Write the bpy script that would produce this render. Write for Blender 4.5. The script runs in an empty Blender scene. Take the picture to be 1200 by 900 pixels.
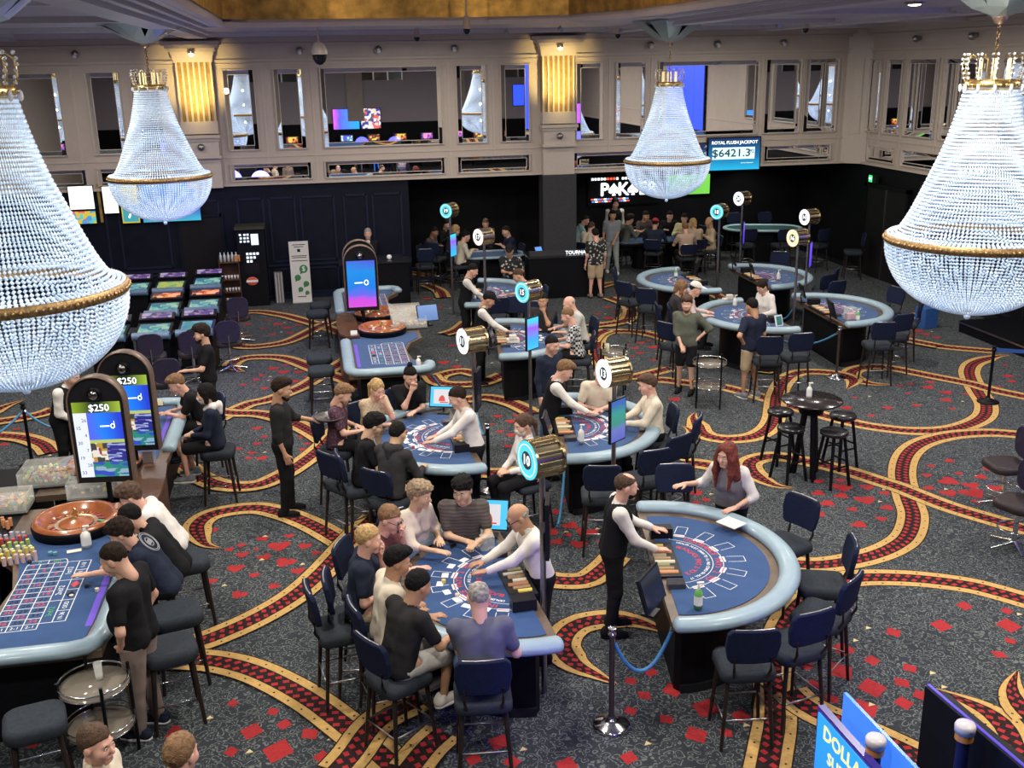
import bpy, math, random
import numpy as np
from mathutils import Vector, Matrix
PI = math.pi
rnd = random.Random(7)
scene = bpy.context.scene
COL = scene.collection

# ------------------------------------------------------------------ camera, world, lights, exposure
CAM_F, CAM_H = 1225.0, 5.5
PITCH, YAW, ROLL = math.radians(17.0), math.radians(10.4), math.radians(1.1)
cf = np.array([math.sin(YAW)*math.cos(PITCH), math.cos(YAW)*math.cos(PITCH), -math.sin(PITCH)])
cr0 = np.array([math.cos(YAW), -math.sin(YAW), 0.0])
cu0 = np.cross(cr0, cf)
cr = cr0*math.cos(ROLL) - cu0*math.sin(ROLL)
cu = np.cross(cr, cf)
CAMP = np.array([0.0, 0.0, CAM_H])
cam_data = bpy.data.cameras.new('camera')
cam_data.sensor_width = 36.0
cam_data.lens = CAM_F/1200*36.0
cam_data.clip_end = 200
cam = bpy.data.objects.new('camera', cam_data)
COL.objects.link(cam)
cam.matrix_world = Matrix(((cr[0], cu[0], -cf[0], 0), (cr[1], cu[1], -cf[1], 0), (cr[2], cu[2], -cf[2], CAM_H), (0, 0, 0, 1)))
scene.camera = cam

def at(px, py, z=0.0):
    """world point on the level plane of height z seen at a photo pixel (used to read floor plans off the photo)"""
    d = cf + cr*(px-600)/CAM_F - cu*(py-450)/CAM_F
    t = (z-CAM_H)/d[2]
    p = CAMP + d*t
    return Vector((p[0], p[1], z))
def atY(px, py, Y):
    d = cf + cr*(px-600)/CAM_F - cu*(py-450)/CAM_F
    p = CAMP + d*(Y/d[1]); return Vector(p)
def atX(px, py, X):
    d = cf + cr*(px-600)/CAM_F - cu*(py-450)/CAM_F
    p = CAMP + d*(X/d[0]); return Vector(p)

world = bpy.data.worlds.new('world'); scene.world = world
world.use_nodes = True
world.node_tree.nodes['Background'].inputs[0].default_value = (0.55, 0.6, 0.75, 1)
world.node_tree.nodes['Background'].inputs[1].default_value = 0.05
scene.view_settings.view_transform = 'Standard'
scene.view_settings.look = 'None'
scene.view_settings.gamma = 1
scene.view_settings.use_curve_mapping = False
scene.view_settings.exposure = 0.0

def area(x, y, z, size, power, col, rot=(0, 0, 0), name='ceiling_panel_light', spread=PI):
    l = bpy.data.lights.new(name, 'AREA'); l.shape = 'DISK'; l.size = size; l.energy = power; l.color = col; l.spread = spread
    o = bpy.data.objects.new(name, l); o.location = (x, y, z); o.rotation_euler = rot; COL.objects.link(o); return o
def point(x, y, z, power, col, r=0.1, name='lamp_light'):
    l = bpy.data.lights.new(name, 'POINT'); l.energy = power; l.color = col; l.shadow_soft_size = r
    o = bpy.data.objects.new(name, l); o.location = (x, y, z); COL.objects.link(o); return o
def spot(x, y, z, tx, ty, tz, power, col, ang=60, blend=0.6, r=0.06, name='spot_light'):
    l = bpy.data.lights.new(name, 'SPOT'); l.energy = power; l.color = col; l.spot_size = math.radians(ang); l.spot_blend = blend; l.shadow_soft_size = r
    o = bpy.data.objects.new(name, l); o.location = (x, y, z)
    o.rotation_euler = (Vector((tx, ty, tz))-Vector((x, y, z))).to_track_quat('-Z', 'Y').to_euler(); COL.objects.link(o); return o
WARM = (1.0, 0.86, 0.68); NEUT = (1.0, 0.93, 0.82); COOL = (0.8, 0.88, 1.0)
for gx in (-5.5, -0.5, 4.5, 9.5):
    for gy in (4.0, 9.0, 14.0, 19.0):
        area(gx+1.0, gy, 6.15, 0.5, 195 if gy < 18 else 150, NEUT)
area(2.5, 23.2, 6.1, 0.5, 95, NEUT); area(10, 23.2, 6.1, 0.5, 90, NEUT); area(-4.5, 23.2, 6.1, 0.5, 60, NEUT)
point(1.0, 16.5, 6.75, 28, (1, .72, .40), .15, 'coffer_fill_light'); point(3.6, 16.5, 6.75, 28, (1, .72, .40), .15, 'coffer_fill_light')  # unseen fill points added inside the coffer to brighten its gold sides
# lamps over the poker room
for lx, ly in ((4.3, 28.0), (8.6, 28.4), (10.8, 28.6), (12.6, 28.6)):
    area(lx, ly, 2.75, 0.3, 14, NEUT, spread=math.radians(140))
# blue accent light from the terminal island and the foreground slot bank
for lx, ly, lz, pw in ((-1.6, 18.6, 2.2, 45), (-2.2, 22.5, 2.6, 30), (-2.4, 14.5, 0.5, 14), (2.2, 5.2, 2.3, 10), (3.6, 5.6, 2.3, 10), (8.9, 9.6, 1.4, 14)):
    point(lx, ly, lz, pw, (0.12, 0.12, 1.0), 0.3, 'blue_accent_light')

spot(2.3, 4.9, 1.9, 1.6, 7.9, .7, 160, (.16, .10, 1), 50, .8, .15, 'slot_bank_glow')
spot(3.6, 4.9, 1.9, 4.6, 8.3, .7, 120, (.16, .12, 1), 50, .8, .15, 'slot_bank_glow')

# ------------------------------------------------------------------ materials
MATS = {}
def new_mat(name):
    m = bpy.data.materials.new(name); m.use_nodes = True
    nt = m.node_tree; return m, nt, nt.nodes['Principled BSDF']
def mat(name, col, rough=0.55, metal=0.0, emit=None, es=1.0, var=0.12, vs=18.0, bump=0.0, bs=60.0, coat=0.0, alpha=None, trans=0.0, sheen=0.0):
    if name in MATS: return MATS[name]
    m, nt, b = new_mat(name)
    b.inputs['Roughness'].default_value = rough; b.inputs['Metallic'].default_value = metal
    c4 = (*col, 1)
    if var > 0:
        tc = nt.nodes.new('ShaderNodeTexCoord'); no = nt.nodes.new('ShaderNodeTexNoise'); no.inputs['Scale'].default_value = vs; no.inputs['Detail'].default_value = 3
        nt.links.new(tc.outputs['Object'], no.inputs['Vector'])
        rp = nt.nodes.new('ShaderNodeValToRGB'); rp.color_ramp.elements[0].position = 0.3; rp.color_ramp.elements[1].position = 0.7
        rp.color_ramp.elements[0].color = (*[c*(1-var) for c in col], 1); rp.color_ramp.elements[1].color = (*[min(1, c*(1+var)) for c in col], 1)
        nt.links.new(no.outputs['Fac'], rp.inputs['Fac']); nt.links.new(rp.outputs['Color'], b.inputs['Base Color'])
        if bump > 0:
            n2 = nt.nodes.new('ShaderNodeTexNoise'); n2.inputs['Scale'].default_value = bs; nt.links.new(tc.outputs['Object'], n2.inputs['Vector'])
            bp = nt.nodes.new('ShaderNodeBump'); bp.inputs['Strength'].default_value = bump; bp.inputs['Distance'].default_value = 0.01
            nt.links.new(n2.outputs['Fac'], bp.inputs['Height']); nt.links.new(bp.outputs['Normal'], b.inputs['Normal'])
    else: b.inputs['Base Color'].default_value = c4
    if max(col) < .06 and metal < .1 and rough > .25 and not emit: b.inputs['Specular IOR Level'].default_value = .16
    if emit: b.inputs['Emission Color'].default_value = (*emit, 1); b.inputs['Emission Strength'].default_value = es
    if coat: b.inputs['Coat Weight'].default_value = coat; b.inputs['Coat Roughness'].default_value = 0.12
    if sheen: b.inputs['Sheen Weight'].default_value = sheen
    if trans: b.inputs['Transmission Weight'].default_value = trans
    if alpha is not None: b.inputs['Alpha'].default_value = alpha
    MATS[name] = m; return m
def glow(name, col, s): return mat(name, (0.02, 0.02, 0.02), 0.4, emit=col, es=s, var=0)
def gradient_screen(name, stops, axis='Z', s=1.6, lo=-0.5, hi=0.5, wob=0.25):
    """a lit screen showing a soft colour wash"""
    if name in MATS: return MATS[name]
    m, nt, b = new_mat(name)
    tc = nt.nodes.new('ShaderNodeTexCoord'); sp = nt.nodes.new('ShaderNodeSeparateXYZ'); nt.links.new(tc.outputs['Object'], sp.inputs[0])
    mr = nt.nodes.new('ShaderNodeMapRange'); mr.inputs['From Min'].default_value = lo; mr.inputs['From Max'].default_value = hi
    nt.links.new(sp.outputs[axis], mr.inputs['Value'])
    no = nt.nodes.new('ShaderNodeTexNoise'); no.inputs['Scale'].default_value = 3.0; no.inputs['Detail'].default_value = 1; nt.links.new(tc.outputs['Object'], no.inputs['Vector'])
    ma = nt.nodes.new('ShaderNodeMath'); ma.operation = 'MULTIPLY_ADD'; ma.inputs[1].default_value = wob; nt.links.new(no.outputs['Fac'], ma.inputs[0]); nt.links.new(mr.outputs[0], ma.inputs[2])
    rp = nt.nodes.new('ShaderNodeValToRGB'); el = rp.color_ramp.elements
    while len(el) < len(stops): el.new(0.5)
    for e, (p, c) in zip(el, stops): e.position = p; e.color = (*c, 1)
    nt.links.new(ma.outputs[0], rp.inputs['Fac'])
    b.inputs['Base Color'].default_value = (0.01, 0.01, 0.01, 1); b.inputs['Roughness'].default_value = 0.2
    nt.links.new(rp.outputs['Color'], b.inputs['Emission Color']); b.inputs['Emission Strength'].default_value = s
    MATS[name] = m; return m
def mosaic_screen(name, scale, cols, s=1.5):
    """a lit screen with blocks of picture too small to read"""
    if name in MATS: return MATS[name]
    m, nt, b = new_mat(name)
    tc = nt.nodes.new('ShaderNodeTexCoord'); mp = nt.nodes.new('ShaderNodeMapping'); mp.inputs['Scale'].default_value = scale
    nt.links.new(tc.outputs['Object'], mp.inputs['Vector'])
    vo = nt.nodes.new('ShaderNodeTexVoronoi'); vo.distance = 'CHEBYCHEV'; vo.inputs['Scale'].default_value = 1.0; nt.links.new(mp.outputs[0], vo.inputs['Vector'])
    rp = nt.nodes.new('ShaderNodeValToRGB'); rp.color_ramp.interpolation = 'CONSTANT'; el = rp.color_ramp.elements
    while len(el) < len(cols): el.new(0.5)
    for i, (e, c) in enumerate(zip(el, cols)): e.position = i/len(cols)*0.8+0.1*(i > 0); e.color = (*c, 1)
    sx = nt.nodes.new('ShaderNodeSeparateColor'); nt.links.new(vo.outputs['Color'], sx.inputs[0]); nt.links.new(sx.outputs[0], rp.inputs['Fac'])
    b.inputs['Base Color'].default_value = (0.01, 0.01, 0.01, 1); nt.links.new(rp.outputs['Color'], b.inputs['Emission Color']); b.inputs['Emission Strength'].default_value = s
    MATS[name] = m; return m

M_cream = mat('cream_plaster', (0.47, 0.40, 0.345), 0.6, var=0.04, vs=3, bump=0.05)
M_creamtrim = mat('cream_moulding', (0.50, 0.43, 0.37), 0.5, var=0.04)
M_ceil = mat('ceiling_plaster', (0.50, 0.47, 0.52), 0.6, var=0.04, vs=4)
M_gold = mat('gold_leaf', (0.55, 0.36, 0.10), 0.35, 0.6, var=0.4, vs=5, bump=0.2, bs=20)
M_brass = mat('brass', (0.65, 0.45, 0.18), 0.3, 1.0, var=0.25, vs=30)
M_navywall = mat('navy_panelling', (0.005, 0.007, 0.016), 0.5, var=0.2, vs=4)
M_blackwall = mat('black_panelling', (0.004, 0.004, 0.006), 0.6, var=0.2, vs=4)
M_black = mat('black_laminate', (0.004, 0.004, 0.006), 0.5, var=0.2)
M_blackpl = mat('black_plastic', (0.012, 0.012, 0.015), 0.35, var=0.1)
M_chrome = mat('chrome', (0.75, 0.75, 0.78), 0.12, 1.0, var=0.05)
M_steel = mat('brushed_steel', (0.42, 0.40, 0.42), 0.3, 1.0, var=0.1)
M_mirror = mat('mirror_glass', (0.92, 0.93, 0.95), 0.01, 1.0, var=0)
M_rail = mat('light_blue_padded_vinyl', (0.25, 0.35, 0.42), 0.45, var=0.06, vs=9, coat=0.15)
M_felt = mat('blue_felt', (0.012, 0.054, 0.170), 0.9, var=0.10, vs=6, bump=0.15, bs=300, sheen=0.1)
M_track = mat('brown_wood_racetrack', (0.10, 0.065, 0.042), 0.4, var=0.2, vs=12)
M_wood = mat('dark_walnut', (0.10, 0.045, 0.022), 0.3, var=0.35, vs=14, coat=0.3)
M_wheelwood = mat('polished_mahogany', (0.32, 0.10, 0.035), 0.22, var=0.25, vs=8, coat=0.6)
M_navyfab = mat('navy_chair_fabric', (0.009, 0.014, 0.038), 0.85, var=0.15, vs=40, bump=0.1, bs=200)
M_greyfab = mat('grey_seat_fabric', (0.026, 0.032, 0.042), 0.85, var=0.15, vs=40, bump=0.1, bs=200)
M_legwood = mat('black_brown_chair_leg', (0.025, 0.018, 0.016), 0.4, var=0.2)
M_white = mat('white_print', (0.75, 0.78, 0.8), 0.7, var=0)
M_red = mat('red_print', (0.55, 0.05, 0.07), 0.7, var=0)
M_greenp = mat('green_print', (0.08, 0.4, 0.12), 0.7, var=0)
M_blackp = mat('black_print', (0.01, 0.01, 0.015), 0.7, var=0)
M_purple = mat('violet_print', (0.12, 0.06, 0.5), 0.7, var=0)
M_rope = mat('blue_velvet_rope', (0.05, 0.22, 0.42), 0.6, var=0.15, vs=60)
M_wline = glow('white_lit_lettering', (0.9, 0.95, 1.0), 2.2)

# ------------------------------------------------------------------ mesh helpers
class MB:
    """collects shapes for ONE mesh object"""
    def __init__(s): s.v = []; s.f = []; s.m = []; s.sm = []
    def add(s, vs, fs, mi=0, smooth=False):
        b = len(s.v); s.v += [tuple(p) for p in vs]
        for f in fs: s.f.append(tuple(i+b for i in f)); s.m.append(mi); s.sm.append(smooth)
    def box(s, cx, cy, cz, sx, sy, sz, rz=0.0, mi=0, rx=0.0):
        vs = []
        R = Matrix.Rotation(rz, 3, 'Z') @ Matrix.Rotation(rx, 3, 'X')
        for dx, dy, dz in ((-1,-1,-1),(1,-1,-1),(1,1,-1),(-1,1,-1),(-1,-1,1),(1,-1,1),(1,1,1),(-1,1,1)):
            p = R @ Vector((dx*sx/2, dy*sy/2, dz*sz/2)); vs.append((cx+p.x, cy+p.y, cz+p.z))
        s.add(vs, ((0,3,2,1),(4,5,6,7),(0,1,5,4),(1,2,6,5),(2,3,7,6),(3,0,4,7)), mi); return s
    def cyl(s, a, b, r0, r1=None, n=10, mi=0, caps=True, smooth=True):
        r1 = r0 if r1 is None else r1
        a = Vector(a); b = Vector(b); d = (b-a).normalized()
        u = d.orthogonal().normalized(); w = d.cross(u)
        vs = []
        for c, r in ((a, r0), (b, r1)):
            for i in range(n):
                t = 2*PI*i/n; vs.append(c+u*(r*math.cos(t))+w*(r*math.sin(t)))
        s.add(vs, [(i, (i+1) % n, n+(i+1) % n, n+i) for i in range(n)], mi, smooth)
        if caps: s.add(vs, [tuple(range(n-1, -1, -1)), tuple(range(n, 2*n))], mi)
        return s
    def tube(s, pts, r, n=8, closed=False, mi=0, sec=None):
        pts = [Vector(p) for p in pts]; L = len(pts); vs = []
        sec = sec or [(r*math.cos(2*PI*i/n), r*math.sin(2*PI*i/n)) for i in range(n)]; n = len(sec)
        up = Vector((0, 0, 1)); d0 = (pts[1]-pts[0]).normalized()
        if abs(d0.z) > 0.9: up = Vector((0, 1, 0))
        for k, p in enumerate(pts):
            if closed: d = pts[(k+1) % L]-pts[k-1]
            else: d = pts[min(k+1, L-1)]-pts[max(k-1, 0)]
            d.normalize(); sd = d.cross(up).normalized(); u2 = sd.cross(d)
            for a, b in sec: vs.append(p+sd*a+u2*b)
        fs = []
        for k in range(L if closed else L-1):
            o = k*n; q = ((k+1) % L)*n
            fs += [(o+i, o+(i+1) % n, q+(i+1) % n, q+i) for i in range(n)]
        s.add(vs, fs, mi, True)
        if not closed: s.add(vs, [tuple(range(n-1, -1, -1)), tuple(range((L-1)*n, L*n))], mi)
        return s
    def lathe(s, prof, n=24, c=(0, 0, 0), mi=0, smooth=True):
        vs = []; k = len(prof)
        for i in range(n):
            t = 2*PI*i/n
            for r, z in prof: vs.append((c[0]+r*math.cos(t), c[1]+r*math.sin(t), c[2]+z))
        fs = []
        for i in range(n):
            j = (i+1) % n
            for q in range(k-1): fs.append((i*k+q, j*k+q, j*k+q+1, i*k+q+1))
        s.add(vs, fs, mi, smooth); return s
    def prism(s, poly, z0, z1, mi=0, side=None):
        n = len(poly); vs = [(x, y, z0) for x, y in poly]+[(x, y, z1) for x, y in poly]
        s.add(vs, [tuple(range(n-1, -1, -1)), tuple(range(n, 2*n))], mi)
        s.add(vs, [(i, (i+1) % n, n+(i+1) % n, n+i) for i in range(n)], mi if side is None else side); return s
    def sphere(s, c, r, n=10, mi=0, sc=(1, 1, 1), z0=-1.0, z1=1.0):
        k = max(4, n//2+1); prof = []
        for q in range(k+1):
            ph = math.asin(z0)+(math.asin(z1)-math.asin(z0))*q/k; prof.append((r*math.cos(ph), r*math.sin(ph)))
        vs = []
        for i in range(n):
            t = 2*PI*i/n
            for rr, z in prof: vs.append((c[0]+sc[0]*rr*math.cos(t), c[1]+sc[1]*rr*math.sin(t), c[2]+sc[2]*z))
        kk = k+1; fs = [(i*kk+q, ((i+1) % n)*kk+q, ((i+1) % n)*kk+q+1, i*kk+q+1) for i in range(n) for q in range(k)]
        s.add(vs, fs, mi, True); return s
    def quad(s, a, b, c, d, mi=0): s.add([a, b, c, d], [(0, 1, 2, 3)], mi); return s
    def mesh(s, name, mats):
        me = bpy.data.meshes.new(name); me.from_pydata(s.v, [], s.f)
        mats = mats if isinstance(mats, (list, tuple)) else [mats]
        for m in mats: me.materials.append(m)
        me.polygons.foreach_set('material_index', s.m); me.polygons.foreach_set('use_smooth', s.sm)
        me.update(); return me
    def build(s, name, mats, parent=None, loc=None, rotz=None, bevel=0.0):
        me = s.mesh(name, mats); o = bpy.data.objects.new(name, me); COL.objects.link(o)
        if parent: o.parent = parent
        if loc is not None: o.location = loc
        if rotz is not None: o.rotation_euler = (0, 0, rotz)
        if bevel:
            bv = o.modifiers.new('bevel', 'BEVEL'); bv.width = bevel; bv.segments = 2; bv.limit_method = 'ANGLE'
        return o
def tag(o, label=None, cat=None, group=None, kind=None):
    if label: o['label'] = label
    if cat: o['category'] = cat
    if group: o['group'] = group
    if kind: o['kind'] = kind
    return o
def thing(name, label, cat, loc=(0, 0, 0), rotz=0.0, group=None):
    o = bpy.data.objects.new(name, None); COL.objects.link(o); o.empty_display_size = 0.1
    o.location = loc; o.rotation_euler = (0, 0, rotz); tag(o, label, cat, group); return o
KIDS = {}
def copy_tree(o, parent=None):
    c = o.copy(); COL.objects.link(c)
    if parent: c.parent = parent
    for ch in [k for k in o.children]: copy_tree(ch, c)
    return c
def dup(root, loc, rotz, label=None, group=None):
    c = copy_tree(root); c.location = loc; c.rotation_euler = (0, 0, rotz)
    if label: c['label'] = label
    if group: c['group'] = group
    return c
def struct(name, mb, m, parent=None, **kw):
    o = mb.build(name, m, parent, **kw)
    if parent is None: o['kind'] = 'structure'
    return o
TXT = {}
def text_mesh(s, size=1.0):
    """flat lettering as plain geometry, centred, 1 unit high; returns verts, faces"""
    if s in TXT: return TXT[s]
    cu_ = bpy.data.curves.new('lettering', 'FONT'); cu_.body = s; cu_.size = 1.0; cu_.align_x = 'CENTER'; cu_.align_y = 'CENTER'; cu_.resolution_u = 2
    o = bpy.data.objects.new('lettering', cu_); COL.objects.link(o)
    dg = bpy.context.evaluated_depsgraph_get(); me = bpy.data.meshes.new_from_object(o.evaluated_get(dg))
    v = [tuple(p.co) for p in me.vertices]; f = [tuple(p.vertices) for p in me.polygons]
    bpy.data.objects.remove(o); bpy.data.meshes.remove(me); bpy.data.curves.remove(cu_)
    TXT[s] = (v, f); return TXT[s]
def put_text(mb, s, org, ux, uy, size, mi=0, bold=0.0, sx=1.0):
    """lettering on a plane with origin org and axes ux, uy"""
    v, f = text_mesh(s); org = Vector(org); ux = Vector(ux).normalized(); uy = Vector(uy).normalized()
    offs = [(0, 0)] if not bold else [(-bold, 0), (bold, 0), (0, bold), (0, -bold)]
    nn = ux.cross(uy)
    for k, (a, b) in enumerate(offs):
        mb.add([org+ux*((p[0]*sx+a)*size)+uy*((p[1]+b)*size)+nn*(0.0003*k) for p in v], f, mi)
# ------------------------------------------------------------------ the setting: floor, carpet pattern, walls, ceiling
XL, XR, YB, YF, ZC, ZB = -12.0, 14.25, 26.2, -9.0, 6.3, 2.83
m, nt, b = new_mat('vine_pattern_carpet')
tc = nt.nodes.new('ShaderNodeTexCoord'); N = nt.nodes.new
mp = N('ShaderNodeMapping'); nt.links.new(tc.outputs['Object'], mp.inputs['Vector'])
no = N('ShaderNodeTexNoise'); no.inputs['Scale'].default_value = 9; no.inputs['Detail'].default_value = 1; nt.links.new(mp.outputs[0], no.inputs['Vector'])
vm = N('ShaderNodeVectorMath'); vm.operation = 'MULTIPLY_ADD'; vm.inputs[1].default_value = (0.10, 0.10, 0)
nt.links.new(no.outputs['Color'], vm.inputs[0]); nt.links.new(mp.outputs[0], vm.inputs[2])
vo = N('ShaderNodeTexVoronoi'); vo.feature = 'DISTANCE_TO_EDGE'; vo.inputs['Scale'].default_value = 17; nt.links.new(vm.outputs[0], vo.inputs['Vector'])
v2 = N('ShaderNodeTexVoronoi'); v2.feature = 'F1'; v2.inputs['Scale'].default_value = 17; nt.links.new(vm.outputs[0], v2.inputs['Vector'])
ml = N('ShaderNodeMath'); ml.operation = 'MULTIPLY'; ml.inputs[1].default_value = 15; nt.links.new(v2.outputs['Distance'], ml.inputs[0])
sn = N('ShaderNodeMath'); sn.operation = 'SINE'; nt.links.new(ml.outputs[0], sn.inputs[0])
rp = N('ShaderNodeValToRGB'); rp.color_ramp.elements[0].position = 0.03; rp.color_ramp.elements[1].position = 0.09
rp.color_ramp.elements[0].color = (0.0, 0.0, 0.0, 1); rp.color_ramp.elements[1].color = (1, 1, 1, 1)
nt.links.new(vo.outputs['Distance'], rp.inputs['Fac'])
r2 = N('ShaderNodeValToRGB'); r2.color_ramp.elements[0].position = 0.15; r2.color_ramp.elements[1].position = 0.75
nt.links.new(sn.outputs[0], r2.inputs['Fac'])
mu = N('ShaderNodeMath'); mu.operation = 'MULTIPLY'; nt.links.new(rp.outputs['Color'], mu.inputs[0]); nt.links.new(r2.outputs['Color'], mu.inputs[1])
mx = N('ShaderNodeMixRGB'); mx.inputs['Color1'].default_value = (0.018, 0.023, 0.032, 1); mx.inputs['Color2'].default_value = (0.128, 0.142, 0.138, 1)
nt.links.new(mu.outputs[0], mx.inputs['Fac']); nt.links.new(mx.outputs[0], b.inputs['Base Color'])
n3 = N('ShaderNodeTexNoise'); n3.inputs['Scale'].default_value = 240; nt.links.new(tc.outputs['Object'], n3.inputs['Vector'])
bp = N('ShaderNodeBump'); bp.inputs['Strength'].default_value = 0.3; bp.inputs['Distance'].default_value = 0.005; nt.links.new(n3.outputs['Fac'], bp.inputs['Height']); nt.links.new(bp.outputs[0], b.inputs['Normal'])
b.inputs['Roughness'].default_value = 0.95
M_carpet = m
floor = struct('floor', MB().box((XL+XR)/2, 11.2, -0.1, XR-XL, 40.4, 0.2), M_carpet)

M_cgold = mat('gold_carpet_pile', (0.50, 0.31, 0.10), 0.95, var=0.15, vs=30)
M_cdark = mat('black_carpet_pile', (0.022, 0.013, 0.013), 0.95, var=0.2, vs=30)
M_cred = mat('red_carpet_pile', (0.34, 0.014, 0.018), 0.95, var=0.2, vs=30)
def catmull(P, step=0.08):
    P = [Vector((p[0], p[1])) for p in P]
    Q = [P[0]*2-P[1]]+P+[P[-1]*2-P[-2]]; out = []
    for i in range(1, len(Q)-2):
        a, b_, c, d = Q[i-1:i+3]; n = max(2, int((c-b_).length/step))
        for k in range(n):
            t = k/n
            out.append(0.5*((2*b_)+(c-a)*t+(2*a-5*b_+4*c-d)*t*t+(3*b_-a-3*c+d)*t*t*t))
    out.append(P[-1]); return out
RIB = [0]
def ribbon(pix, W=0.37, tap=(0, 0), hearts=False):
    """one woven border band of the carpet: gold edges with dark dots, black core with red diamonds"""
    C = catmull([at(x, y) for x, y in pix]); z = 0.0012+0.0008*RIB[0]; RIB[0] += 1
    n = len(C); L = [0.0]
    for i in range(1, n): L.append(L[-1]+(C[i]-C[i-1]).length)
    def frame(s):
        s = min(max(s, 0), L[-1]-1e-4)
        i = next(j for j in range(1, n) if L[j] > s); t = (s-L[i-1])/(L[i]-L[i-1]); p = C[i-1].lerp(C[i], t)
        d = (C[min(i+1, n-1)]-C[max(i-2, 0)]).normalized(); return p, d, Vector((-d.y, d.x))
    def wid(s):
        w = 1.0
        if tap[0]: w = min(w, 0.08+s/0.7)
        if tap[1]: w = min(w, 0.08+(L[-1]-s)/0.7)
        return w
    mb = MB(); N_ = max(6, int(L[-1]/0.09))
    for hw, mi, dz in ((0.535*W, 1, 0), (0.5*W, 0, .0001), (0.25*W, 1, .0002)):
        vs = []
        for k in range(N_+1):
            s = L[-1]*k/N_; p, d, nn = frame(s); w = hw*wid(s)
            vs += [(p.x+nn.x*w, p.y+nn.y*w, z+dz), (p.x-nn.x*w, p.y-nn.y*w, z+dz)]
        mb.add(vs, [(2*k+1, 2*k+3, 2*k+2, 2*k) for k in range(N_)], mi)
    s = 0.06; k = 0; pitch = 0.105*W/0.37
    while s < L[-1]-0.05:
        p, d, nn = frame(s); w = wid(s); h = W*0.10*w; r = pitch*0.36
        for sd in (-1, 1):
            o = sd*W*0.125*w; q = p+d*(pitch*0.5 if sd > 0 else 0)+nn*o; zz = z+.0003
            pts = [q+d*r+nn*h*0.25, q+nn*h, q-d*r-nn*h*0.25, q-nn*h]
            mb.add([(a.x, a.y, zz) for a in pts], [(3, 2, 1, 0)] if False else [(0, 1, 2, 3)], 2)
        if k % 2 == 0 and w > 0.6:
            for sd in (-1, 1):
                q = p+nn*(sd*W*0.375); e = 0.014
                mb.add([(q.x+e, q.y, z+.0003), (q.x, q.y+e, z+.0003), (q.x-e, q.y, z+.0003), (q.x, q.y-e, z+.0003)], [(0, 1, 2, 3)], 1)
                q = p+nn*(sd*W*0.56); e = 0.005
                mb.add([(q.x+e, q.y, z+.0003), (q.x, q.y+e, z+.0003), (q.x-e, q.y, z+.0003), (q.x, q.y-e, z+.0003)], [(0, 1, 2, 3)], 0)
        s += pitch; k += 1
    o = mb.build('carpet_border', [M_cgold, M_cdark, M_cred], floor)
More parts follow.
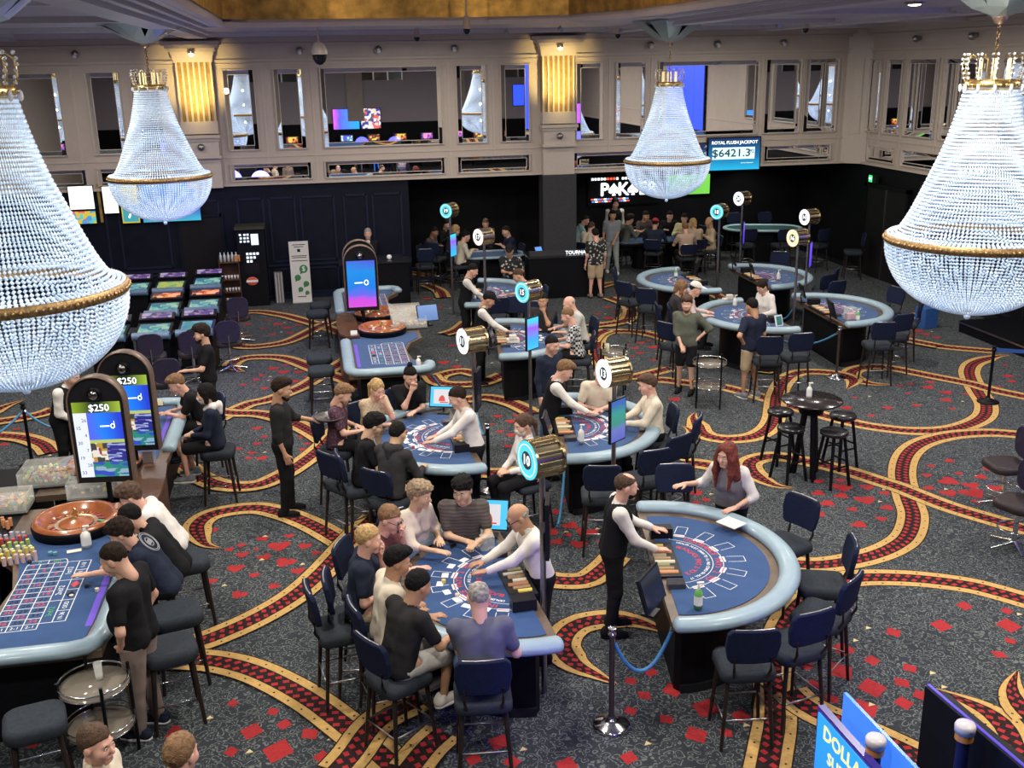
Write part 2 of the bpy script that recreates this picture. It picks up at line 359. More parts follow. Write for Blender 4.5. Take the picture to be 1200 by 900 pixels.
for pix, tap in (
    ([(1183,416),(1166,418),(1143,425),(1136,434),(1138,444),(1146,459),(1156,476),(1149,491),(1115,503),(1070,505),(1030,501),(1002,496),(959,485),(902,468),(877,461),(840,452),(800,448),(777,445),(745,446)], (1, 0)),
    ([(1215,512),(1190,509),(1157,507),(1115,510),(1081,519),(1063,533),(1057,555),(1063,582),(1070,604),(1064,627),(1047,641),(1019,652),(980,660),(950,662),(918,659)], (0, 0)),
    ([(1230,712),(1200,703),(1165,693),(1130,685),(1070,678),(1010,677),(975,683),(950,697),(925,725),(908,765),(904,785),(907,806),(908,824),(908,848),(904,872),(898,905)], (0, 0)),
    ([(925,810),(940,824),(964,838),(1000,852),(1040,870),(1080,889),(1100,900)], (0, 0)),
    ([(931,572),(912,570),(897,564),(882,554),(878,543),(890,537),(911,535),(951,542),(996,553),(1030,564),(1053,571),(1078,581),(1115,595),(1172,612),(1215,624)], (1, 0)),
    ([(1053,398),(1101,406),(1166,412)], (0, 0)),
    ([(1215,468),(1163,457),(1138,450),(1087,440),(1041,431),(1019,430),(1001,434),(997,440),(1006,446),(1022,450),(1046,451)], (0, 1)),
    ([(993,456),(1000,446),(985,439),(959,436),(936,437),(920,446),(910,465),(905,495),(888,510),(860,515),(835,513),(822,507),(818,499),(812,490),(815,484)], (1, 1)),
    ([(785,432),(765,437),(740,442),(718,437),(704,425),(699,408),(702,395),(716,389),(744,389),(770,394),(800,405)], (0, 0)),
    ([(798,519),(811,514),(810,505),(800,500)], (1, 1)),
    ([(766,566),(770,556),(785,547),(805,543),(832,546),(850,552)], (0, 0)),
    ([(1091,807),(1117,817),(1148,830),(1170,845),(1184,865),(1190,895)], (1, 0)),
    ([(1192,788),(1186,805),(1191,822),(1210,842)], (1, 0)),
    ([(786,745),(772,738),(745,729),(715,726),(682,731),(664,743),(659,760),(673,779),(695,790),(722,803)], (1, 1)),
    ([(620,672),(645,680),(668,682),(688,680),(707,667),(722,652)], (0, 0)),
    ([(258,643),(243,640),(235,632),(231,617),(250,603),(296,596),(330,602),(364,615),(398,634),(410,642)], (1, 0)),
    ([(440,606),(420,624),(401,645),(375,673),(345,699),(307,722),(269,740),(235,753),(205,760)], (0, 0)),
    ([(205,773),(224,774),(258,777),(296,787),(333,804),(367,824),(398,847),(432,874),(462,900),(480,915)], (0, 0)),
    ([(395,905),(413,885),(432,858),(452,840),(490,822)], (0, 0)),
    ([(255,492),(290,475),(315,469),(352,455),(377,440),(402,425),(412,418)], (0, 0)),
    ([(287,437),(275,433),(272,427),(285,421),(305,419),(335,421),(370,434),(405,446),(425,456)], (1, 0)),
    ([(250,482),(275,485),(305,486),(340,495),(365,507),(382,518)], (0, 0)),
    ([(215,545),(235,560),(262,570),(300,570),(330,558),(350,546),(377,525),(400,500)], (0, 0)),
    ([(235,371),(260,369),(300,366),(325,369),(340,372),(375,382),(400,391)], (0, 0)),
    ([(297,394),(280,396),(274,402),(285,407),(310,406),(340,400),(375,383),(392,376)], (1, 0)),
    ([(245,396),(262,398),(266,403),(260,407),(245,408)], (0, 1)),
    ([(-15,497),(20,492),(50,486),(65,480)], (0, 0)), ([(-15,487),(0,480),(13,475),(28,470)], (0, 1)), ([(-15,511),(25,514),(50,522),(60,532)], (0, 0)),
    ([(512,447),(517,441),(540,436),(560,440)], (0, 0)), ([(505,441),(513,449),(532,452),(565,450),(590,440)], (0, 0)),
    ([(545,470),(570,467),(600,474),(625,486)], (0, 0)), ([(545,555),(575,556),(600,555),(625,550)], (0, 0)),
    ([(692,402),(700,393),(712,388)], (0, 0)), ([(695,380),(712,382),(728,377),(740,366)], (0, 0)), ([(714,350),(737,360),(735,376),(711,381),(690,384)], (0, 0)),
    ([(520,393),(535,388),(548,378)], (0, 0)), ([(1063,369),(1079,374),(1077,382)], (0, 0)), ([(1052,398),(1100,407)], (0, 0)),
    ([(700,338),(720,333),(740,336)], (0, 0)), ([(455,318),(490,322),(530,330)], (0, 0)), ([(500,335),(515,342),(520,350)], (0, 0)),
    ([(835,345),(850,352),(870,352)], (0, 0)),
    ([(880,428),(893,437),(905,433)], (0, 0)),
    ([(520,905),(560,880),(600,862),(650,850)], (0, 0)) if False else ([(480,905),(500,880),(520,862)], (0, 0)),
): ribbon(pix, 0.37, tap)
# scattered playing-card motifs woven into the carpet
DIA = [(981,729,.15),(1047,741,.17),(1103,733,.22),(1130,710,.17),(1180,716,.13),(1182,733,.25),(1184,751,.12),(1171,767,.14),(988,761,.24),(1022,774,.16),(984,786,.28),(1066,783,.15),(1057,800,.16),(1022,806,.27),(1080,815,.17),(1059,824,.18),(1014,830,.25),(975,819,.14),(954,802,.14),(956,749,.13),(946,780,.15),
 (739,798,.13),(755,815,.14),(739,833,.13),(781,843,.14),(788,809,.20),(763,788,.14),(816,861,.22),(851,859,.13),(827,830,.26),(868,839,.18),(737,888,.16),(664,897,.20),(273,824,.11),(320,834,.12),(295,857,.21),(333,849,.14),(363,860,.17),(326,880,.28),(271,881,.13),(377,887,.15),(38,872,.13),(205,862,.18),(205,855,.12),(12,866,.1),(600,893,.16),(555,890,.15),(585,870,.2)]
HEA = [(248,681,.13),(280,697,.17),(321,687,.13),(349,669,.16),(298,674,.12),(276,666,.19),(334,659,.23),(310,653,.16),(284,650,.15),(327,640,.26),(308,631,.15),(357,640,.16),(370,648,.11),(339,628,.12),(283,639,.11),(269,644,.11),(300,644,.07),(245,622,.2),
 (1014,586,.26),(987,571,.28),(970,590,.19),(959,578,.17),(986,581,.18),(1016,571,.18),(1037,578,.14),(1040,595,.17),(999,597,.13),(1033,608,.14),(1007,615,.19),(961,603,.14),(959,564,.16),(985,563,.14),(1113,540,.18),(1091,546,.14),(1124,555,.14),(1150,559,.22),(1086,557,.17),(1112,564,.27),(1138,569,.22),(1166,572,.2),(1140,578,.32),(1112,578,.22),(1089,572,.15),(1146,588,.15),(1156,550,.13),(1173,588,.12),
 (1055,452,.14),(1067,450,.14),(1088,454,.26),(1109,460,.26),(1109,469,.25),(1074,475,.18),(1116,479,.14),(1132,462,.14),(1040,478,.2),(992,478,.24),(1021,487,.16),(1002,466,.12),(1064,461,.12),(1182,441,.24),(1186,447,.2),(1170,453,.13),(1178,428,.12),(1090,448,.2),
 (650,600,.16),(669,616,.2),(647,624,.18),(687,624,.26),(653,635,.16),(678,638,.2),(707,635,.14),(640,611,.14),(660,587,.1),(666,627,.1),(811,590,.2),(816,578,.18),(827,597,.18),(827,586,.12),(686,608,.1),
 (315,375,.18),(325,380,.3),(336,384,.26),(320,392,.22),(340,390,.22),(352,392,.16),(350,381,.2),(290,380,.22),(308,385,.16),(320,432,.26),(332,436,.3),(300,445,.18),(307,440,.18),(322,447,.2),(350,436,.24),(345,447,.24),(285,451,.16),(335,428,.18),(360,442,.18),(310,455,.2),
 (301,502,.2),(301,520,.16),(310,512,.14),(354,512,.16),(355,527,.16),(360,520,.14),(307,537,.22),(295,531,.16),(291,537,.14),(280,526,.14),(297,452,.1),(583,488,.18),(599,494,.22),(576,497,.12),(586,506,.16),(599,510,.2),(595,523,.16),(605,487,.16),(751,402,.22),(766,407,.28),(745,408,.2),(750,414,.2),(766,422,.16),(741,418,.12),(760,400,.16),(791,468,.26),(736,404,.12),
 (700,335,.2),(725,342,.3),(712,360,.25),(722,366,.25),(700,368,.2),(713,373,.3),(530,405,.2),(545,410,.2),(520,425,.3),(535,430,.25),(560,425,.2),(1075,388,.3),(1070,393,.2),(1085,392,.25),(1098,396,.2),(1060,396,.2),(500,350,.3),(515,360,.2),(455,330,.3),(480,335,.25),(875,335,.2),(20,503,.14),(30,508,.2),(5,521,.18),(40,540,.16),(60,500,.2),(205,445,.2),(190,440,.16),(165,437,.14)]
mb = MB(); k = 0
def motif(px, py, s, heart):
    global k
    p = at(px, py); z = 0.0011+0.00002*k; k += 1; a = rnd.uniform(-0.6, 0.6)
    if heart: pts = [(0, -.55), (.28, -.25), (.5, .05), (.48, .3), (.28, .42), (.08, .36), (0, .22), (-.08, .36), (-.28, .42), (-.48, .3), (-.5, .05), (-.28, -.25)]
    else: pts = [(0, -.6), (.5, 0), (0, .6), (-.5, 0)]
    vs = [(p.x+s*(x*math.cos(a)-y*math.sin(a)), p.y+s*(x*math.sin(a)+y*math.cos(a)), z) for x, y in pts]
    mb.add(vs, [tuple(range(len(pts)))], 0)
    if rnd.random() < 0.35:
        q = (p.x+rnd.uniform(.15, .3), p.y+rnd.uniform(-.2, .2)); e = .035
        mb.add([(q[0]-e, q[1]-e*.6, z), (q[0]+e, q[1]-e*.4, z), (q[0], q[1]+e, z)], [(0, 1, 2)], 1)
for px, py, s in DIA: motif(px, py, s*1.0, False)
for px, py, s in HEA: motif(px, py, s*(1.05 if py > 560 else .82), True)
tag(mb.build('carpet_motifs', [M_cred, mat('yellow_carpet_pile', (0.62, 0.50, 0.26), 0.95)], floor), kind='stuff')

# --- far wall: cream storey over a recessed dark lower storey
wall_back = struct('wall_back', MB().box((XL+XR)/2, YB+0.15, (ZB+ZC+.4)/2, XR-XL, 0.3, ZC-ZB+.4), M_cream)
struct('wall_back_lower_left', MB().box((XL+2.3)/2, YB+0.2, ZB/2, 2.3-XL, 0.3, ZB), M_navywall)
struct('wall_back_poker_room', MB().box((2.3+XR)/2, 29.7, 1.45, XR-2.3, 0.2, 2.9), M_blackwall)
struct('wall_poker_room_left', MB().box(2.2, 28.05, 1.45, 0.2, 3.4, 2.9), M_blackwall)
struct('ceiling_poker_room', MB().box((2.3+XR)/2, 28.0, 2.93, XR-2.3, 3.5, 0.16), M_blackwall)
struct('wall_right_upper', MB().box(XR+0.15, 11, (ZB+ZC+.4)/2, 0.3, 40, ZC-ZB+.4), M_cream)
struct('wall_right_lower', MB().box(XR+0.15, 11, ZB/2, 0.3, 40.5, ZB), M_blackwall)
struct('wall_left', MB().box(XL-0.1, 9, 3.3, 0.2, 36, 6.8), M_cream)
wf = struct('wall_front', MB().box((XL+XR)/2, YF-0.1, 4.6, XR-XL, 0.2, 4.2), mat('mauve_plaster', (0.42, 0.37, 0.40), 0.6, var=.04))
struct('wall_front_lower', MB().box((XL+XR)/2, YF-0.1, 1.25, XR-XL, 0.2, 2.5), M_blackwall)
# mouldings
mb = MB()
mb.box((XL+XR)/2, YB-0.03, ZB+.03, XR-XL, 0.08, 0.06); struct('trim_1', mb, M_creamtrim)
mb = MB()
for z, d, h in ((5.70, .05, .05), (5.62, .03, .03), (6.14, .14, .10), (6.24, .24, .10), (6.05, .07, .06)): mb.box((XL+XR)/2, YB-d/2, z, XR-XL, d, h)
struct('trim_2', mb, M_creamtrim)
mb = MB()
for z, d, h in ((5.70, .05, .05), (5.62, .03, .03), (6.14, .14, .10), (6.24, .24, .10), (6.05, .07, .06)): mb.box(XR-d/2, 11, z, d, 39, h)
mb.box(XR-.04, 11, ZB+.03, .08, 39, .06); struct('trim_3', mb, M_creamtrim)
mb = MB()   # chamfered corner pier
mb.prism([(XR-.45, YB), (XR, YB-.45), (XR, YB)], ZB, ZC); mb.prism([(XR-.33, YB-.16), (XR-.16, YB-.33), (XR-.16, YB-.30), (XR-.30, YB-.16)], 3.6, 5.5)
struct('wall_corner', mb, M_creamtrim)
# raised cream stiles between wall panels
mb = MB()
for x in (-5.25, -3.95, -3.4, -2.05, -1.02, 0.12, 3.38, 4.48, 6.6-.12, 7.43, 8.52, 11.47, 12.6, 13.68): mb.box(x, YB-.008, 4.25, .05, .016, 2.75)
mb.box((XL+XR)/2, YB-.009, 3.50, XR-XL, .018, .035)
struct('trim_4', mb, M_creamtrim)
mb = MB()
for y in (25.65, 25.12, 24.12, 22.6, 20.65, 19.3): mb.box(XR-.008, y, 4.25, .016, .05, 2.75)
mb.box(XR-.009, 11, 3.5, .018, 39, .035); struct('trim_5', mb, M_creamtrim)
# dark raised wainscot panels
mb = MB()
def frame_y(mb, x0, x1, z0, z1, y, w=.05, d=.03):
    mb.box((x0+x1)/2, y-d/2, z0, x1-x0, d, w); mb.box((x0+x1)/2, y-d/2, z1, x1-x0, d, w)
    mb.box(x0, y-d/2, (z0+z1)/2, w, d, z1-z0+w); mb.box(x1, y-d/2, (z0+z1)/2, w, d, z1-z0+w)
for x0, x1 in ((-11, -9.7), (-9.4, -8), (-7.7, -6.3), (-6, -4.9), (-4.6, -3.5), (-3.2, -2.3), (-1.85, -1.25), (-1.1, -.5), (-.35, .45), (.7, 1.25), (1.4, 2.1)):
    frame_y(mb, x0, x1, .95, 2.5, YB+.05); frame_y(mb, x0, x1, .15, .75, YB+.05)
mb.box((XL+2.3)/2, YB+.03, .85, 2.3-XL, .05, .05); mb.box((XL+2.3)/2, YB+.03, .06, 2.3-XL, .05, .12)
struct('baseboard_back', mb, mat('navy_wainscot', (.014, .019, .038), .35))
mb = MB()
for y0, y1 in ((22.2, 21.2), (21, 20), (19.8, 18.8), (18.5, 17), (16.8, 15)): 
    for z0, z1 in ((.95, 2.5), (.2, .75)):
        mb.box(XR-.015, (y0+y1)/2, z0, .03, y0-y1, .05); mb.box(XR-.015, (y0+y1)/2, z1, .03, y0-y1, .05); mb.box(XR-.015, y0, (z0+z1)/2, .03, .05, z1-z0); mb.box(XR-.015, y1, (z0+z1)/2, .03, .05, z1-z0)
mb.box(XR-.02, 11, .06, .04, 39, .12); struct('baseboard_right', mb, mat('black_wainscot', (.012, .012, .016), .35))
# far right double door with steel edge
d = struct('door_1', MB().box(XR-.04, 24.4, 1.15, .06, 1.9, 2.3), mat('black_door', (.012, .011, .012), .4))
MB().box(XR-.08, 24.4, 1.15, .03, .03, 2.3).build('door_edge', M_steel, d); mb = MB().box(XR-.06, 24.4, 2.36, .1, 2.1, .1); mb.box(XR-.06, 25.4, 1.2, .1, .1, 2.4); mb.box(XR-.06, 23.4, 1.2, .1, .1, 2.4); mb.build('door_frame', M_blackwall, d)
d = struct('door_2', MB().box(-2.75, YB+.02, 1.05, .95, .05, 2.1), mat('black_door', (.012, .011, .012), .4)); mb = MB(); frame_y(mb, -3.25, -2.25, 0.0, 2.15, YB+.05, .08, .06); mb.build('door_frame', M_navywall, d)
# pillar between the two halves of the far wall
mb = MB(); mb.box(6.07, 26.15, 1.42, .86, .5, 2.83); struct('wall_pillar', mb, mat('charcoal_panel', (.045, .045, .05), .5))
# --- ceiling: flat field with a sunken gold-edged coffer
rec = [(-1.35, -2.0), (-1.35, 19.9), (-0.95, 20.3), (3.4, 20.3), (4.8, 19.7), (5.5, 18.2), (5.7, 16.0), (5.7, -2.0)]
mb = MB()
mb.box((XL-1.38)/2, 8.5, ZC+.1, -1.38-XL, 36, .2); mb.box((5.73+XR)/2, 8.5, ZC+.1, XR-5.73, 36, .2); mb.box(2.175, 23.33, ZC+.1, 7.14, 6.0, .2); mb.box(2.175, -6, ZC+.1, 7.05, 8, .2)
mb.prism([(3.44, 20.34), (4.83, 19.73), (5.53, 18.23), (5.735, 16.0), (5.75, 20.34)], ZC, ZC+.2)
struct('ceiling', mb, M_ceil)
mb = MB()
for (x0, y0), (x1, y1) in zip(rec, rec[1:]):
    mb.add([(x0, y0, ZC+.05), (x1, y1, ZC+.05), (x1, y1, ZC+.9), (x0, y0, ZC+.9)], [(0, 1, 2, 3)], 0)
struct('ceiling_coffer_side', mb, M_gold)
struct('ceiling_coffer_top', MB().box(2.2, 9, ZC+.95, 7.4, 23, .1), M_ceil)
mb = MB()
for off, zz, w in ((0.06, -.04, .12), (0.22, -.02, .10), (.42, -.03, .06), (.75, -.015, .05)):
    pts = [(-1.35-off, -2), (-1.35-off, 20.0+off*.6), (-0.95-off*.5, 20.3+off), (3.4+off*.4, 20.3+off), (4.8+off*.7, 19.7+off*.7), (5.5+off, 18.2+off*.3), (5.7+off, 16.0), (5.7+off, -2)]
    for (x0, y0), (x1, y1) in zip(pts, pts[1:]):
        L = math.hypot(x1-x0, y1-y0); mb.box((x0+x1)/2, (y0+y1)/2, ZC+zz, L+w*.6, w, .08, rz=math.atan2(y1-y0, x1-x0))
struct('trim_6', mb, mat('ceiling_moulding', (.56, .53, .58), .5, var=.03))
mb = MB()   # ceiling beams, side coffers
for x in (-2.35, -6.4, 7.4, 11.3): mb.box(x, 9, ZC-.06, .42, 33.5, .12); mb.box(x-.3, 9, ZC-.03, .08, 33.5, .06); mb.box(x+.3, 9, ZC-.03, .08, 33.5, .06)
for y in (25.35,): mb.box((XL+XR)/2, y, ZC-.045, XR-XL, .3, .09); mb.box((XL+XR)/2, y-.28, ZC-.03, XR-XL, .08, .05)
for y in (21.6, 17.5, 13): mb.box(-4.4, y, ZC-.045, 3.8, .3, .09); mb.box(10.8, y, ZC-.045, 6.6, .3, .09)
struct('trim_7', mb, mat('ceiling_moulding', (.56, .53, .58), .5, var=.03))
mb = MB(); mb.box((XL+XR)/2, YB-.3, ZC-.005, XR-XL, .12, .02); struct('ceiling_shadow_line', mb, M_black)  # black strip standing in for the shadow line where ceiling meets cornice
vent = thing('ceiling_vent', 'long slotted air vent in the ceiling above the left pilaster', 'vent', (-3.0, 20.2, ZC-.01))
for i in range(5): MB().box(-.2+i*.1, 0, 0, .035, 2.6, .02).build('slat', M_black, vent)
for (px, py, zz, lab) in ((118, 10, 6.28, 'round ceiling downlight near the top left corner of the hall'), (1072, 4, 6.28, 'round ceiling downlight at the top right above the tall chandelier')):
    p = at(px, py, zz); t = thing('ceiling_downlight', lab, 'light', p)
    MB().lathe([(.10, .02), (.15, .02), (.155, -.015), (.12, -.02), (.11, 0)], 20).build('trim_ring', M_steel, t)
    MB().sphere((0, 0, 0), .11, 14, sc=(1, 1, .35)).build('lamp', glow('warm_lamp', (1, .85, .55), 14), t)

# --- framed wall mirrors
def mirror(x0, x1, z0, z1, wall, label, group=None, pos=None):
    """mirror hung flat on a wall: glass, four tilted bevel strips, frame bead"""
    w, h = x1-x0, z1-z0; bw = 0.11 if h > 1 else 0.085
    if wall == 'back': loc, rz = ((x0+x1)/2, YB-.006, (z0+z1)/2), 0
    elif wall == 'right': loc, rz = (XR-.006, (x0+x1)/2, (z0+z1)/2), -PI/2
    else: loc, rz = ((x0+x1)/2, YF+.01, (z0+z1)/2), PI
    t = thing('wall_mirror', label, 'mirror', loc, rz, group)
    y = -.012
    def panel(name, xa, xb, za, zb, ty, tz, mt=M_mirror):
        mb = MB(); cx, cz = (xa+xb)/2, (za+zb)/2
        def Y(x, z): return y-.01-(x-cx)*tz-(z-cz)*ty
        fr = [(xa, Y(xa, za), za), (xb, Y(xb, za), za), (xb, Y(xb, zb), zb), (xa, Y(xa, zb), zb)]
        bk = [(p[0], 0.0, p[2]) for p in fr]
        mb.add(fr+bk, [(0, 1, 2, 3), (7, 6, 5, 4), (4, 5, 1, 0), (5, 6, 2, 1), (6, 7, 3, 2), (7, 4, 0, 3)]); return mb.build(name, mt, t)
    a, b_ = w/2, h/2; ta = .2
    panel('mirror_glass', -a+bw, a-bw, -b_+bw, b_-bw, 0, 0)
    for (xa, xb, za, zb, ty, tz) in ((-a, -a+bw, -b_, b_, 0, ta), (a-bw, a, -b_, b_, 0, -ta), (-a+bw, a-bw, -b_, -b_+bw, ta, 0), (-a+bw, a-bw, b_-bw, b_, -ta, 0)):
        panel('bevel_strip', xa, xb, za, zb, ty, tz)
    mb = MB(); e = .022
    for (cx, cz, sx, sz) in ((0, b_, w+e*2, e), (0, -b_, w+e*2, e), (-a, 0, e, h), (a, 0, e, h), (0, b_-bw, w-2*bw, .013), (0, -b_+bw, w-2*bw, .013), (-a+bw, 0, .013, h-2*bw), (a-bw, 0, .013, h-2*bw)):
        mb.box(cx, -.02, cz, sx, .045, sz)
    mb.build('frame_bead', M_creamtrim, t); return t
BM = [(-7.3, -5.55, 'wide framed mirror at the far left end of the back wall'), (-4.94, -4.22, 'tall narrow framed mirror left of the left chandelier, second from the left'), (-3.98, -3.35, 'tall narrow framed mirror directly behind the chain of the left chandelier'),
 (-1.91, -1.2, 'tall narrow mirror first to the right of the left gold pilaster'), (-.76, -.09, 'tall narrow mirror just left of the large mirror over the lectern'), (.32, 3.21, 'large square framed mirror between the two gold pilasters'),
 (3.57, 4.3, 'tall narrow mirror just right of the large mirror between the pilasters'), (4.66, 5.38, 'tall narrow mirror beside the left edge of the middle gold pilaster'), (6.57, 7.28, 'tall narrow mirror beside the right edge of the middle gold pilaster'),
 (7.59, 8.36, 'tall narrow mirror just left of the middle chandelier'), (8.7, 11.38, 'large framed mirror behind the middle chandelier, above the jackpot screen'), (11.56, 12.54, 'tall narrow mirror just right of the large mirror over the jackpot screen'), (12.65, 13.57, 'tall narrow mirror nearest the right corner of the back wall')]
for x0, x1, l in BM: mirror(x0, x1, 3.66, 5.5, 'back', l)
for x0, x1, l in ((-6.9, -5.2, 'low horizontal mirror strip at the far left under the wide mirror'), (-4.95, -3.3, 'low horizontal mirror strip above the left lit screens'), (-1.92, -.02, 'low horizontal mirror strip first right of the left pilaster'), (.3, 3.23, 'long low mirror strip under the large mirror between pilasters'), (3.54, 5.37, 'low mirror strip just left of the middle pilaster'), (6.5, 8.3, 'low mirror strip just right of the middle pilaster'), (11.61, 13.48, 'low mirror strip between the jackpot screen and the right corner')):
    mirror(x0, x1, 2.94, 3.34, 'back', l)
for y0, y1, l in ((25.2, 25.9, 'tall mirror on the right wall nearest the corner'), (24.15, 24.95, 'second tall mirror from the corner on the right wall'), (22.7, 24.0, 'third mirror from the corner on the right wall, left of the tall chandelier'), (20.8, 22.45, 'wide mirror on the right wall partly behind the right chandelier'), (18.6, 20.45, 'wide mirror on the right wall just right of the right chandelier chain')):
    mirror(y0, y1, 3.66, 5.45, 'right', l)
for y0, y1, l in ((24.3, 25.6, 'low mirror strip on the right wall nearest the corner'), (22.0, 23.95, 'second low mirror strip from the corner on the right wall'), (19.0, 21.6, 'low mirror strip on the right wall behind the right chandelier')):
    mirror(y0, y1, 2.95, 3.33, 'right', l)
# wall opposite the mirrors (behind the viewpoint), seen only reflected
mb = MB()
for x in (-9, -3.2, 2.6, 8.4): mb.box(x, YF+.1, 4.6, .9, .25, 4.0)
struct('trim_9', mb, M_cream)
for i, (x0, x1) in enumerate(((-8, -4.2), (-2.2, .4), (2.9, 5.3), (9.4, 13.2))):
    w = struct('window_%d' % (i+1), MB().box((x0+x1)/2, YF+.02, 5.25, x1-x0, .06, .9), mat('dark_window_glass', (.01, .01, .012), .1))
    mb = MB()
    for q in range(4): mb.box(x0+(x1-x0)*q/3, YF+.07, 5.25, .07, .08, .95)
    mb.build('window_frame', M_steel, w)
for x0, x1, z0, z1, l, mt in ((1.3, 2.8, 2.15, 3.3, 'blue and violet lit screen on the wall opposite the mirrors', gradient_screen('blue_violet_wash', [(0, (.9, .1, .7)), (.35, (.1, .1, .9)), (1, (.02, .3, .9))], 'X', 1.8, -.7, .7)),
                      (2.85, 4.0, 2.15, 3.3, 'lit picture screen on the wall opposite the mirrors', mosaic_screen('sport_picture', (6, 6, 6), [(.8, .1, .1), (.9, .9, .9), (.05, .05, .3), (.1, .1, .1), (.7, .6, .5)], 1.5)),
                      (-4.6, -3.9, 2.4, 3.2, 'small teal lit screen on the wall opposite the mirrors', glow('teal_panel', (.1, .8, .75), 1.4)),
                      (11.6, 12.3, 3.2, 4.4, 'small blue lit screen at the right of the wall opposite the mirrors', glow('royal_blue_panel', (.03, .08, 1), 1.6))):
    t = thing('wall_screen', l, 'screen', ((x0+x1)/2, YF+.08, (z0+z1)/2)); h = z1-z0
    MB().box(0, 0, 0, x1-x0, .08, h).build('screen_case', M_blackpl, t); MB().box(0, .045, 0, x1-x0-.06, .01, h-.06).build('display', mt, t)
t = thing('wall_screen', 'tall blue lit panel wall on the right wall out of the direct view', 'screen', (XR-.06, 12.9, 4.3)); MB().box(0, 0, 0, .08, 4.2, 2.6).build('screen_case', M_blackpl, t)
for i in range(4): MB().box(-.045, -1.55+1.03*i, 0, .01, 1.0, 2.5).build('display', glow('royal_blue_panel', (.03, .08, 1), 1.6), t)
# slot machines under the wall opposite, seen only in the mirrors
for i in range(12):
    x = -7+1.5*i; t = thing('slot_machine', ('slot machine standing against the wall opposite the mirrors, number %s from the left' % ('first', 'second', 'third', 'fourth', 'fifth', 'sixth', 'seventh', 'eighth', 'ninth', 'tenth', 'eleventh', 'last')[i]).replace('number ', ''), 'slot machine', (x, YF+.6, 0))
    MB().prism([(-.38, -.3), (.38, -.3), (.38, .35), (-.38, .35)], 0, .8).build('cabinet', M_black, t); MB().box(0, -.05, 1.35, .74, .3, 1.1, rx=.12).build('upper_cabinet', M_blackpl, t)
    c = [((.8, .2, .05), (.9, .6, .1), (.2, .02, .02)), ((.5, .1, .6), (.9, .3, .6), (.1, .05, .3)), ((.05, .4, .6), (.1, .1, .6), (.6, .8, .9)), ((.8, .7, .3), (.5, .1, .1), (.1, .3, .1))][i % 4]
    MB().box(0, .11, 1.2, .62, .01, .55, rx=.12).build('reel_screen', mosaic_screen('slot_picture_%d' % (i % 4), (9, 9, 9), list(c)+[(.05, .03, .05)], 1.3), t); MB().box(0, .17, 1.72, .62, .01, .3, rx=.12).build('top_screen', mosaic_screen('slot_picture_%d' % ((i+1) % 4), (9, 9, 9), list(c), 1.3), t)

# --- gold-lit pilasters
def pilaster(xc, label, pw):
    t = thing('pilaster', label, 'pilaster', (xc, YB-.006, 0))
    MB().box(0, -.09, 5.02, pw, .18, 1.36).build('gold_recess', mat('dark_gold_leaf', (.30, .18, .035), .5, .2, var=.3, vs=8), t)
    n = 7
    for i in range(n): MB().box(-pw/2+.03+(pw-.06)*i/(n-1), -.20, 5.02, .045, .05, 1.36, 0).build('flute_rib', M_creamtrim, t)
    mb = MB()
    for k2 in range(6):
        u = k2/5; mb.box(0, -.13-.16*u*u, 5.72+.075*k2, pw+.06+.42*u*u, .26+.32*u*u, .078)
    mb.build('capital', M_creamtrim, t)
    mb = MB(); mb.box(0, -.14, 4.22, pw+.02, .30, .28); mb.build('base_block', M_creamtrim, t)
    mb = MB(); mb.box(0, -.20, 4.02, pw+.10, .40, .07); mb.box(0, -.17, 3.95, pw+.04, .34, .07); mb.box(0, -.15, 3.75, pw-.02, .30, .35); mb.box(0, -.18, 3.55, pw+.06, .36, .06)
    mb.build('console_moulding', M_creamtrim, t)
    MB().box(0, -.11, 3.17, pw-.02, .22, .70).build('plinth', M_creamtrim, t)
    # its two eyeball lamps are things of their own
    for z, l2 in ((5.92, 'upper'), (3.78, 'lower')):
        e = thing('eyeball_lamp', f'{l2} round steel lamp on the {label.split(",")[0]}', 'lamp', (xc, YB-.42 if z > 5 else YB-.36, z))
        MB().sphere((0, 0, 0), .085, 12).build('shade', M_steel, e)
        MB().cyl((0, .02, .0), (0, .14, .04), .03).build('bracket', M_steel, e)
        if z > 5: MB().cyl((0, -.02, -.07), (0, -.03, -.09), .05).build('bulb', glow('warm_lamp', (1, .85, .55), 14), e)
    spot(xc, YB-1.35, 5.0, xc, YB, 5.35, 150, (1, .74, .26), 84, 0.7)
    spot(xc, YB-.6, 4.75, xc, YB-.05, 4.35, 14, (1, .74, .22), 90, 0.8)
    return t
pilaster_lab = 0
pilaster(-2.52, 'left gold fluted pilaster, above the coffee cabinet', .82)
pilaster(6.07, 'middle gold fluted pilaster, above the charcoal pillar', .82)
for i, (x, l) in enumerate(((-5.07, 'far left'), (-.1, 'first right of the left pilaster'), (1.73, 'middle one between the pilasters'), (3.53, 'last before the middle pilaster'), (8.44, 'first right of the middle pilaster'), (10.19, 'above the large right-hand mirror'), (11.95, 'last before the right corner'))):
    e = thing('eyeball_lamp', f'round steel cornice lamp on the back wall, {l}', 'lamp', (x, YB-.14, 5.9))
    MB().sphere((0, 0, 0), .085, 12).build('shade', M_steel, e); MB().cyl((0, .02, .0), (0, .14, .03), .05).build('bracket', M_steel, e); MB().cyl((0, -.05, -.04), (0, -.075, -.055), .045).build('lens', mat('dim_lens', (.7, .7, .7), .2), e)
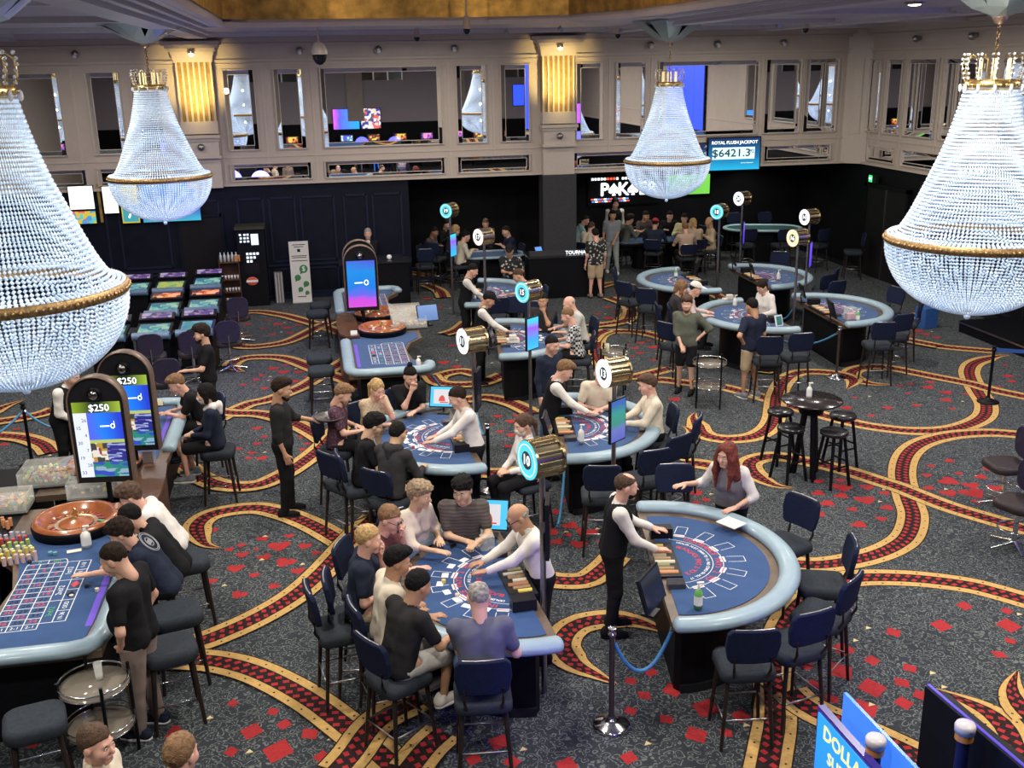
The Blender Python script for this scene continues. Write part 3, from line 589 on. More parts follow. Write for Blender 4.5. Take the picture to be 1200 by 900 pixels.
for i, (y, l) in enumerate(((23.6, 'nearer the corner'), (21.4, 'left of the chandelier chain'), (19.0, 'right of the chandelier chain'))):
    e = thing('eyeball_lamp', f'round steel cornice lamp on the right wall, {l}', 'lamp', (XR-.14, y, 5.9))
    MB().sphere((0, 0, 0), .085, 12).build('shade', M_steel, e); MB().cyl((.02, 0, 0), (.14, 0, .03), .05).build('bracket', M_steel, e)
# ceiling cameras and projectors
def dome_cam(x, y, z, label, drop=.35, r=.13):
    t = thing('security_camera', label, 'camera', (x, y, z))
    MB().cyl((0, 0, .1), (0, 0, drop+.1), .02).build('stem', M_creamtrim, t)
    MB().lathe([(.01, .22), (r*.6, .18), (r, .05), (r, -.03)], 16).build('housing', M_creamtrim, t)
    MB().sphere((0, 0, -.04), r*.92, 14, sc=(1, 1, 1.3)).build('dome', mat('smoked_dome', (.005, .005, .008), .08), t)
p = atY(374, 62, 22.0); dome_cam(p.x, p.y, p.z, 'large white and black dome camera hanging left of the big mirror', ZC-p.z-.1, .16)
for px, py, Y, l in ((546, 4, 19.5, 'small dark dome camera at the top edge of the gold coffer'), (945, 20, 22, 'black dome camera under the ceiling right of the middle chandelier'), (724, 38, 24.5, 'tiny dome camera right of the middle pilaster capital'), (488, 33, 24.5, 'tiny dome camera above the large mirror'), (165, 26, 21, 'small black dome camera above the left chandelier canopy')):
    p = atY(px, py, Y); dome_cam(p.x, p.y, min(p.z, 6.15), l, .95 if 'coffer' in l else .05, .07)
for px, py, Y, l in ((912, 28, 23, 'small silver projector spotlight under the ceiling near the black dome camera'), (594, 38, 25, 'tiny black cornice spotlight left of the middle pilaster'), (657, 28, 23.5, 'tiny lit spotlight above the middle pilaster')):
    p = atY(px, py, Y); t = thing('ceiling_spotlight', l, 'spotlight', (p.x, p.y, min(p.z, 6.2)))
    MB().cyl((0, -.08, 0), (0, .08, .03), .05).build('barrel', M_steel, t); MB().cyl((0, .02, 0), (0, .02, .12), .012).build('bracket', M_steel, t)
# ------------------------------------------------------------------ figures: smooth blended distance fields meshed with surface nets
def surf(prims, h, k=0.03, noise=None, post=None):
    """mesh the zero set of smoothly blended tapered capsules and ellipsoids; returns verts, quads"""
    lo = np.array([1e9]*3); hi = -lo
    P = []
    for p in prims:
        if p[0] in 'cC': a, b_, ra, rb = np.array(p[1], float), np.array(p[2], float), p[3], p[4]; R = max(ra, rb); l, u = np.minimum(a, b_)-R, np.maximum(a, b_)+R
        else: a = np.array(p[1], float); r = np.array(p[2], float); l, u = a-r, a+r
        P.append((p, l, u))
        if p[0] in 'ce': lo = np.minimum(lo, l); hi = np.maximum(hi, u)
    lo -= 2.5*h; hi += 2.5*h
    n = np.ceil((hi-lo)/h).astype(int)+1
    ax = [(lo[i]+h*np.arange(n[i])).astype(np.float32) for i in range(3)]
    D = np.full(n, 1.0, np.float32)
    for p, l, u in P:
        kk = p[5] if (p[0] in 'cC' and len(p) > 5) else (p[3] if (p[0] in 'eE' and len(p) > 3) else k)
        i0 = np.maximum(((l-kk-2*h-lo)/h).astype(int), 0); i1 = np.minimum(((u+kk+2*h-lo)/h).astype(int)+2, n)
        if (i1 <= i0).any(): continue
        sl = tuple(slice(i0[q], i1[q]) for q in range(3))
        X = ax[0][sl[0]][:, None, None]; Y = ax[1][sl[1]][None, :, None]; Z = ax[2][sl[2]][None, None, :]
        if p[0] in 'cC':
            a = np.array(p[1], np.float32); d = np.array(p[2], np.float32)-a; L2 = max(float(d@d), 1e-8)
            t = np.clip(((X-a[0])*d[0]+(Y-a[1])*d[1]+(Z-a[2])*d[2])/L2, 0, 1)
            s = np.sqrt((X-a[0]-t*d[0])**2+(Y-a[1]-t*d[1])**2+(Z-a[2]-t*d[2])**2)-(p[3]+t*(p[4]-p[3]))
        else:
            c, r = p[1], p[2]
            s = (np.sqrt(((X-c[0])/r[0])**2+((Y-c[1])/r[1])**2+((Z-c[2])/r[2])**2)-1)*min(r)
        cur = D[sl]
        if p[0] in 'CE':
            s = -s; hh = np.maximum(kk-np.abs(cur-s), 0)/kk; D[sl] = np.maximum(cur, s)+hh*hh*kk*0.25
        else:
            hh = np.maximum(kk-np.abs(cur-s), 0)/kk; D[sl] = np.minimum(cur, s)-hh*hh*kk*0.25
    X = ax[0][:, None, None]; Y = ax[1][None, :, None]; Z = ax[2][None, None, :]
    if noise: D = D+noise[0]*(np.sin(noise[1]*X+1.7*np.sin(noise[1]*.7*Z))*np.sin(noise[1]*1.1*Y+noise[1]*.5*X)*np.sin(noise[1]*.9*Z+noise[1]*.4*Y))
    if post is not None: D = post(X, Y, Z, D)
    D[0] = D[-1] = 1; D[:, 0] = D[:, -1] = 1; D[:, :, 0] = D[:, :, -1] = 1
    S = D < 0
    c = sum(S[i:n[0]-1+i, j:n[1]-1+j, q:n[2]-1+q].astype(np.int8) for i in (0, 1) for j in (0, 1) for q in (0, 1))
    mask = (c > 0) & (c < 8)
    ids = np.full(mask.shape, -1, np.int64); I = np.argwhere(mask); ids[mask] = np.arange(len(I))
    cor = {(i, j, q): D[I[:, 0]+i, I[:, 1]+j, I[:, 2]+q] for i in (0, 1) for j in (0, 1) for q in (0, 1)}
    acc = np.zeros((len(I), 3)); cnt = np.zeros(len(I))
    for a in cor:
        for d in range(3):
            if a[d] == 0:
                b_ = list(a); b_[d] = 1; da, db = cor[a], cor[tuple(b_)]
                cr_ = (da < 0) != (db < 0); t = np.where(cr_, da/np.where(cr_, da-db, 1), 0)
                pt = np.array(a, float)[None, :].repeat(len(I), 0); pt[:, d] += t
                acc += pt*cr_[:, None]; cnt += cr_
    V = (acc/np.maximum(cnt, 1)[:, None]+I)*h+lo
    Fs = []
    for d in range(3):
        e = [1, 1, 1]; e[d] = 0; o1, o2 = [x for x in range(3) if x != d]
        sa = [slice(1, -1)]*3; sb = [slice(1, -1)]*3; sa[d] = slice(0, n[d]-1); sb[d] = slice(1, n[d])
        A, B = S[tuple(sa)], S[tuple(sb)]; J = np.argwhere(A != B)
        if not len(J): continue
        inside = A[J[:, 0], J[:, 1], J[:, 2]]
        J = J.copy(); J[:, o1] += 1; J[:, o2] += 1
        def cell(a, b_):
            K = J.copy(); K[:, o1] -= a; K[:, o2] -= b_; return ids[K[:, 0], K[:, 1], K[:, 2]]
        q = np.stack([cell(1, 1), cell(0, 1), cell(0, 0), cell(1, 0)], 1)
        flip = inside if d != 1 else ~inside
        q[~flip] = q[~flip][:, ::-1]
        Fs.append(q)
    F = np.concatenate(Fs); F = F[(F >= 0).all(1)]
    return V, F
def mesh_np(name, parts, mats, smooth=True):
    """parts: list of (verts, quads, material index) joined into one mesh"""
    V = []; F = []; M = []; o = 0
    for v, f, mi in parts: V.append(v); F.append(f+o); M.append(np.full(len(f), mi) if np.isscalar(mi) else mi); o += len(v)
    V = np.concatenate(V).astype(np.float32); F = np.concatenate(F); M = np.concatenate(M)
    me = bpy.data.meshes.new(name); me.vertices.add(len(V)); me.vertices.foreach_set('co', V.ravel())
    me.loops.add(F.size); me.loops.foreach_set('vertex_index', F.ravel().astype(np.int32))
    me.polygons.add(len(F)); me.polygons.foreach_set('loop_start', np.arange(0, F.size, 4, dtype=np.int32)); me.polygons.foreach_set('loop_total', np.full(len(F), 4, dtype=np.int32))
    for m_ in mats: me.materials.append(m_)
    me.polygons.foreach_set('material_index', M.astype(np.int32)); me.polygons.foreach_set('use_smooth', np.full(len(F), smooth))
    me.update(calc_edges=True); return me
def obj_np(name, parts, mats, parent):
    o = bpy.data.objects.new(name, mesh_np(name, parts, mats)); COL.objects.link(o); o.parent = parent; return o

def ball(c, r, n=8):
    """small quad ball used for eyes"""
    V = []; k = n//2
    for i in range(k+1):
        ph = -PI/2+PI*i/k
        for j in range(n): V.append((c[0]+r[0]*math.cos(ph)*math.cos(2*PI*j/n), c[1]+r[1]*math.cos(ph)*math.sin(2*PI*j/n), c[2]+r[2]*math.sin(ph)))
    F = [(i*n+j, i*n+(j+1) % n, (i+1)*n+(j+1) % n, (i+1)*n+j) for i in range(k) for j in range(n)]
    return np.array(V), np.array(F)
LODS = ((.020, .018, .0085, .0062), (.026, .024, .012, .009), (.034, .032, .016, .013))
CACHE = {}
def head_parts(lod, female):
    key = ('head', lod, female)
    if key in CACHE: return CACHE[key]
    j = .92 if female else 1.0
    pr = [('e', (0, -.012, .028), (.076, .096, .092)), ('e', (0, .022, -.045), (.058*j, .066, .068)), ('c', (-.018, .070, -.095), (.018, .070, -.095), .02*j, .02*j),
          ('c', (0, .088, .006), (0, .108, -.026), .009, .015, .012), ('c', (-.034, .078, .024), (.034, .078, .024), .013, .013, .02),
          ('e', (-.042, .058, -.03), (.026, .03, .03)), ('e', (.042, .058, -.03), (.026, .03, .03)),
          ('E', (-.031, .098, .004), (.018, .016, .012), .012), ('E', (.031, .098, .004), (.018, .016, .012), .012),
          ('c', (-.018, .084, -.062), (.018, .084, -.062), .010, .010, .014),
          ('e', (-.078, -.008, -.006), (.011, .022, .032), .006), ('e', (.078, -.008, -.006), (.011, .022, .032), .006),
          ('c', (0, -.02, -.05), (0, -.035, -.17), .058*j, .055*j, .03)]
    V, F = surf(pr, LODS[lod][2], .03); parts = [(V, F, 0)]
    for sx in (-1, 1):
        parts.append((*ball((sx*.031, .082, .004), (.013, .011, .008)), 1)); parts.append((*ball((sx*.031, .0905, .004), (.006, .004, .006), 6), 2))
        parts.append((*ball((sx*.032, .091, .028), (.017, .006, .0035), 6), 4))
    parts.append((*ball((0, .092, -.062), (.022, .007, .0065)), 3))
    CACHE[key] = parts; return parts
def hair_parts(style, lod):
    key = ('hair', style, lod)
    if key in CACHE: return CACHE[key]
    h = LODS[lod][2]*1.15; t = {'short': .012, 'crop': .007, 'fade': .012, 'curly': .026, 'quiff': .016, 'balding': .006, 'bald': .004, 'bun': .012, 'ponytail': .013, 'long': .011, 'bob': .02, 'shaggy': .024, 'bangs': .018}.get(style, .012)
    pr = [('e', (0, -.016, .036), (.076+.55*t, .096+.9*t, .088+t))]
    amp, fr = (.010, 85) if style in ('curly', 'shaggy') else (.0055, 105)
    if style == 'fade' or style == 'quiff': pr.append(('e', (0, .03, .105), (.06, .075, .035)))
    if style == 'shaggy': pr.append(('e', (0, .02, .10), (.08, .09, .05)))
    if style == 'curly': pr.append(('e', (0, .02, .10), (.078, .085, .045)))
    if style == 'bun': pr.append(('e', (0, -.055, .15), (.035, .035, .03), .01))
    if style == 'ponytail': pr += [('c', (0, -.11, .03), (0, -.15, -.03), .028, .03), ('c', (0, -.15, -.03), (0, -.14, -.20), .03, .014)]
    if style in ('long', 'redlong'): pr += [('c', (sx_*a_[0], a_[1], a_[2]), (sx_*b_[0], b_[1], b_[2]), r0_, r1_) for sx_ in (-1, 1) for a_, b_, r0_, r1_ in (((.045, .045, .085), (.080, .050, -.02), .028, .030), ((.080, .050, -.02), (.090, .075, -.16), .030, .032), ((.090, .075, -.16), (.075, .115, -.33), .032, .012), ((.07, -.02, .0), (.10, .0, -.22), .04, .045))]+[('c', (0, -.08, .0), (0, -.10, -.28), .06, .05)]
    if style == 'bob': pr += [('c', (-.07, -.01, .02), (-.075, .0, -.08), .03, .03), ('c', (.07, -.01, .02), (.075, .0, -.08), .03, .03), ('c', (0, -.08, .0), (0, -.08, -.09), .05, .045)]
    low = {'long': -1, 'bob': -.13, 'ponytail': -.2, 'bald': -.05}.get(style, -.07)
    hl = .02 if style in ('bangs', 'bob', 'shaggy', 'curly') else 0.0
    def post(X, Y, Z, D):
        face = (.8*Y-.9*Z+.4*np.abs(X)-.010-hl)*.8
        if style in ('long', 'bob', 'bangs', 'ponytail'):
            face = -(np.sqrt((X/.056)**2+((Y-.115)/.10)**2+((Z+.012)/(.092 if style != 'bangs' else .065))**2)-1)*.056
            face = np.maximum(face, np.where(Z < -.05, np.where(np.abs(X) < .058, Y+.03, -1), -1))
            if style == 'ponytail': face = np.maximum(face, np.minimum(-Z-.0, Y+.02)+0*X)
        D = np.maximum(D, face)
        if style not in ('long', 'ponytail', 'bob', 'shaggy', 'bangs'): D = np.maximum(D, np.minimum(.006-Z, Y+.035)+0*X)
        D = np.maximum(D, -Z+low+0*X)
        if style == 'bald': D = np.maximum(D, Z-.035)
        if style == 'balding': D = np.maximum(D, -(np.sqrt((X/.055)**2+((Y-.03)/.085)**2+((Z-.14)/.06)**2)-1)*.05)
        if style == 'fade': pass
        return D
    r = surf(pr, h, .03, (amp, fr), post); CACHE[key] = r; return r
def cap_parts(lod):
    key = ('cap', lod)
    if key in CACHE: return CACHE[key]
    def post(X, Y, Z, D): return np.maximum(D, -Z+.035-.25*Y+0*X)
    pr = [('e', (0, -.012, .045), (.092, .112, .10)), ('e', (0, .115, .075), (.07, .085, .012), .01)]
    r = surf(pr, LODS[lod][2]*1.1, .02, None, lambda X, Y, Z, D: np.maximum(D, -Z+.045+0*X+0*Y)); CACHE[key] = r; return r
def beard_parts(lod, full):
    key = ('beard', lod, full)
    if key in CACHE: return CACHE[key]
    pr = [('e', (0, .022, -.048), (.063, .071, .072)), ('c', (-.018, .074, -.10), (.018, .074, -.10), .026, .026), ('E', (0, .105, -.062), (.026, .03, .012), .01)]
    r = surf(pr, LODS[lod][2]*1.1, .02, (.003, 120), lambda X, Y, Z, D: np.maximum(D, np.maximum(Z+.035-.3*Y*0+0*X, -Y+.0))); CACHE[key] = r; return r
def mask_parts(lod):
    key = ('mask', lod)
    if key in CACHE: return CACHE[key]
    pr = [('e', (0, .034, -.055), (.064, .072, .062)), ('c', (0, .09, -.02), (0, .105, -.03), .016, .02, .02)]
    r = surf(pr, LODS[lod][2]*1.1, .02, None, lambda X, Y, Z, D: np.maximum(D, np.maximum(-Y+.02+0*X, Z+.018+.0*Y))); CACHE[key] = r; return r
def hand_parts(pose, lod):
    """right hand, wrist at origin, fingers along +y, palm facing -z, thumb towards -x"""
    key = ('hand', pose, lod)
    if key in CACHE: return CACHE[key]
    curl = {'flat': 12, 'relax': 32, 'grip': 68}[pose]; pr = [('e', (0, .045, 0), (.040, .052, .016)), ('c', (0, -.03, 0), (0, .02, 0), .026, .028)]
    fr = .0092 if lod == 0 else (.0105 if lod == 1 else .012)
    for i, (x, L, sp) in enumerate(((-.030, .068, .16), (-.010, .078, .04), (.011, .072, -.05), (.030, .056, -.17))):
        p = np.array((x, .082, 0.)); a = math.radians(curl*.35); dx = -sp*.6
        for seg, fr_ in ((.42, 1.0), (.32, .95), (.26, .85)):
            d = np.array((dx, math.cos(a), -math.sin(a))); q = p+d*L*seg; pr.append(('c', p, q, fr*fr_, fr*fr_*.92, .006)); p = q; a += math.radians(curl)
    pr += [('c', (-.022, .015, -.004), (-.052, .048, -.012), .014, .012, .012), ('c', (-.052, .048, -.012), (-.060 if pose != 'grip' else -.04, .082, -.02 if pose != 'grip' else -.035), .011, .0085, .006)]
    r = surf(pr, LODS[lod][3], .012); CACHE[key] = r; return r
def shoe_parts(lod):
    key = ('shoe', lod)
    if key in CACHE: return CACHE[key]
    up = surf([('c', (0, -.05, .055), (0, .10, .04), .048, .036), ('c', (0, .10, .04), (0, .16, .034), .038, .03), ('c', (0, -.045, .06), (0, -.03, .11), .042, .044)], LODS[lod][1]*.8, .03, None, lambda X, Y, Z, D: np.maximum(np.maximum(D, -Z+.018+0*X+0*Y), Z-.115+0*X+0*Y))
    so = surf([('c', (0, -.05, .015), (0, .06, .015), .046, .05), ('c', (0, .06, .015), (0, .155, .015), .048, .036)], LODS[lod][1]*.7, .03, None, lambda X, Y, Z, D: np.maximum(np.maximum(D, -Z+0*X+0*Y), Z-.028+0*X+0*Y))
    CACHE[key] = (up, so); return CACHE[key]
SK = {'light': (.62, .36, .26), 'pink': (.68, .38, .29), 'tan': (.46, .25, .15), 'brown': (.26, .13, .075), 'asian': (.60, .38, .24)}
def skin_mat(n): return mat('skin_'+n, SK[n], .5, var=.06, vs=20)
HC = {'black': (.008, .007, .007), 'dark': (.022, .013, .009), 'brown': (.07, .035, .018), 'light': (.19, .10, .045), 'blond': (.42, .27, .11), 'grey': (.30, .28, .26), 'red': (.13, .018, .010), 'streak': (.28, .2, .12)}
def hair_mat(n): return mat('hair_'+n, HC[n], .75, var=.45, vs=45, bump=.8, bs=110)
def cloth(name, col, pat=None, col2=(0.8, 0.8, 0.8), sc=22.0):
    """plain or patterned cloth, all procedural"""
    if name in MATS: return MATS[name]
    if pat is None: return mat(name, col, .85, var=.12, vs=7, bump=.25, bs=28)
    m_, nt_, b_ = new_mat(name); b_.inputs['Roughness'].default_value = .85
    tc_ = nt_.nodes.new('ShaderNodeTexCoord')
    mxx = nt_.nodes.new('ShaderNodeMixRGB'); mxx.inputs['Color1'].default_value = (*col, 1); mxx.inputs['Color2'].default_value = (*col2, 1)
    if pat == 'check':
        c_ = nt_.nodes.new('ShaderNodeTexChecker'); c_.inputs['Scale'].default_value = sc; nt_.links.new(tc_.outputs['Object'], c_.inputs['Vector']); nt_.links.new(c_.outputs['Fac'], mxx.inputs['Fac'])
    elif pat == 'stripe':
        w = nt_.nodes.new('ShaderNodeTexWave'); w.bands_direction = 'Z'; w.inputs['Scale'].default_value = sc; nt_.links.new(tc_.outputs['Object'], w.inputs['Vector']); nt_.links.new(w.outputs['Fac'], mxx.inputs['Fac'])
    else:
        v_ = nt_.nodes.new('ShaderNodeTexVoronoi'); v_.inputs['Scale'].default_value = sc; nt_.links.new(tc_.outputs['Object'], v_.inputs['Vector'])
        r_ = nt_.nodes.new('ShaderNodeValToRGB'); r_.color_ramp.interpolation = 'CONSTANT'; r_.color_ramp.elements[0].color = (1, 1, 1, 1); r_.color_ramp.elements[1].position = .36; r_.color_ramp.elements[1].color = (0, 0, 0, 1)
        nt_.links.new(v_.outputs['Distance'], r_.inputs['Fac']); nt_.links.new(r_.outputs['Color'], mxx.inputs['Fac'])
    nt_.links.new(mxx.outputs[0], b_.inputs['Base Color']); MATS[name] = m_; return m_
CL = {
 'black': cloth('black_cotton', (.010, .010, .012)), 'softblack': cloth('washed_black_cotton', (.022, .021, .022)), 'navy': cloth('navy_cotton', (.018, .024, .045)), 'charcoal': cloth('charcoal_cotton', (.035, .033, .036)),
 'white': cloth('white_cotton', (.72, .68, .64)), 'cream': cloth('cream_cotton', (.66, .58, .46)), 'creamgrey': cloth('pale_grey_cotton', (.48, .47, .44)), 'greyblue': cloth('grey_blue_cotton', (.095, .10, .15)), 'grey': cloth('grey_cotton', (.20, .22, .24)),
 'khaki': cloth('khaki_cotton', (.42, .32, .20)), 'taupe': cloth('taupe_cotton', (.20, .15, .13)), 'denim': cloth('blue_denim', (.05, .08, .17)), 'paledenim': cloth('washed_denim', (.26, .28, .28)), 'olive': cloth('olive_cotton', (.09, .10, .075)), 'teal': cloth('teal_cotton', (.25, .42, .42)),
 'tan': cloth('tan_linen', (.47, .36, .24)), 'yellow': cloth('pale_yellow_cotton', (.60, .56, .30)), 'brownred': cloth('maroon_cotton', (.10, .03, .03)), 'pinkwhite': cloth('pale_pink_cotton', (.62, .50, .48)), 'purple': cloth('purple_floral', (.055, .022, .045), 'spots', (.16, .06, .09), 30),
 'bwcheck': cloth('black_white_check', (.02, .02, .02), 'check', (.6, .6, .6), 24), 'creamcheck': cloth('cream_check', (.60, .48, .33), 'check', (.48, .37, .25), 34), 'brownstripe': cloth('brown_stripe', (.055, .045, .04), 'stripe', (.10, .085, .075), 9), 'floral': cloth('black_floral', (.012, .012, .014), 'spots', (.45, .45, .42), 15),
 'plaid': cloth('brown_plaid', (.34, .18, .10), 'check', (.55, .45, .35), 30), 'darkpattern': cloth('dark_pattern', (.05, .035, .035), 'spots', (.12, .09, .08), 22), 'cowl': cloth('cream_knit', (.50, .45, .36)),
 'vest': cloth('black_waistcoat', (.008, .008, .010)), 'silver': cloth('silver_waistcoat', (.20, .19, .20)), 'redcap': cloth('red_cap_cloth', (.45, .03, .03))}

def n3(v): v = np.array(v, float); return v/np.linalg.norm(v)
def rotx(p, a): c, s = math.cos(a), math.sin(a); return np.array((p[0], p[1]*c+p[2]*s, -p[1]*s+p[2]*c))   # +a leans forward (+y)
SEATS = []
def person(label, px, py, face, pose='sit', shirt='black', sleeve='short', lower='black', shorts=False, hair=('short', 'dark'), skin='light', lean=14, turn=0, nod=18, hl='table', hr='table', shoe='black', female=False, vest=None, cap=None, beard=None, mask=None, s=1.0, build=1.0, hz=None, seat=.74, chair='chair', hood=None, glasses=False, tuck=False, group=None, tie=False, suit=False, xy=None, legs=None, twist=0, scarf=None):
    lean_r = math.radians(lean); ln = lambda p: rotx(np.array(p, float), lean_r)*1.0
    w = build*(1.10 if not female else 1.02); sh = .165 if not female else .145; hipz = (seat+.085) if pose == 'sit' else .93*s
    base = np.array((0, 0, hipz))
    T = lambda x, y, z: base+rotx(np.array((x*s, y*s, z*s)), lean_r*(0.75+.5*max(0, z)))
    neck = T(0, -.01, .50); hd = neck+rotx(np.array((0, .035, .158))*s, math.radians(nod)*.6+lean_r*.45)
    # place the figure so that its head stands where the photograph shows it
    fr = math.radians(face-90); cf_, sf_ = math.cos(fr), math.sin(fr)
    if xy: wx, wy = xy
    else:
        hp = at(px, py, hd[2]); wx = hp.x-(hd[0]*cf_-hd[1]*sf_); wy = hp.y-(hd[0]*sf_+hd[1]*cf_)
    dist = math.hypot(wx, wy); lod = 0 if dist < 13.2 else (1 if dist < 19.5 else 2)
    hb, hc, hh_, hn = LODS[lod]
    t = thing('person', label, 'person', (wx, wy, 0), fr, group)
    # arms
    SL, SR = T(-sh*w, -.01, .435), T(sh*w, -.01, .435)
    ua, fa = .29*s, .255*s
    def target(k_, sd):
        if isinstance(k_, tuple): return np.array((k_[0], k_[1], k_[2]), float)
        if k_ == 'table': return np.array((sd*.17, hd[1]+.22 if pose == 'sit' else hd[1]+.30, .985))
        if k_ == 'near': return np.array((sd*.12, hd[1]+.12, .99))
        if k_ == 'cross': return np.array((-sd*.03, hd[1]+.17, .99))
        if k_ == 'chin': return np.array((sd*.03, hd[1]+.10, hd[2]-.17))
        if k_ == 'lap': return np.array((sd*.07, .30, hipz+.12))
        if k_ == 'side': return np.array((sd*.25, .05, hipz-.10))
        if k_ == 'hip': return np.array((sd*.20, .0, hipz+.06))
        if k_ == 'pocket': return np.array((sd*.20, .06, hipz-.04))
        if k_ == 'back': return np.array((sd*.03, .22, hipz-.02))
        return np.array((sd*.2, .3, 1.0))
    def ik(S_, k_, sd):
        W = target(k_, sd); d = W-S_; L = np.linalg.norm(d); mx_ = (ua+fa)*.985
        if L > mx_: W = S_+d*mx_/L; L = mx_
        L = max(L, .14); dn = (W-S_)/max(np.linalg.norm(W-S_), 1e-6)
        pole = np.array((sd*.55, -.25, -.8)) if k_ not in ('hip',) else np.array((sd*1.0, -.4, 0))
        if k_ == 'side': pole = np.array((sd*.2, -1, 0))
        q = pole-dn*(pole@dn); q = n3(q); aa = (ua*ua-fa*fa+L*L)/(2*L); hh = math.sqrt(max(ua*ua-aa*aa, 0)); return S_+dn*aa+q*hh, W
    EL, WL = ik(SL, hl, -1); ER, WR = ik(SR, hr, 1)
    # legs
    HL, HR = base+np.array((-.085*w, 0, -.02)), base+np.array((.085*w, 0, -.02))
    if pose == 'sit':
        kz = seat+.045
        KL, KR = np.array((-.13*w, .43*s, kz)), np.array((.13*w, .43*s, kz)); fz = max(0.0, min(.32, seat-.42))
        AL, AR = np.array((-.13, .40, fz+.10)), np.array((.14, .36, fz+.10))
        if legs == 'floor': KL, KR, AL, AR = np.array((-.12, .40, kz-.10)), np.array((.14, .42, kz-.08)), np.array((-.11, .50, .10)), np.array((.15, .56, .10)); fz = 0
    else:
        st = 1 if legs != 'stride' else 2.4
        KL, KR = np.array((-.10, .03+.05*(st-1), .50*s)), np.array((.10, .02, .50*s)); AL, AR = np.array((-.115*1.1, .03+.12*(st-1), .10)), np.array((.12, -.03-.05*(st-1), .10)); fz = 0
    th = .078*w*(.95 if female else 1)
    legprims = [('c', HL, KL, th, .056*w), ('c', KL, AL, .053*w, .036), ('c', HR, KR, th, .056*w), ('c', KR, AR, .053*w, .036)]
    tor = lambda e: [('c', T(-.065*w, 0, -.02), T(-.058*w, .01, .16), .098*w+e, .088*w+e), ('c', T(.065*w, 0, -.02), T(.058*w, .01, .16), .098*w+e, .088*w+e),
                     ('c', T(-.058*w, .01, .16), T(-.07*w, .0, .36), .088*w+e, .098*w+e), ('c', T(.058*w, .01, .16), T(.07*w, .0, .36), .088*w+e, .098*w+e),
                     ('c', T(-.06, -.01, .41), T(-sh*w, -.01, .435), .072+e, .052*w+e), ('c', T(.06, -.01, .41), T(sh*w, -.01, .435), .072+e, .052*w+e), ('c', T(0, -.01, .40), T(0, -.012, .49), .07+e, .05+e)]
    if build > 1.1: tor0 = tor; tor = lambda e: tor0(e)+[('e', T(0, .06, .12), (.13*w+e, .12*w+e, .15+e))]
    if female: tor1 = tor; tor = lambda e: tor1(e)+[('e', T(-.065, .085, .30), (.055+e, .05+e, .055+e)), ('e', T(.065, .085, .30), (.055+e, .05+e, .055+e))]
    armp = lambda e: [('c', SL, EL, .047*w+e, .038+e), ('c', EL, WL, .038+e, .026+e), ('c', SR, ER, .047*w+e, .038+e), ('c', ER, WR, .038+e, .026+e)]
    body = tor(-.016)+armp(0)+[(*q[:3], q[3]-.004, q[4]-.002) for q in legprims]+[('c', neck-np.array((0, 0, .05)), hd+np.array((0, -.02, -.09)), .054, .052)]
    parts = [(*surf(body, hb, .03), 0)]
    # head
    ha = math.radians(turn); hp_ = math.radians(nod)
    Rh = np.array(Matrix.Rotation(ha, 3, 'Z') @ Matrix.Rotation(-hp_, 3, 'X'))*s*1.08
    HT = lambda V: V@Rh.T+hd
    for V, F, mi in head_parts(lod, female): parts.append((HT(V), F, mi))
    for sd, E_, W_, k_ in ((-1, EL, WL, hl), (1, ER, WR, hr)):
        d = n3(W_-E_); ps = 'flat' if k_ in ('table', 'cross', 'near') or isinstance(k_, tuple) else ('grip' if k_ in ('chin',) else 'relax')
        if isinstance(k_, tuple) and len(k_) > 3: ps = k_[3]
        up = np.array((0, 0, 1.)); 
        if ps == 'flat': d = n3((d[0], d[1], d[2]*.25))
        if k_ in ('side', 'pocket'): up = np.array((sd*1.0, 0, .0))
        if k_ == 'chin': up = np.array((0, -1., 0)); d = n3((d[0], d[1], abs(d[2])+.3))
        x = n3(np.cross(d, up)); z = np.cross(x, d)
        V, F = hand_parts(ps, lod); V = V.copy(); F2 = F
        if sd < 0: V[:, 0] *= -1; F2 = F[:, ::-1]
        parts.append((V@np.stack([x, d, z])*s+W_, F2, 0))
    sm_ = skin_mat(skin)
    bo = obj_np('body', parts, [sm_, mat('eye_white', (.75, .72, .7), .3, var=0), mat('iris', (.02, .012, .01), .2, var=0), mat('lips_'+skin, tuple(a*b2 for a, b2 in zip(SK[skin], (.85, .55, .55))), .5, var=0), hair_mat(hair[1])], t)
    # clothes
    sc_ = CL[shirt]; lowz = -.03 if tuck else -.10
    sp = tor(.012); 
    if sleeve == 'long': sp = sp+[('c', SL, EL, .047*w+.016, .038+.014), ('c', EL, WL-n3(WL-EL)*.015, .038+.013, .026+.012), ('c', SR, ER, .047*w+.016, .038+.014), ('c', ER, WR-n3(WR-ER)*.015, .038+.013, .026+.012)]
    elif sleeve == 'rolled': sp = sp+[('c', SL, EL, .047*w+.018, .038+.018), ('c', EL, EL+(WL-EL)*.25, .052, .048), ('c', SR, ER, .047*w+.018, .038+.018), ('c', ER, ER+(WR-ER)*.25, .052, .048)]
    elif sleeve == 'short': sp = sp+[('c', SL, SL+(EL-SL)*.68, .047*w+.018, .042+.018), ('c', SR, SR+(ER-SR)*.68, .047*w+.018, .042+.018)]
    nk = neck; lim = base+np.array((0, 0, lowz))
    def shp(X, Y, Z, D):
        D = np.maximum(D, -(Z-(hipz+lowz*s))+0*X+0*Y) if pose != 'sit' else np.maximum(D, -(Z-(hipz-.07))+0*X+0*Y)
        return np.maximum(D, -(np.sqrt((X-nk[0])**2+(Y-nk[1]-.03)**2+(Z-nk[2]-.025)**2)-.065))
    shirt_o = obj_np('shirt', [(*surf(sp, hc, .03, (.0055, 26), shp), 0)], [sc_], t)
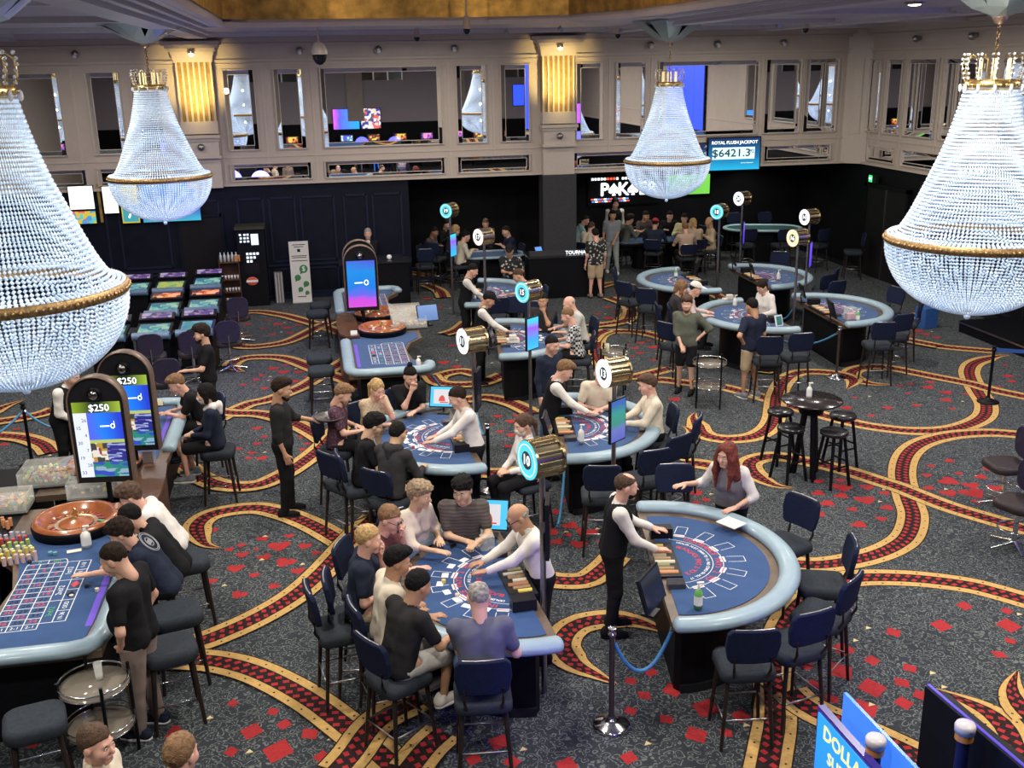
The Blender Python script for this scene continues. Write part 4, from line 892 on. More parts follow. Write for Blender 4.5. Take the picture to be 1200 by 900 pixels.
    if sleeve in ('long', 'rolled') and shirt in ('white', 'cream', 'black') or tie:   # collar
        cb = neck-rotx(np.array((0, 0, .012)), lean_r)
        obj_np('collar', [(*surf([('c', cb, cb+rotx(np.array((0, .004, .035)), lean_r), .068, .064)], hc*.8, .02, None, lambda X, Y, Z, D: np.maximum(D, -(np.sqrt((X-cb[0])**2+(Y-cb[1]-.012)**2+(Z-cb[2]-.055)**2)-.056))), 0)], [sc_], shirt_o)
    if vest:
        femp = tor(.022)[7:] if female else []
        v0, v1 = T(0, .17, .26), T(0, .13, .52)
        vp = tor(.024)[:6]+femp+[('C', v0, v1, .012, .085, .01)]
        def vpost(X, Y, Z, D):
            D = np.maximum(D, -(Z-(hipz-.04))+0*X+0*Y); 
            for S_, sd in ((SL, -1), (SR, 1)): D = np.maximum(D, -(np.sqrt((X-S_[0]-sd*.02)**2+(Y-S_[1])**2+(Z-S_[2])**2)-.085))
            return np.maximum(D, -(np.sqrt((X-nk[0])**2+(Y-nk[1])**2+(Z-nk[2]-.03)**2)-.085))
        obj_np('waistcoat', [(*surf(vp, hc, .03, None, vpost), 0)], [CL[vest]], t)
    if suit: obj_np('shirt_front', [(*surf([('c', T(0, .085, .47), T(0, .118, .26), .055, .018)], hc*.8, .02), 0)], [CL['white']], shirt_o)
    if tie: obj_np('tie', [(*surf([('c', T(0, .115 if not suit else .14, .44), T(0, .135, .18), .018, .028)], hc*.8, .02), 0)], [CL['black']], shirt_o)
    ex = .014; kcut = .62 if shorts else 1.0
    lp = [('c', HL, HL+(KL-HL)*(kcut if shorts else 1), th+ex, .056*w+ex+(.014 if shorts else 0)), ('c', HR, HR+(KR-HR)*(kcut if shorts else 1), th+ex, .056*w+ex+(.014 if shorts else 0))]
    if shorts: lp = [('c', HL, HL+(KL-HL)*.88, th+ex, .056*w+ex+.012), ('c', HR, HR+(KR-HR)*.88, th+ex, .056*w+ex+.012)]
    else: lp += [('c', KL, AL+np.array((0, 0, -.01)), .053*w+ex, .036+ex+.006), ('c', KR, AR+np.array((0, 0, -.01)), .053*w+ex, .036+ex+.006)]
    lp += [(q[0], q[1], T(q[2][0]/s*0+(-.058*w if q[1][0] < 0 else .058*w), .01, .08), q[3], q[3]-.008) for q in tor(-.002 if not tuck else .016)[:2]]
    obj_np('shorts' if shorts else 'trousers', [(*surf(lp, hc, .03, (.005, 24), lambda X, Y, Z, D: np.maximum(D, np.minimum(Z-(hipz+(.03 if tuck else (.0 if pose == 'sit' else -.05))), (.13-Y if pose == 'sit' else 9))+0*X+0*Y)), 0)], [CL[lower]], t)
    (uv_, uf), (so_v, so_f) = shoe_parts(lod)
    for A in (AL, AR):
        off = np.array((A[0], A[1]-.0, A[2]-.10)); ty = CL.get(shoe, M_black)
        obj_np('shoe', [(uv_+off, uf, 0), (so_v+off, so_f, 1)], [CL[shoe] if shoe in CL else M_black, mat('white_rubber', (.7, .7, .68), .6) if shoe in ('white', 'grey', 'navy') else M_black], t)
    if hair[0] != 'none' and not (cap and hair[0] == 'bald'):
        V, F = hair_parts(hair[0], lod); obj_np('hair', [(HT(V), F, 0)], [hair_mat(hair[1])], t)
    if cap: V, F = cap_parts(lod); obj_np('cap', [(HT(V), F, 0)], [CL[cap]], t)
    if beard: V, F = beard_parts(lod, True); obj_np('beard', [(HT(V), F, 0)], [hair_mat(beard)], t)
    if mask: V, F = mask_parts(lod); obj_np('face_mask', [(HT(V), F, 0)], [CL[mask]], t)
    if glasses:
        mb_ = MB(); g = [HT(np.array([p]))[0] for p in ((-.076, .0, .006), (-.06, .09, .008), (-.008, .108, .006), (.008, .108, .006), (.06, .09, .008), (.076, .0, .006))]
        mb_.tube(g, .003, 5)
        for c0 in (-.033, .033): mb_.tube([tuple(HT(np.array([(c0+.024*math.cos(q*PI/4), .102, .003+.016*math.sin(q*PI/4))]))[0]) for q in range(8)], .0028, 4, closed=True)
        mb_.build('glasses', M_blackpl, t)
    if hood: V, F = surf([('c', neck+np.array((-.09, -.02, -.0)), neck+np.array((.09, -.02, -.0)), .05, .05), ('c', neck+np.array((0, -.085, .0)), neck+np.array((0, -.10, -.10)), .065, .04), ('c', neck+np.array((-.09, -.02, 0)), neck+np.array((-.03, .08, -.05)), .045, .03), ('c', neck+np.array((.09, -.02, 0)), neck+np.array((.03, .08, -.05)), .045, .03)], hc, .04, (.004, 40)); obj_np('hood', [(V, F, 0)], [CL[hood]], t)
    if pose == 'sit' and chair: SEATS.append((chair, wx, wy, fr, seat, label))
    return t, (WL, WR)
# ------------------------------------------------------------------ chandeliers
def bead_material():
    m_, nt_, b_ = new_mat('painted_glow_crystal')
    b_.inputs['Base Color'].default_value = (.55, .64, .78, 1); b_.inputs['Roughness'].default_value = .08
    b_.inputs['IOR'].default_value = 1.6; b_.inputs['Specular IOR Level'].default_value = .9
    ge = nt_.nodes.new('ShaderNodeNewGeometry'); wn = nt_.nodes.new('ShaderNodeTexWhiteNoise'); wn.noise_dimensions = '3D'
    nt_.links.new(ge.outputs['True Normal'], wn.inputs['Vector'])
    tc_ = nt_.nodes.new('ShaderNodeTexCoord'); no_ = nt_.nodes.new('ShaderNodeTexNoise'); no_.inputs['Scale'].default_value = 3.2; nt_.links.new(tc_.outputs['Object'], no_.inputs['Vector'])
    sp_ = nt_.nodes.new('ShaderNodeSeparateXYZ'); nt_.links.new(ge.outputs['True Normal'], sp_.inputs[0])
    # lamp glow and facet sparkle painted into the emission, strongest on upward facets
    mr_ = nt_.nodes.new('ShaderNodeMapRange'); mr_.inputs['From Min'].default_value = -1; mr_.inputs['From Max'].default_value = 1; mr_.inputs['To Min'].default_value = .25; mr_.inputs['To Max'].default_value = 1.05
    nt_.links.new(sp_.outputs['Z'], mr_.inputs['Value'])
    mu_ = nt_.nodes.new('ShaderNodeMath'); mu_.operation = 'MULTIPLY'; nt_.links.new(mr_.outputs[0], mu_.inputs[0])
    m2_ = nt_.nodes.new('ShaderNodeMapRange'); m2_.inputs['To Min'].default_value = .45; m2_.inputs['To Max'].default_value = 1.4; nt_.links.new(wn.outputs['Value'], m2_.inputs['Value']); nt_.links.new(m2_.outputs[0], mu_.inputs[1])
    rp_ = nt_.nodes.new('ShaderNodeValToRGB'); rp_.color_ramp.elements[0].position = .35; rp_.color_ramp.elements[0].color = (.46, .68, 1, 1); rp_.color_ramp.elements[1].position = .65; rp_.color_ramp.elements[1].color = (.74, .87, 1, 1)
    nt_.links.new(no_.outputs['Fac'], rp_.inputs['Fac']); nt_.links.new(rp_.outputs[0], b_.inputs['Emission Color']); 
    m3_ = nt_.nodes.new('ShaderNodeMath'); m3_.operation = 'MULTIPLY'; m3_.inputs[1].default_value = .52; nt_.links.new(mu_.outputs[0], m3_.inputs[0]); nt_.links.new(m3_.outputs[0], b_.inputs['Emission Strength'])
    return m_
M_crystal = bead_material()
M_clear = mat('clear_crystal', (.9, .93, 1), .05, var=0, trans=.6)
OCT = [(1,0,0),(0,1,0),(-1,0,0),(0,-1,0),(0,0,1),(0,0,-1)]
OF = [(0,1,4),(1,2,4),(2,3,4),(3,0,4),(1,0,5),(2,1,5),(3,2,5),(0,3,5)]
def strand_mesh(prof, ns, r, pitch, name):
    """a curtain of hanging bead strings following a profile of (radius, height)"""
    P = catmull(prof, 0.03); L = [0.0]
    for a, b_ in zip(P, P[1:]): L.append(L[-1]+(b_-a).length)
    pts = []; s = 0; i = 1
    while s < L[-1]:
        while L[i] < s: i += 1
        t = (s-L[i-1])/(L[i]-L[i-1]); pts.append(P[i-1].lerp(P[i], t)); s += pitch
    O = np.array(OCT, float); V = []; F = []
    of = np.array(OF); n = 0
    for k in range(ns):
        a = 2*PI*k/ns; ca, sa = math.cos(a), math.sin(a)
        for j, p in enumerate(pts):
            rr = min(r, PI*max(p.x, .02)/ns*1.0)
            q = O*np.array((rr*.92, rr*.92, pitch*.47)); aa = a+(.4 if j % 2 else 0)
            V.append(np.stack([q[:, 0]*math.cos(aa)-q[:, 1]*math.sin(aa)+p.x*ca, q[:, 0]*math.sin(aa)+q[:, 1]*math.cos(aa)+p.x*sa, q[:, 2]+p.y], 1)); F.append(of+n); n += 6
    V = np.concatenate(V).astype(np.float32); F = np.concatenate(F).astype(np.int32)
    me = bpy.data.meshes.new(name); me.vertices.add(len(V)); me.vertices.foreach_set('co', V.ravel()); me.loops.add(F.size); me.loops.foreach_set('vertex_index', F.ravel())
    me.polygons.add(len(F)); me.polygons.foreach_set('loop_start', np.arange(0, F.size, 3, dtype=np.int32)); me.polygons.foreach_set('loop_total', np.full(len(F), 3, dtype=np.int32))
    me.materials.append(M_crystal); me.update(calc_edges=True); return me
UP = [(.26, 1.52), (.33, 1.2), (.41, .92), (.50, .68), (.59, .45), (.67, .26), (.74, .13), (.79, .065), (.87, .045)]
LOW = [(.885, -.05), (.87, -.18), (.82, -.32), (.74, -.46), (.62, -.58), (.46, -.68), (.26, -.75), (.09, -.78)]
me_up = strand_mesh(UP, 118, .0215, .040, 'upper_crystals'); me_lo = strand_mesh(LOW, 118, .0215, .038, 'lower_crystals')
def filigree(name, r0, z0, z1, n=72):
    mb = MB()
    mb.lathe([(r0, z0), (r0+.018, z0+.005), (r0+.022, (z0+z1)/2), (r0+.018, z1-.005), (r0, z1)], 48)
    for i in range(n):
        a = 2*PI*i/n; mb.sphere((( r0+.022)*math.cos(a), (r0+.022)*math.sin(a), (z0+z1)/2), .014 if i % 2 else .019, 5)
    return mb
def chandelier(x, y, zr, ztip, label):
    t = thing('chandelier', label, 'chandelier', (x, y, zr))
    for nm, me in (('upper_crystals', me_up), ('lower_crystals', me_lo)):
        o = bpy.data.objects.new(nm, me); COL.objects.link(o); o.parent = t; o['kind'] = 'stuff'
    filigree('r', .885, -.045, .045, 110).build('brass_ring', mat('aged_brass_band', (.34, .22, .10), .45, .8, var=.5, vs=45, bump=.5, bs=90), t)
    filigree('c', .245, 1.50, 1.60, 30).build('crown_ring', M_brass, t)
    MB().sphere((0, 0, -.83), .035, 10).build('finial', M_crystal, t)
    mb = MB()
    for i in range(12):
        a = 2*PI*i/12; c, s = math.cos(a), math.sin(a)
        pts = [((.26+d)*c, (.26+d)*s, 1.57+h) for d, h in ((0, 0), (.04, .10), (.03, .22), (-.03, .27), (-.07, .22))]
        mb.tube(pts, .006, 5)
    mb.build('crown_arms', M_brass, t)
    mb = MB()
    for i in range(12):
        a = 2*PI*i/12; c, s = math.cos(a), math.sin(a)
        for q in range(6): mb.sphere(((.29+.015*math.sin(q))*c, (.29+.015*math.sin(q))*s, 1.84-q*.045), .016, 5)
        mb.sphere((.30*c, .30*s, 1.52), .02, 5, sc=(1, 1, 2.2))
    o = mb.build('crown_crystals', M_clear, t); o['kind'] = 'stuff'
    mb = MB()
    for i in range(6):
        a = 2*PI*i/6; mb.cyl((.15*math.cos(a), .15*math.sin(a), 1.55), (.15*math.cos(a), .15*math.sin(a), 1.80), .014, .014, 6)
    mb.build('candle_tubes', mat('ivory_candle', (.75, .62, .35), .5, emit=(1, .8, .35), es=.6, var=0), t)
    # chain links
    mb = MB(); z = 1.6; i = 0; top = ztip-zr
    while z < top:
        a = (i % 2)*PI/2; pts = [(.018*math.cos(q*PI/4)*math.cos(a), .018*math.cos(q*PI/4)*math.sin(a), z+.025+.035*math.sin(q*PI/4)) for q in range(8)]
        mb.tube(pts, .006, 4, closed=True); z += .052; i += 1
    mb.build('chain', mat('aged_brass_chain', (.30, .20, .10), .35, 1.0), t)
    MB().lathe([(.0, -.02), (.05, 0), (.075, .06), (.06, .12), (.04, .20)], 16, (0, 0, top)).build('canopy_cup', mat('copper_cup', (.45, .30, .22), .3, .8), t)
    for i in range(5):   # flared petals of the ceiling canopy
        a = 2*PI*i/5+.5; R = Matrix.Rotation(a, 3, 'Z'); mb = MB(); top2 = 6.28-zr
        P_ = [(.03, -.05, top+.05), (.22, -.16, top+.16), (.62, -.34, top2-.02), (.80, 0, top2), (.62, .34, top2-.02), (.22, .16, top+.16), (.03, .05, top+.05)]
        vs = [R @ Vector(p) for p in P_]; vs2 = [v+Vector((0, 0, .012)) for v in vs]; c1 = R @ Vector((.30, 0, top+.14)); c2 = c1+Vector((0, 0, .012)); n = len(vs)
        mb.add(vs+vs2+[c1, c2], [(i2, 2*n, (i2+1) % n) for i2 in range(n)]+[(n+i2, n+(i2+1) % n, 2*n+1) for i2 in range(n)]+[(i2, (i2+1) % n, n+(i2+1) % n, n+i2) for i2 in range(n)])
        mb.build('canopy_petal', mat('canopy_petal_paint', (.36, .31, .27) if i % 2 else (.30, .36, .36), .4, .3, var=.05), t)
    for dz, pw, c_ in ((.9, 7, (1, .8, .4)), (.35, 7, (.62, .78, 1)), (-.3, 6, (.62, .78, 1))): point(x, y, zr+dz, pw, c_, .03, 'chandelier_bulb_light')
    return t
chandelier(-2.46, 8.88, 3.82, 5.76, 'huge beaded crystal chandelier cut by the left edge of the photo, nearest one')
chandelier(-2.71, 19.97, 3.68, 5.90, 'beaded crystal chandelier hanging in front of the left gold pilaster')
chandelier(7.36, 21.46, 3.50, 5.81, 'beaded crystal chandelier in the middle right, over the poker area')
chandelier(6.75, 9.80, 3.67, 5.80, 'large beaded crystal chandelier at the right edge above the dark carpet')

# ------------------------------------------------------------------ chairs and stools
def rrect(w, d, r=.08, n=4):
    out = []
    for cx, cy, a0 in ((w/2-r, d/2-r, 0), (-w/2+r, d/2-r, PI/2), (-w/2+r, -d/2+r, PI), (w/2-r, -d/2+r, 1.5*PI)):
        for i in range(n+1): out.append((cx+r*math.cos(a0+PI/2*i/n), cy+r*math.sin(a0+PI/2*i/n)))
    return out
def scale_poly(p, k): return [(x*k, y*k) for x, y in p]
def cushion(mb, w, d, z0, z1, r=.08, dy=0):
    P0 = rrect(w, d, r); n = len(P0); lv = [(.90, z0), (1.0, z0+.02), (1.0, z1-.035), (.95, z1-.01), (.82, z1)]
    vs = []
    for k, z in lv: vs += [(x*k, y*k+dy, z) for x, y in P0]
    fs = [tuple(range(n-1, -1, -1)), tuple(range((len(lv)-1)*n, len(lv)*n))]
    mb.add(vs, [(q*n+i, q*n+(i+1) % n, (q+1)*n+(i+1) % n, (q+1)*n+i) for q in range(len(lv)-1) for i in range(n)], 0, True); mb.add(vs, fs, 0)
def make_chair(label):
    t = thing('high_chair', label, 'chair'); mb = MB(); cushion(mb, .46, .45, .63, .74); mb.build('seat', M_greyfab, t)
    mb = MB(); nx = 8; prof = []
    H0, H1 = .84, 1.16
    def bk(x, z, off): return (x, -.235+.55*x*x-(z-.84)*.16+off, z)
    vs = []
    rows = [(H0, .17), (H0+.03, .20), (1.0, .225), (H1-.04, .215), (H1, .18)]
    for off in (.025, -.025):
        for z, w_ in rows:
            for i in range(nx+1): vs.append(bk(-w_+2*w_*i/nx, z, off))
    k = nx+1; R_ = len(rows); fs = []
    for q in range(R_-1):
        for i in range(nx): fs.append((q*k+i, (q+1)*k+i, (q+1)*k+i+1, q*k+i+1)); o = R_*k; fs.append((o+q*k+i, o+q*k+i+1, o+(q+1)*k+i+1, o+(q+1)*k+i))
    o = R_*k
    for i in range(nx): fs.append((i, i+1, o+i+1, o+i)); a = (R_-1)*k; fs.append((a+i+1, a+i, o+a+i, o+a+i+1))
    for q in range(R_-1): fs.append((q*k, o+q*k, o+(q+1)*k, (q+1)*k)); fs.append((q*k+nx, (q+1)*k+nx, o+(q+1)*k+nx, o+q*k+nx))
    mb.add(vs, fs, 0, False); bk_o = mb.build('backrest', M_navyfab, t, bevel=.012)
    mb = MB(); mb.tube([bk(-.16+.32*i/8, H1+.004, 0) for i in range(9)], .007, 6); mb.build('edge_highlight', M_steel, bk_o)  # steel tube standing in for the reflected highlight along the backrest edge
    for sx in (-1, 1): MB().tube([(sx*.13, -.20, .66), (sx*.15, -.26, .78), (sx*.15, -.255, .90)], .013, 6).build('back_post', M_legwood, t)
    for sx in (-1, 1):
        for sy in (-1, 1): MB().cyl((sx*.17, sy*.16, .65), (sx*.215, sy*.215, 0), .021, .015, 8).build('leg', M_legwood, t)
    f = .197; mb = MB(); mb.tube([(-f, f, .28), (f, f, .28), (f, -f, .28), (-f, -f, .28)], .009, 6, closed=True); mb.build('footrest', M_steel, t); return t
def make_stool(label):
    t = thing('padded_stool', label, 'stool'); mb = MB(); cushion(mb, .46, .44, .62, .74, .12); mb.build('seat', M_greyfab, t)
    for sx in (-1, 1):
        for sy in (-1, 1): MB().cyl((sx*.16, sy*.15, .64), (sx*.205, sy*.205, 0), .023, .017, 8).build('leg', M_legwood, t)
    f = .19; MB().tube([(-f, f, .26), (f, f, .26), (f, -f, .26), (-f, -f, .26)], .011, 6, closed=True).build('footrest', M_chrome, t); return t
def make_round_stool(label):
    t = thing('round_bar_stool', label, 'stool'); MB().lathe([(0, .70), (.15, .70), (.185, .72), (.185, .755), (.17, .77), (0, .765)], 22).build('seat', mat('gloss_black_leather', (.012, .012, .014), .22), t)
    for i in range(4):
        a = PI/4+PI/2*i; MB().cyl((.13*math.cos(a), .13*math.sin(a), .71), (.24*math.cos(a), .24*math.sin(a), 0), .024, .024, 6).build('leg', M_black, t)
        b_ = a+PI/2; MB().cyl((.185*math.cos(a), .185*math.sin(a), .35 if i % 2 else .28), (.185*math.cos(b_), .185*math.sin(b_), .35 if i % 2 else .28), .014, .014, 6).build('rung', M_black, t)
    return t
def make_swivel(label):
    t = thing('swivel_chair', label, 'chair'); mb = MB(); cushion(mb, .50, .48, .50, .60, .14); mb.build('seat', mat('brown_black_leather', (.035, .026, .03), .4), t)
    mb = MB(); P_ = rrect(.44, .42, .14); n = len(P_)
    vs = [(x, -.24+.4*x*x, .82+z) for x, z in P_]+[(x, -.29+.4*x*x, .82+z) for x, z in P_]
    mb.add(vs, [tuple(range(n)), tuple(range(2*n-1, n-1, -1))]+[(i, n+i, n+(i+1) % n, (i+1) % n) for i in range(n)]); mb.build('backrest', mat('dark_violet_leather', (.03, .025, .05), .4), t, bevel=.012)
    MB().tube([(0, -.1, .50), (0, -.26, .52), (0, -.30, .75)], .018, 6).build('back_post', M_chrome, t)
    MB().cyl((0, 0, .04), (0, 0, .5), .028).build('column', M_chrome, t)
    MB().tube([(.2*math.cos(i*PI/8), .2*math.sin(i*PI/8), .25) for i in range(16)], .010, 6, closed=True).build('foot_ring', M_chrome, t)
    for i in range(5):
        a = 2*PI*i/5; MB().cyl((0, 0, .08), (.3*math.cos(a), .3*math.sin(a), .03), .024, .014, 6).build('base_arm', M_chrome, t)
    return t
PROTO = {}
def place(kind, x, y, rz, label, group=None):
    mk = {'chair': make_chair, 'stool': make_stool, 'round': make_round_stool, 'swivel': make_swivel}[kind]
    if kind not in PROTO: o = PROTO[kind] = mk(label); o.location = (x, y, 0); o.rotation_euler = (0, 0, rz)
    else: o = dup(PROTO[kind], (x, y, 0), rz, label)
    if 'group' in o: del o['group']
    if group: o['group'] = group
    return o

# ------------------------------------------------------------------ blackjack tables
TW, TD = 1.26, 1.16
def arc(kx, ky, a0=0, a1=PI, n=32): return [(TW*kx*math.cos(a0+(a1-a0)*i/n), TD*ky*math.sin(a0+(a1-a0)*i/n)) for i in range(n+1)]
def flat_poly(mb, pts, z, mi=0):
    a = sum(p[0]*q[1]-q[0]*p[1] for p, q in zip(pts, pts[1:]+pts[:1]))
    if a < 0: pts = pts[::-1]
    mb.add([(x, y, z) for x, y in pts], [tuple(range(len(pts)))], mi)
def line2(mb, a, b_, w, z, mi=0):
    a, b_ = Vector(a), Vector(b_); d = (b_-a).normalized(); n = Vector((-d.y, d.x))*w/2
    flat_poly(mb, [tuple(a+n), tuple(b_+n), tuple(b_-n), tuple(a-n)], z, mi)
CHIPC = {'tan': (.40, .26, .14), 'olive': (.28, .28, .12), 'yellow': (.75, .60, .12), 'red': (.55, .08, .07), 'green': (.35, .55, .15), 'blue': (.12, .35, .45), 'pink': (.70, .50, .52), 'orange': (.75, .33, .15), 'cream': (.72, .66, .5), 'black': (.02, .02, .025), 'lilac': (.55, .52, .65)}
def chip_mat(c):
    key = 'chips_'+c
    if key in MATS: return MATS[key]
    m_, nt_, b_ = new_mat(key); tc_ = nt_.nodes.new('ShaderNodeTexCoord'); w = nt_.nodes.new('ShaderNodeTexWave'); w.bands_direction = 'Z'; w.inputs['Scale'].default_value = 70
    nt_.links.new(tc_.outputs['Object'], w.inputs['Vector']); mx_ = nt_.nodes.new('ShaderNodeMixRGB'); mx_.inputs['Color1'].default_value = (*[q*.6 for q in CHIPC[c]], 1); mx_.inputs['Color2'].default_value = (*CHIPC[c], 1)
    nt_.links.new(w.outputs['Fac'], mx_.inputs['Fac']); nt_.links.new(mx_.outputs[0], b_.inputs['Base Color']); b_.inputs['Roughness'].default_value = .5; MATS[key] = m_; return m_
def chip_stack(x, y, z, h, c, label, group):
    t = MB().cyl((0, 0, 0), (0, 0, h), .02, .02, 12, smooth=False).build('chip_stack', chip_mat(c), None, loc=(x, y, z)); tag(t, label, 'chips', group); return t
def make_bj(label):
    t = thing('blackjack_table', label, 'table')
    mb = MB(); mb.prism([(-.82, -.02)]+[(x, y) for x, y in arc(.65, .60)][::-1]+[(.82, -.02)] if False else arc(.70, .66)+[(-.82, -.05), (.82, -.05)], .0, .80); mb.build('pedestal', M_black, t)
    MB().prism(arc(.72, .68), 0, .08).build('plinth', M_blackpl, t)
    mb = MB(); mb.prism(arc(.93, .93)+[(-TW*.93, -.14), (TW*.93, -.14)], .80, .875); mb.build('table_top', M_track, t)
    mb = MB(); mb.prism(arc(.83, .83)+[(-TW*.82, -.06), (TW*.82, -.06)], .876, .882); felt_o = mb.build('felt', M_felt, t)
    sec = [(.10*math.cos(q)*1.0, .062*math.sin(q)) for q in [2*PI*i/12 for i in range(12)]]
    path = [(TW*.985, -.10, .90), (TW*.985, -.03, .90)]+[(x*.985/.985, y, .90) for x, y in arc(.985, .985, .03, PI-.03, 34)]+[(-TW*.985, -.03, .90), (-TW*.985, -.10, .90)]
    mb = MB(); mb.tube(path, .06, sec=sec); mb.sphere((TW*.985, -.10, .90), .06, 10, sc=(1.6, .8, 1.0)); mb.sphere((-TW*.985, -.10, .90), .06, 10, sc=(1.6, .8, 1.0)); mb.build('padded_rail', M_rail, t)
    mb = MB(); z = .8835      # printed layout: boxes, arc band, lettering
    for k_ in range(7):
        a = math.radians(22+136*k_/6); c, s = math.cos(a), math.sin(a); r0, r1 = .60, .80
        e = Vector((c*TW*.80, s*TD*.78)).normalized(); p0 = Vector((c*TW*.50, s*TD*.50)); n = Vector((-e.y, e.x))
        q = [p0+n*.055, p0+e*.17+n*.055, p0+e*.17-n*.055, p0-n*.055]
        for u, v in ((0, 1), (1, 2), (2, 3)): line2(mb, q[u], q[v], .006, z, 0)
        b0 = p0-e*.045; line2(mb, b0-n*.055, b0+n*.055, .05, z, 0); line2(mb, b0-n*.05, b0+n*.05, .012, z+.0004, 1)
    for kx in (.46, .375):
        P_ = arc(kx, kx, math.radians(12), math.radians(168), 24)
        for a, b_ in zip(P_, P_[1:]): line2(mb, a, b_, .006, z, 0)
    for a in (12, 168): line2(mb, (TW*.46*math.cos(math.radians(a)), TD*.46*math.sin(math.radians(a))), (TW*.375*math.cos(math.radians(a)), TD*.375*math.sin(math.radians(a))), .006, z, 0)
    def arctext(s_, kr, size, mi, span, bold=0.015):
        n = len(s_)
        for i, ch in enumerate(s_):
            if ch == ' ': continue
            a = math.radians(90+span/2-span*i/(n-1)); d = Vector((-math.sin(a), math.cos(a), 0)); p = (TW*kr*math.cos(a), TD*kr*math.sin(a), z)
            put_text(mb, ch, p, -d*-1 if False else (math.sin(a), -math.cos(a), 0), (math.cos(a), math.sin(a), 0), size, mi, bold)
    arctext('INSURANCE PAYS 2 TO 1', .418, .085, 1, 120); arctext('DEALER MUST DRAW TO 16 AND STAND ON ALL 17', .335, .045, 0, 130); arctext('BLACKJACK PAYS 3 TO 2', .255, .075, 1, 120)
    mb.build('printed_layout', [M_white, M_red], felt_o)
    mb = MB(); mb.box(0, -.04, .885, .72, .26, .03); tray_o = mb.build('chip_tray', M_blackpl, t)
    i = 0
    for c, x in (('yellow', -.28), ('tan', -.21), ('orange', -.14), ('cream', -.07), ('tan', 0), ('cream', .07), ('olive', .14), ('tan', .21), ('orange', .28)):
        MB().cyl((x, -.13, .898), (x, .0+.03*(i % 3), .898), .024, .024, 10, smooth=False).build('chip_row', chip_mat(c), tray_o); i += 1
    MB().box(-.55, .02, .93, .13, .22, .11).build('card_shoe', M_blackpl, t); MB().box(.52, .0, .905, .12, .16, .05).build('discard_holder', mat('smoked_acrylic', (.05, .05, .06), .1), t)
    return t
BJ = {}
TABLES = {  # mid of dealer side, direction the players' arc points (degrees)
 'A': (3.10, 8.75, -10, 'empty blackjack table at the front right, watched by a red-haired woman'),
 'B': (1.55, 8.70, 183, 'crowded blackjack table at the front centre with seven players'),
 'C': (3.07, 12.78, -8, 'blackjack table in the middle with a lotion bottle, by the drum sign 13'),
 'D': (1.58, 12.75, 183, 'blackjack table left of centre with a man in a bun behind it'),
 'E': (3.10, 17.55, -8, 'blackjack table behind the teal drum sign with tissues on its corner'),
 'F': (3.25, 21.5, -15, 'small far blackjack table in front of the man in the floral shirt'),
 'G': (8.06, 21.55, 181, 'empty far blackjack table in front of the poker players'),
 'H': (8.15, 18.05, 181, 'blackjack table on the right dealt by a woman with dark bangs'),
 'I': (9.49, 21.55, -1, 'empty rear right blackjack table behind the amber drum sign'),
 'J': (9.45, 18.15, -3, 'empty far right blackjack table with an acrylic box and green bottle')}
proto = None
for k_, (x, y, a, l) in TABLES.items():
    if proto is None: proto = o = make_bj(l); o.location = (x, y, 0); o.rotation_euler = (0, 0, math.radians(a-90))
    else: o = dup(proto, (x, y, 0), math.radians(a-90), l)
    BJ[k_] = (x, y, math.radians(a-90))
def tl(k_, lx, ly, z=.885):
    """point on a table given in the table's own frame"""
    x, y, a = BJ[k_]; return Vector((x+lx*math.cos(a)-ly*math.sin(a), y+lx*math.sin(a)+ly*math.cos(a), z))
# empty chairs, placed at the backs the photograph shows
TN = {'A': 'front right table', 'B': 'front centre table', 'C': 'drum 13 table', 'D': 'left centre table', 'E': 'teal drum table', 'F': 'small far table', 'G': 'far empty table', 'H': 'woman dealer table', 'I': 'rear right table', 'J': 'acrylic box table'}
EMPT = {'A': [(784, 582, 'under the red-haired woman\'s hand'), (885, 612, 'directly behind the red-haired woman'), (937, 650, 'upper one of three at right'), (965, 688, 'furthest right'), (938, 728, 'with its padded seat fully visible'), (881, 755, 'nearest the camera')],
        'B': [(366, 706, 'leftmost, behind the blond man')],
        'C': [(797, 500, 'behind the man in the pale shirt'), (786, 522, 'second nearest the camera'), (767, 541, 'nearest the camera, right'), (706, 560, 'directly below the front edge')],
        'D': [(386, 545, 'leftmost, turned side on')],
        'E': [(606, 357, 'on the far side, upper'), (614, 371, 'on the far side, lower')],
        'F': [(584, 358, 'in front of the table')],
        'G': [(731, 339, 'leftmost of the pair in front'), (757, 347, 'right one of the pair in front'), (748, 322, 'behind the pair, beside the rail')],
        'H': [(781, 388, 'beside the man in olive'), (902, 405, 'just right of the navy polo man'), (939, 401, 'lower right corner')],
        'I': [(959, 322, 'first beyond the rail'), (969, 330, 'middle of three beyond the rail'), (981, 338, 'nearest of three beyond the rail'), (907, 306, 'far side')],
        'J': [(1058, 378, 'rightmost'), (1036, 388, 'second from right'), (1054, 360, 'behind the rightmost chair'), (1015, 350, 'on the far side')]}
CH = []
for k_, L_ in EMPT.items():
    cx, cy, a = BJ[k_]; c = tl(k_, 0, .35)
    for px, py, d in L_:
        p = at(px, py, 1.0); f = Vector((c.x-p.x, c.y-p.y)).normalized(); x, y = p.x+f.x*.24, p.y+f.y*.24
        # keep the chair clear of the rail
        loc = Matrix.Rotation(-a, 2) @ Vector((x-cx, y-cy)); e = math.hypot(loc.x/TW, loc.y/TD)
        if e < 1.26 and loc.y > -.1: kk = 1.26/e; loc *= kk; g = Matrix.Rotation(a, 2) @ loc; x, y = cx+g.x, cy+g.y
        if any((x-u)**2+(y-v)**2 < .2 for u, v in CH): continue
        CH.append((x, y)); place('chair', x, y, math.atan2(c.y-y, c.x-x)-PI/2, f'empty navy chair at the {TN[k_]}, {d}')

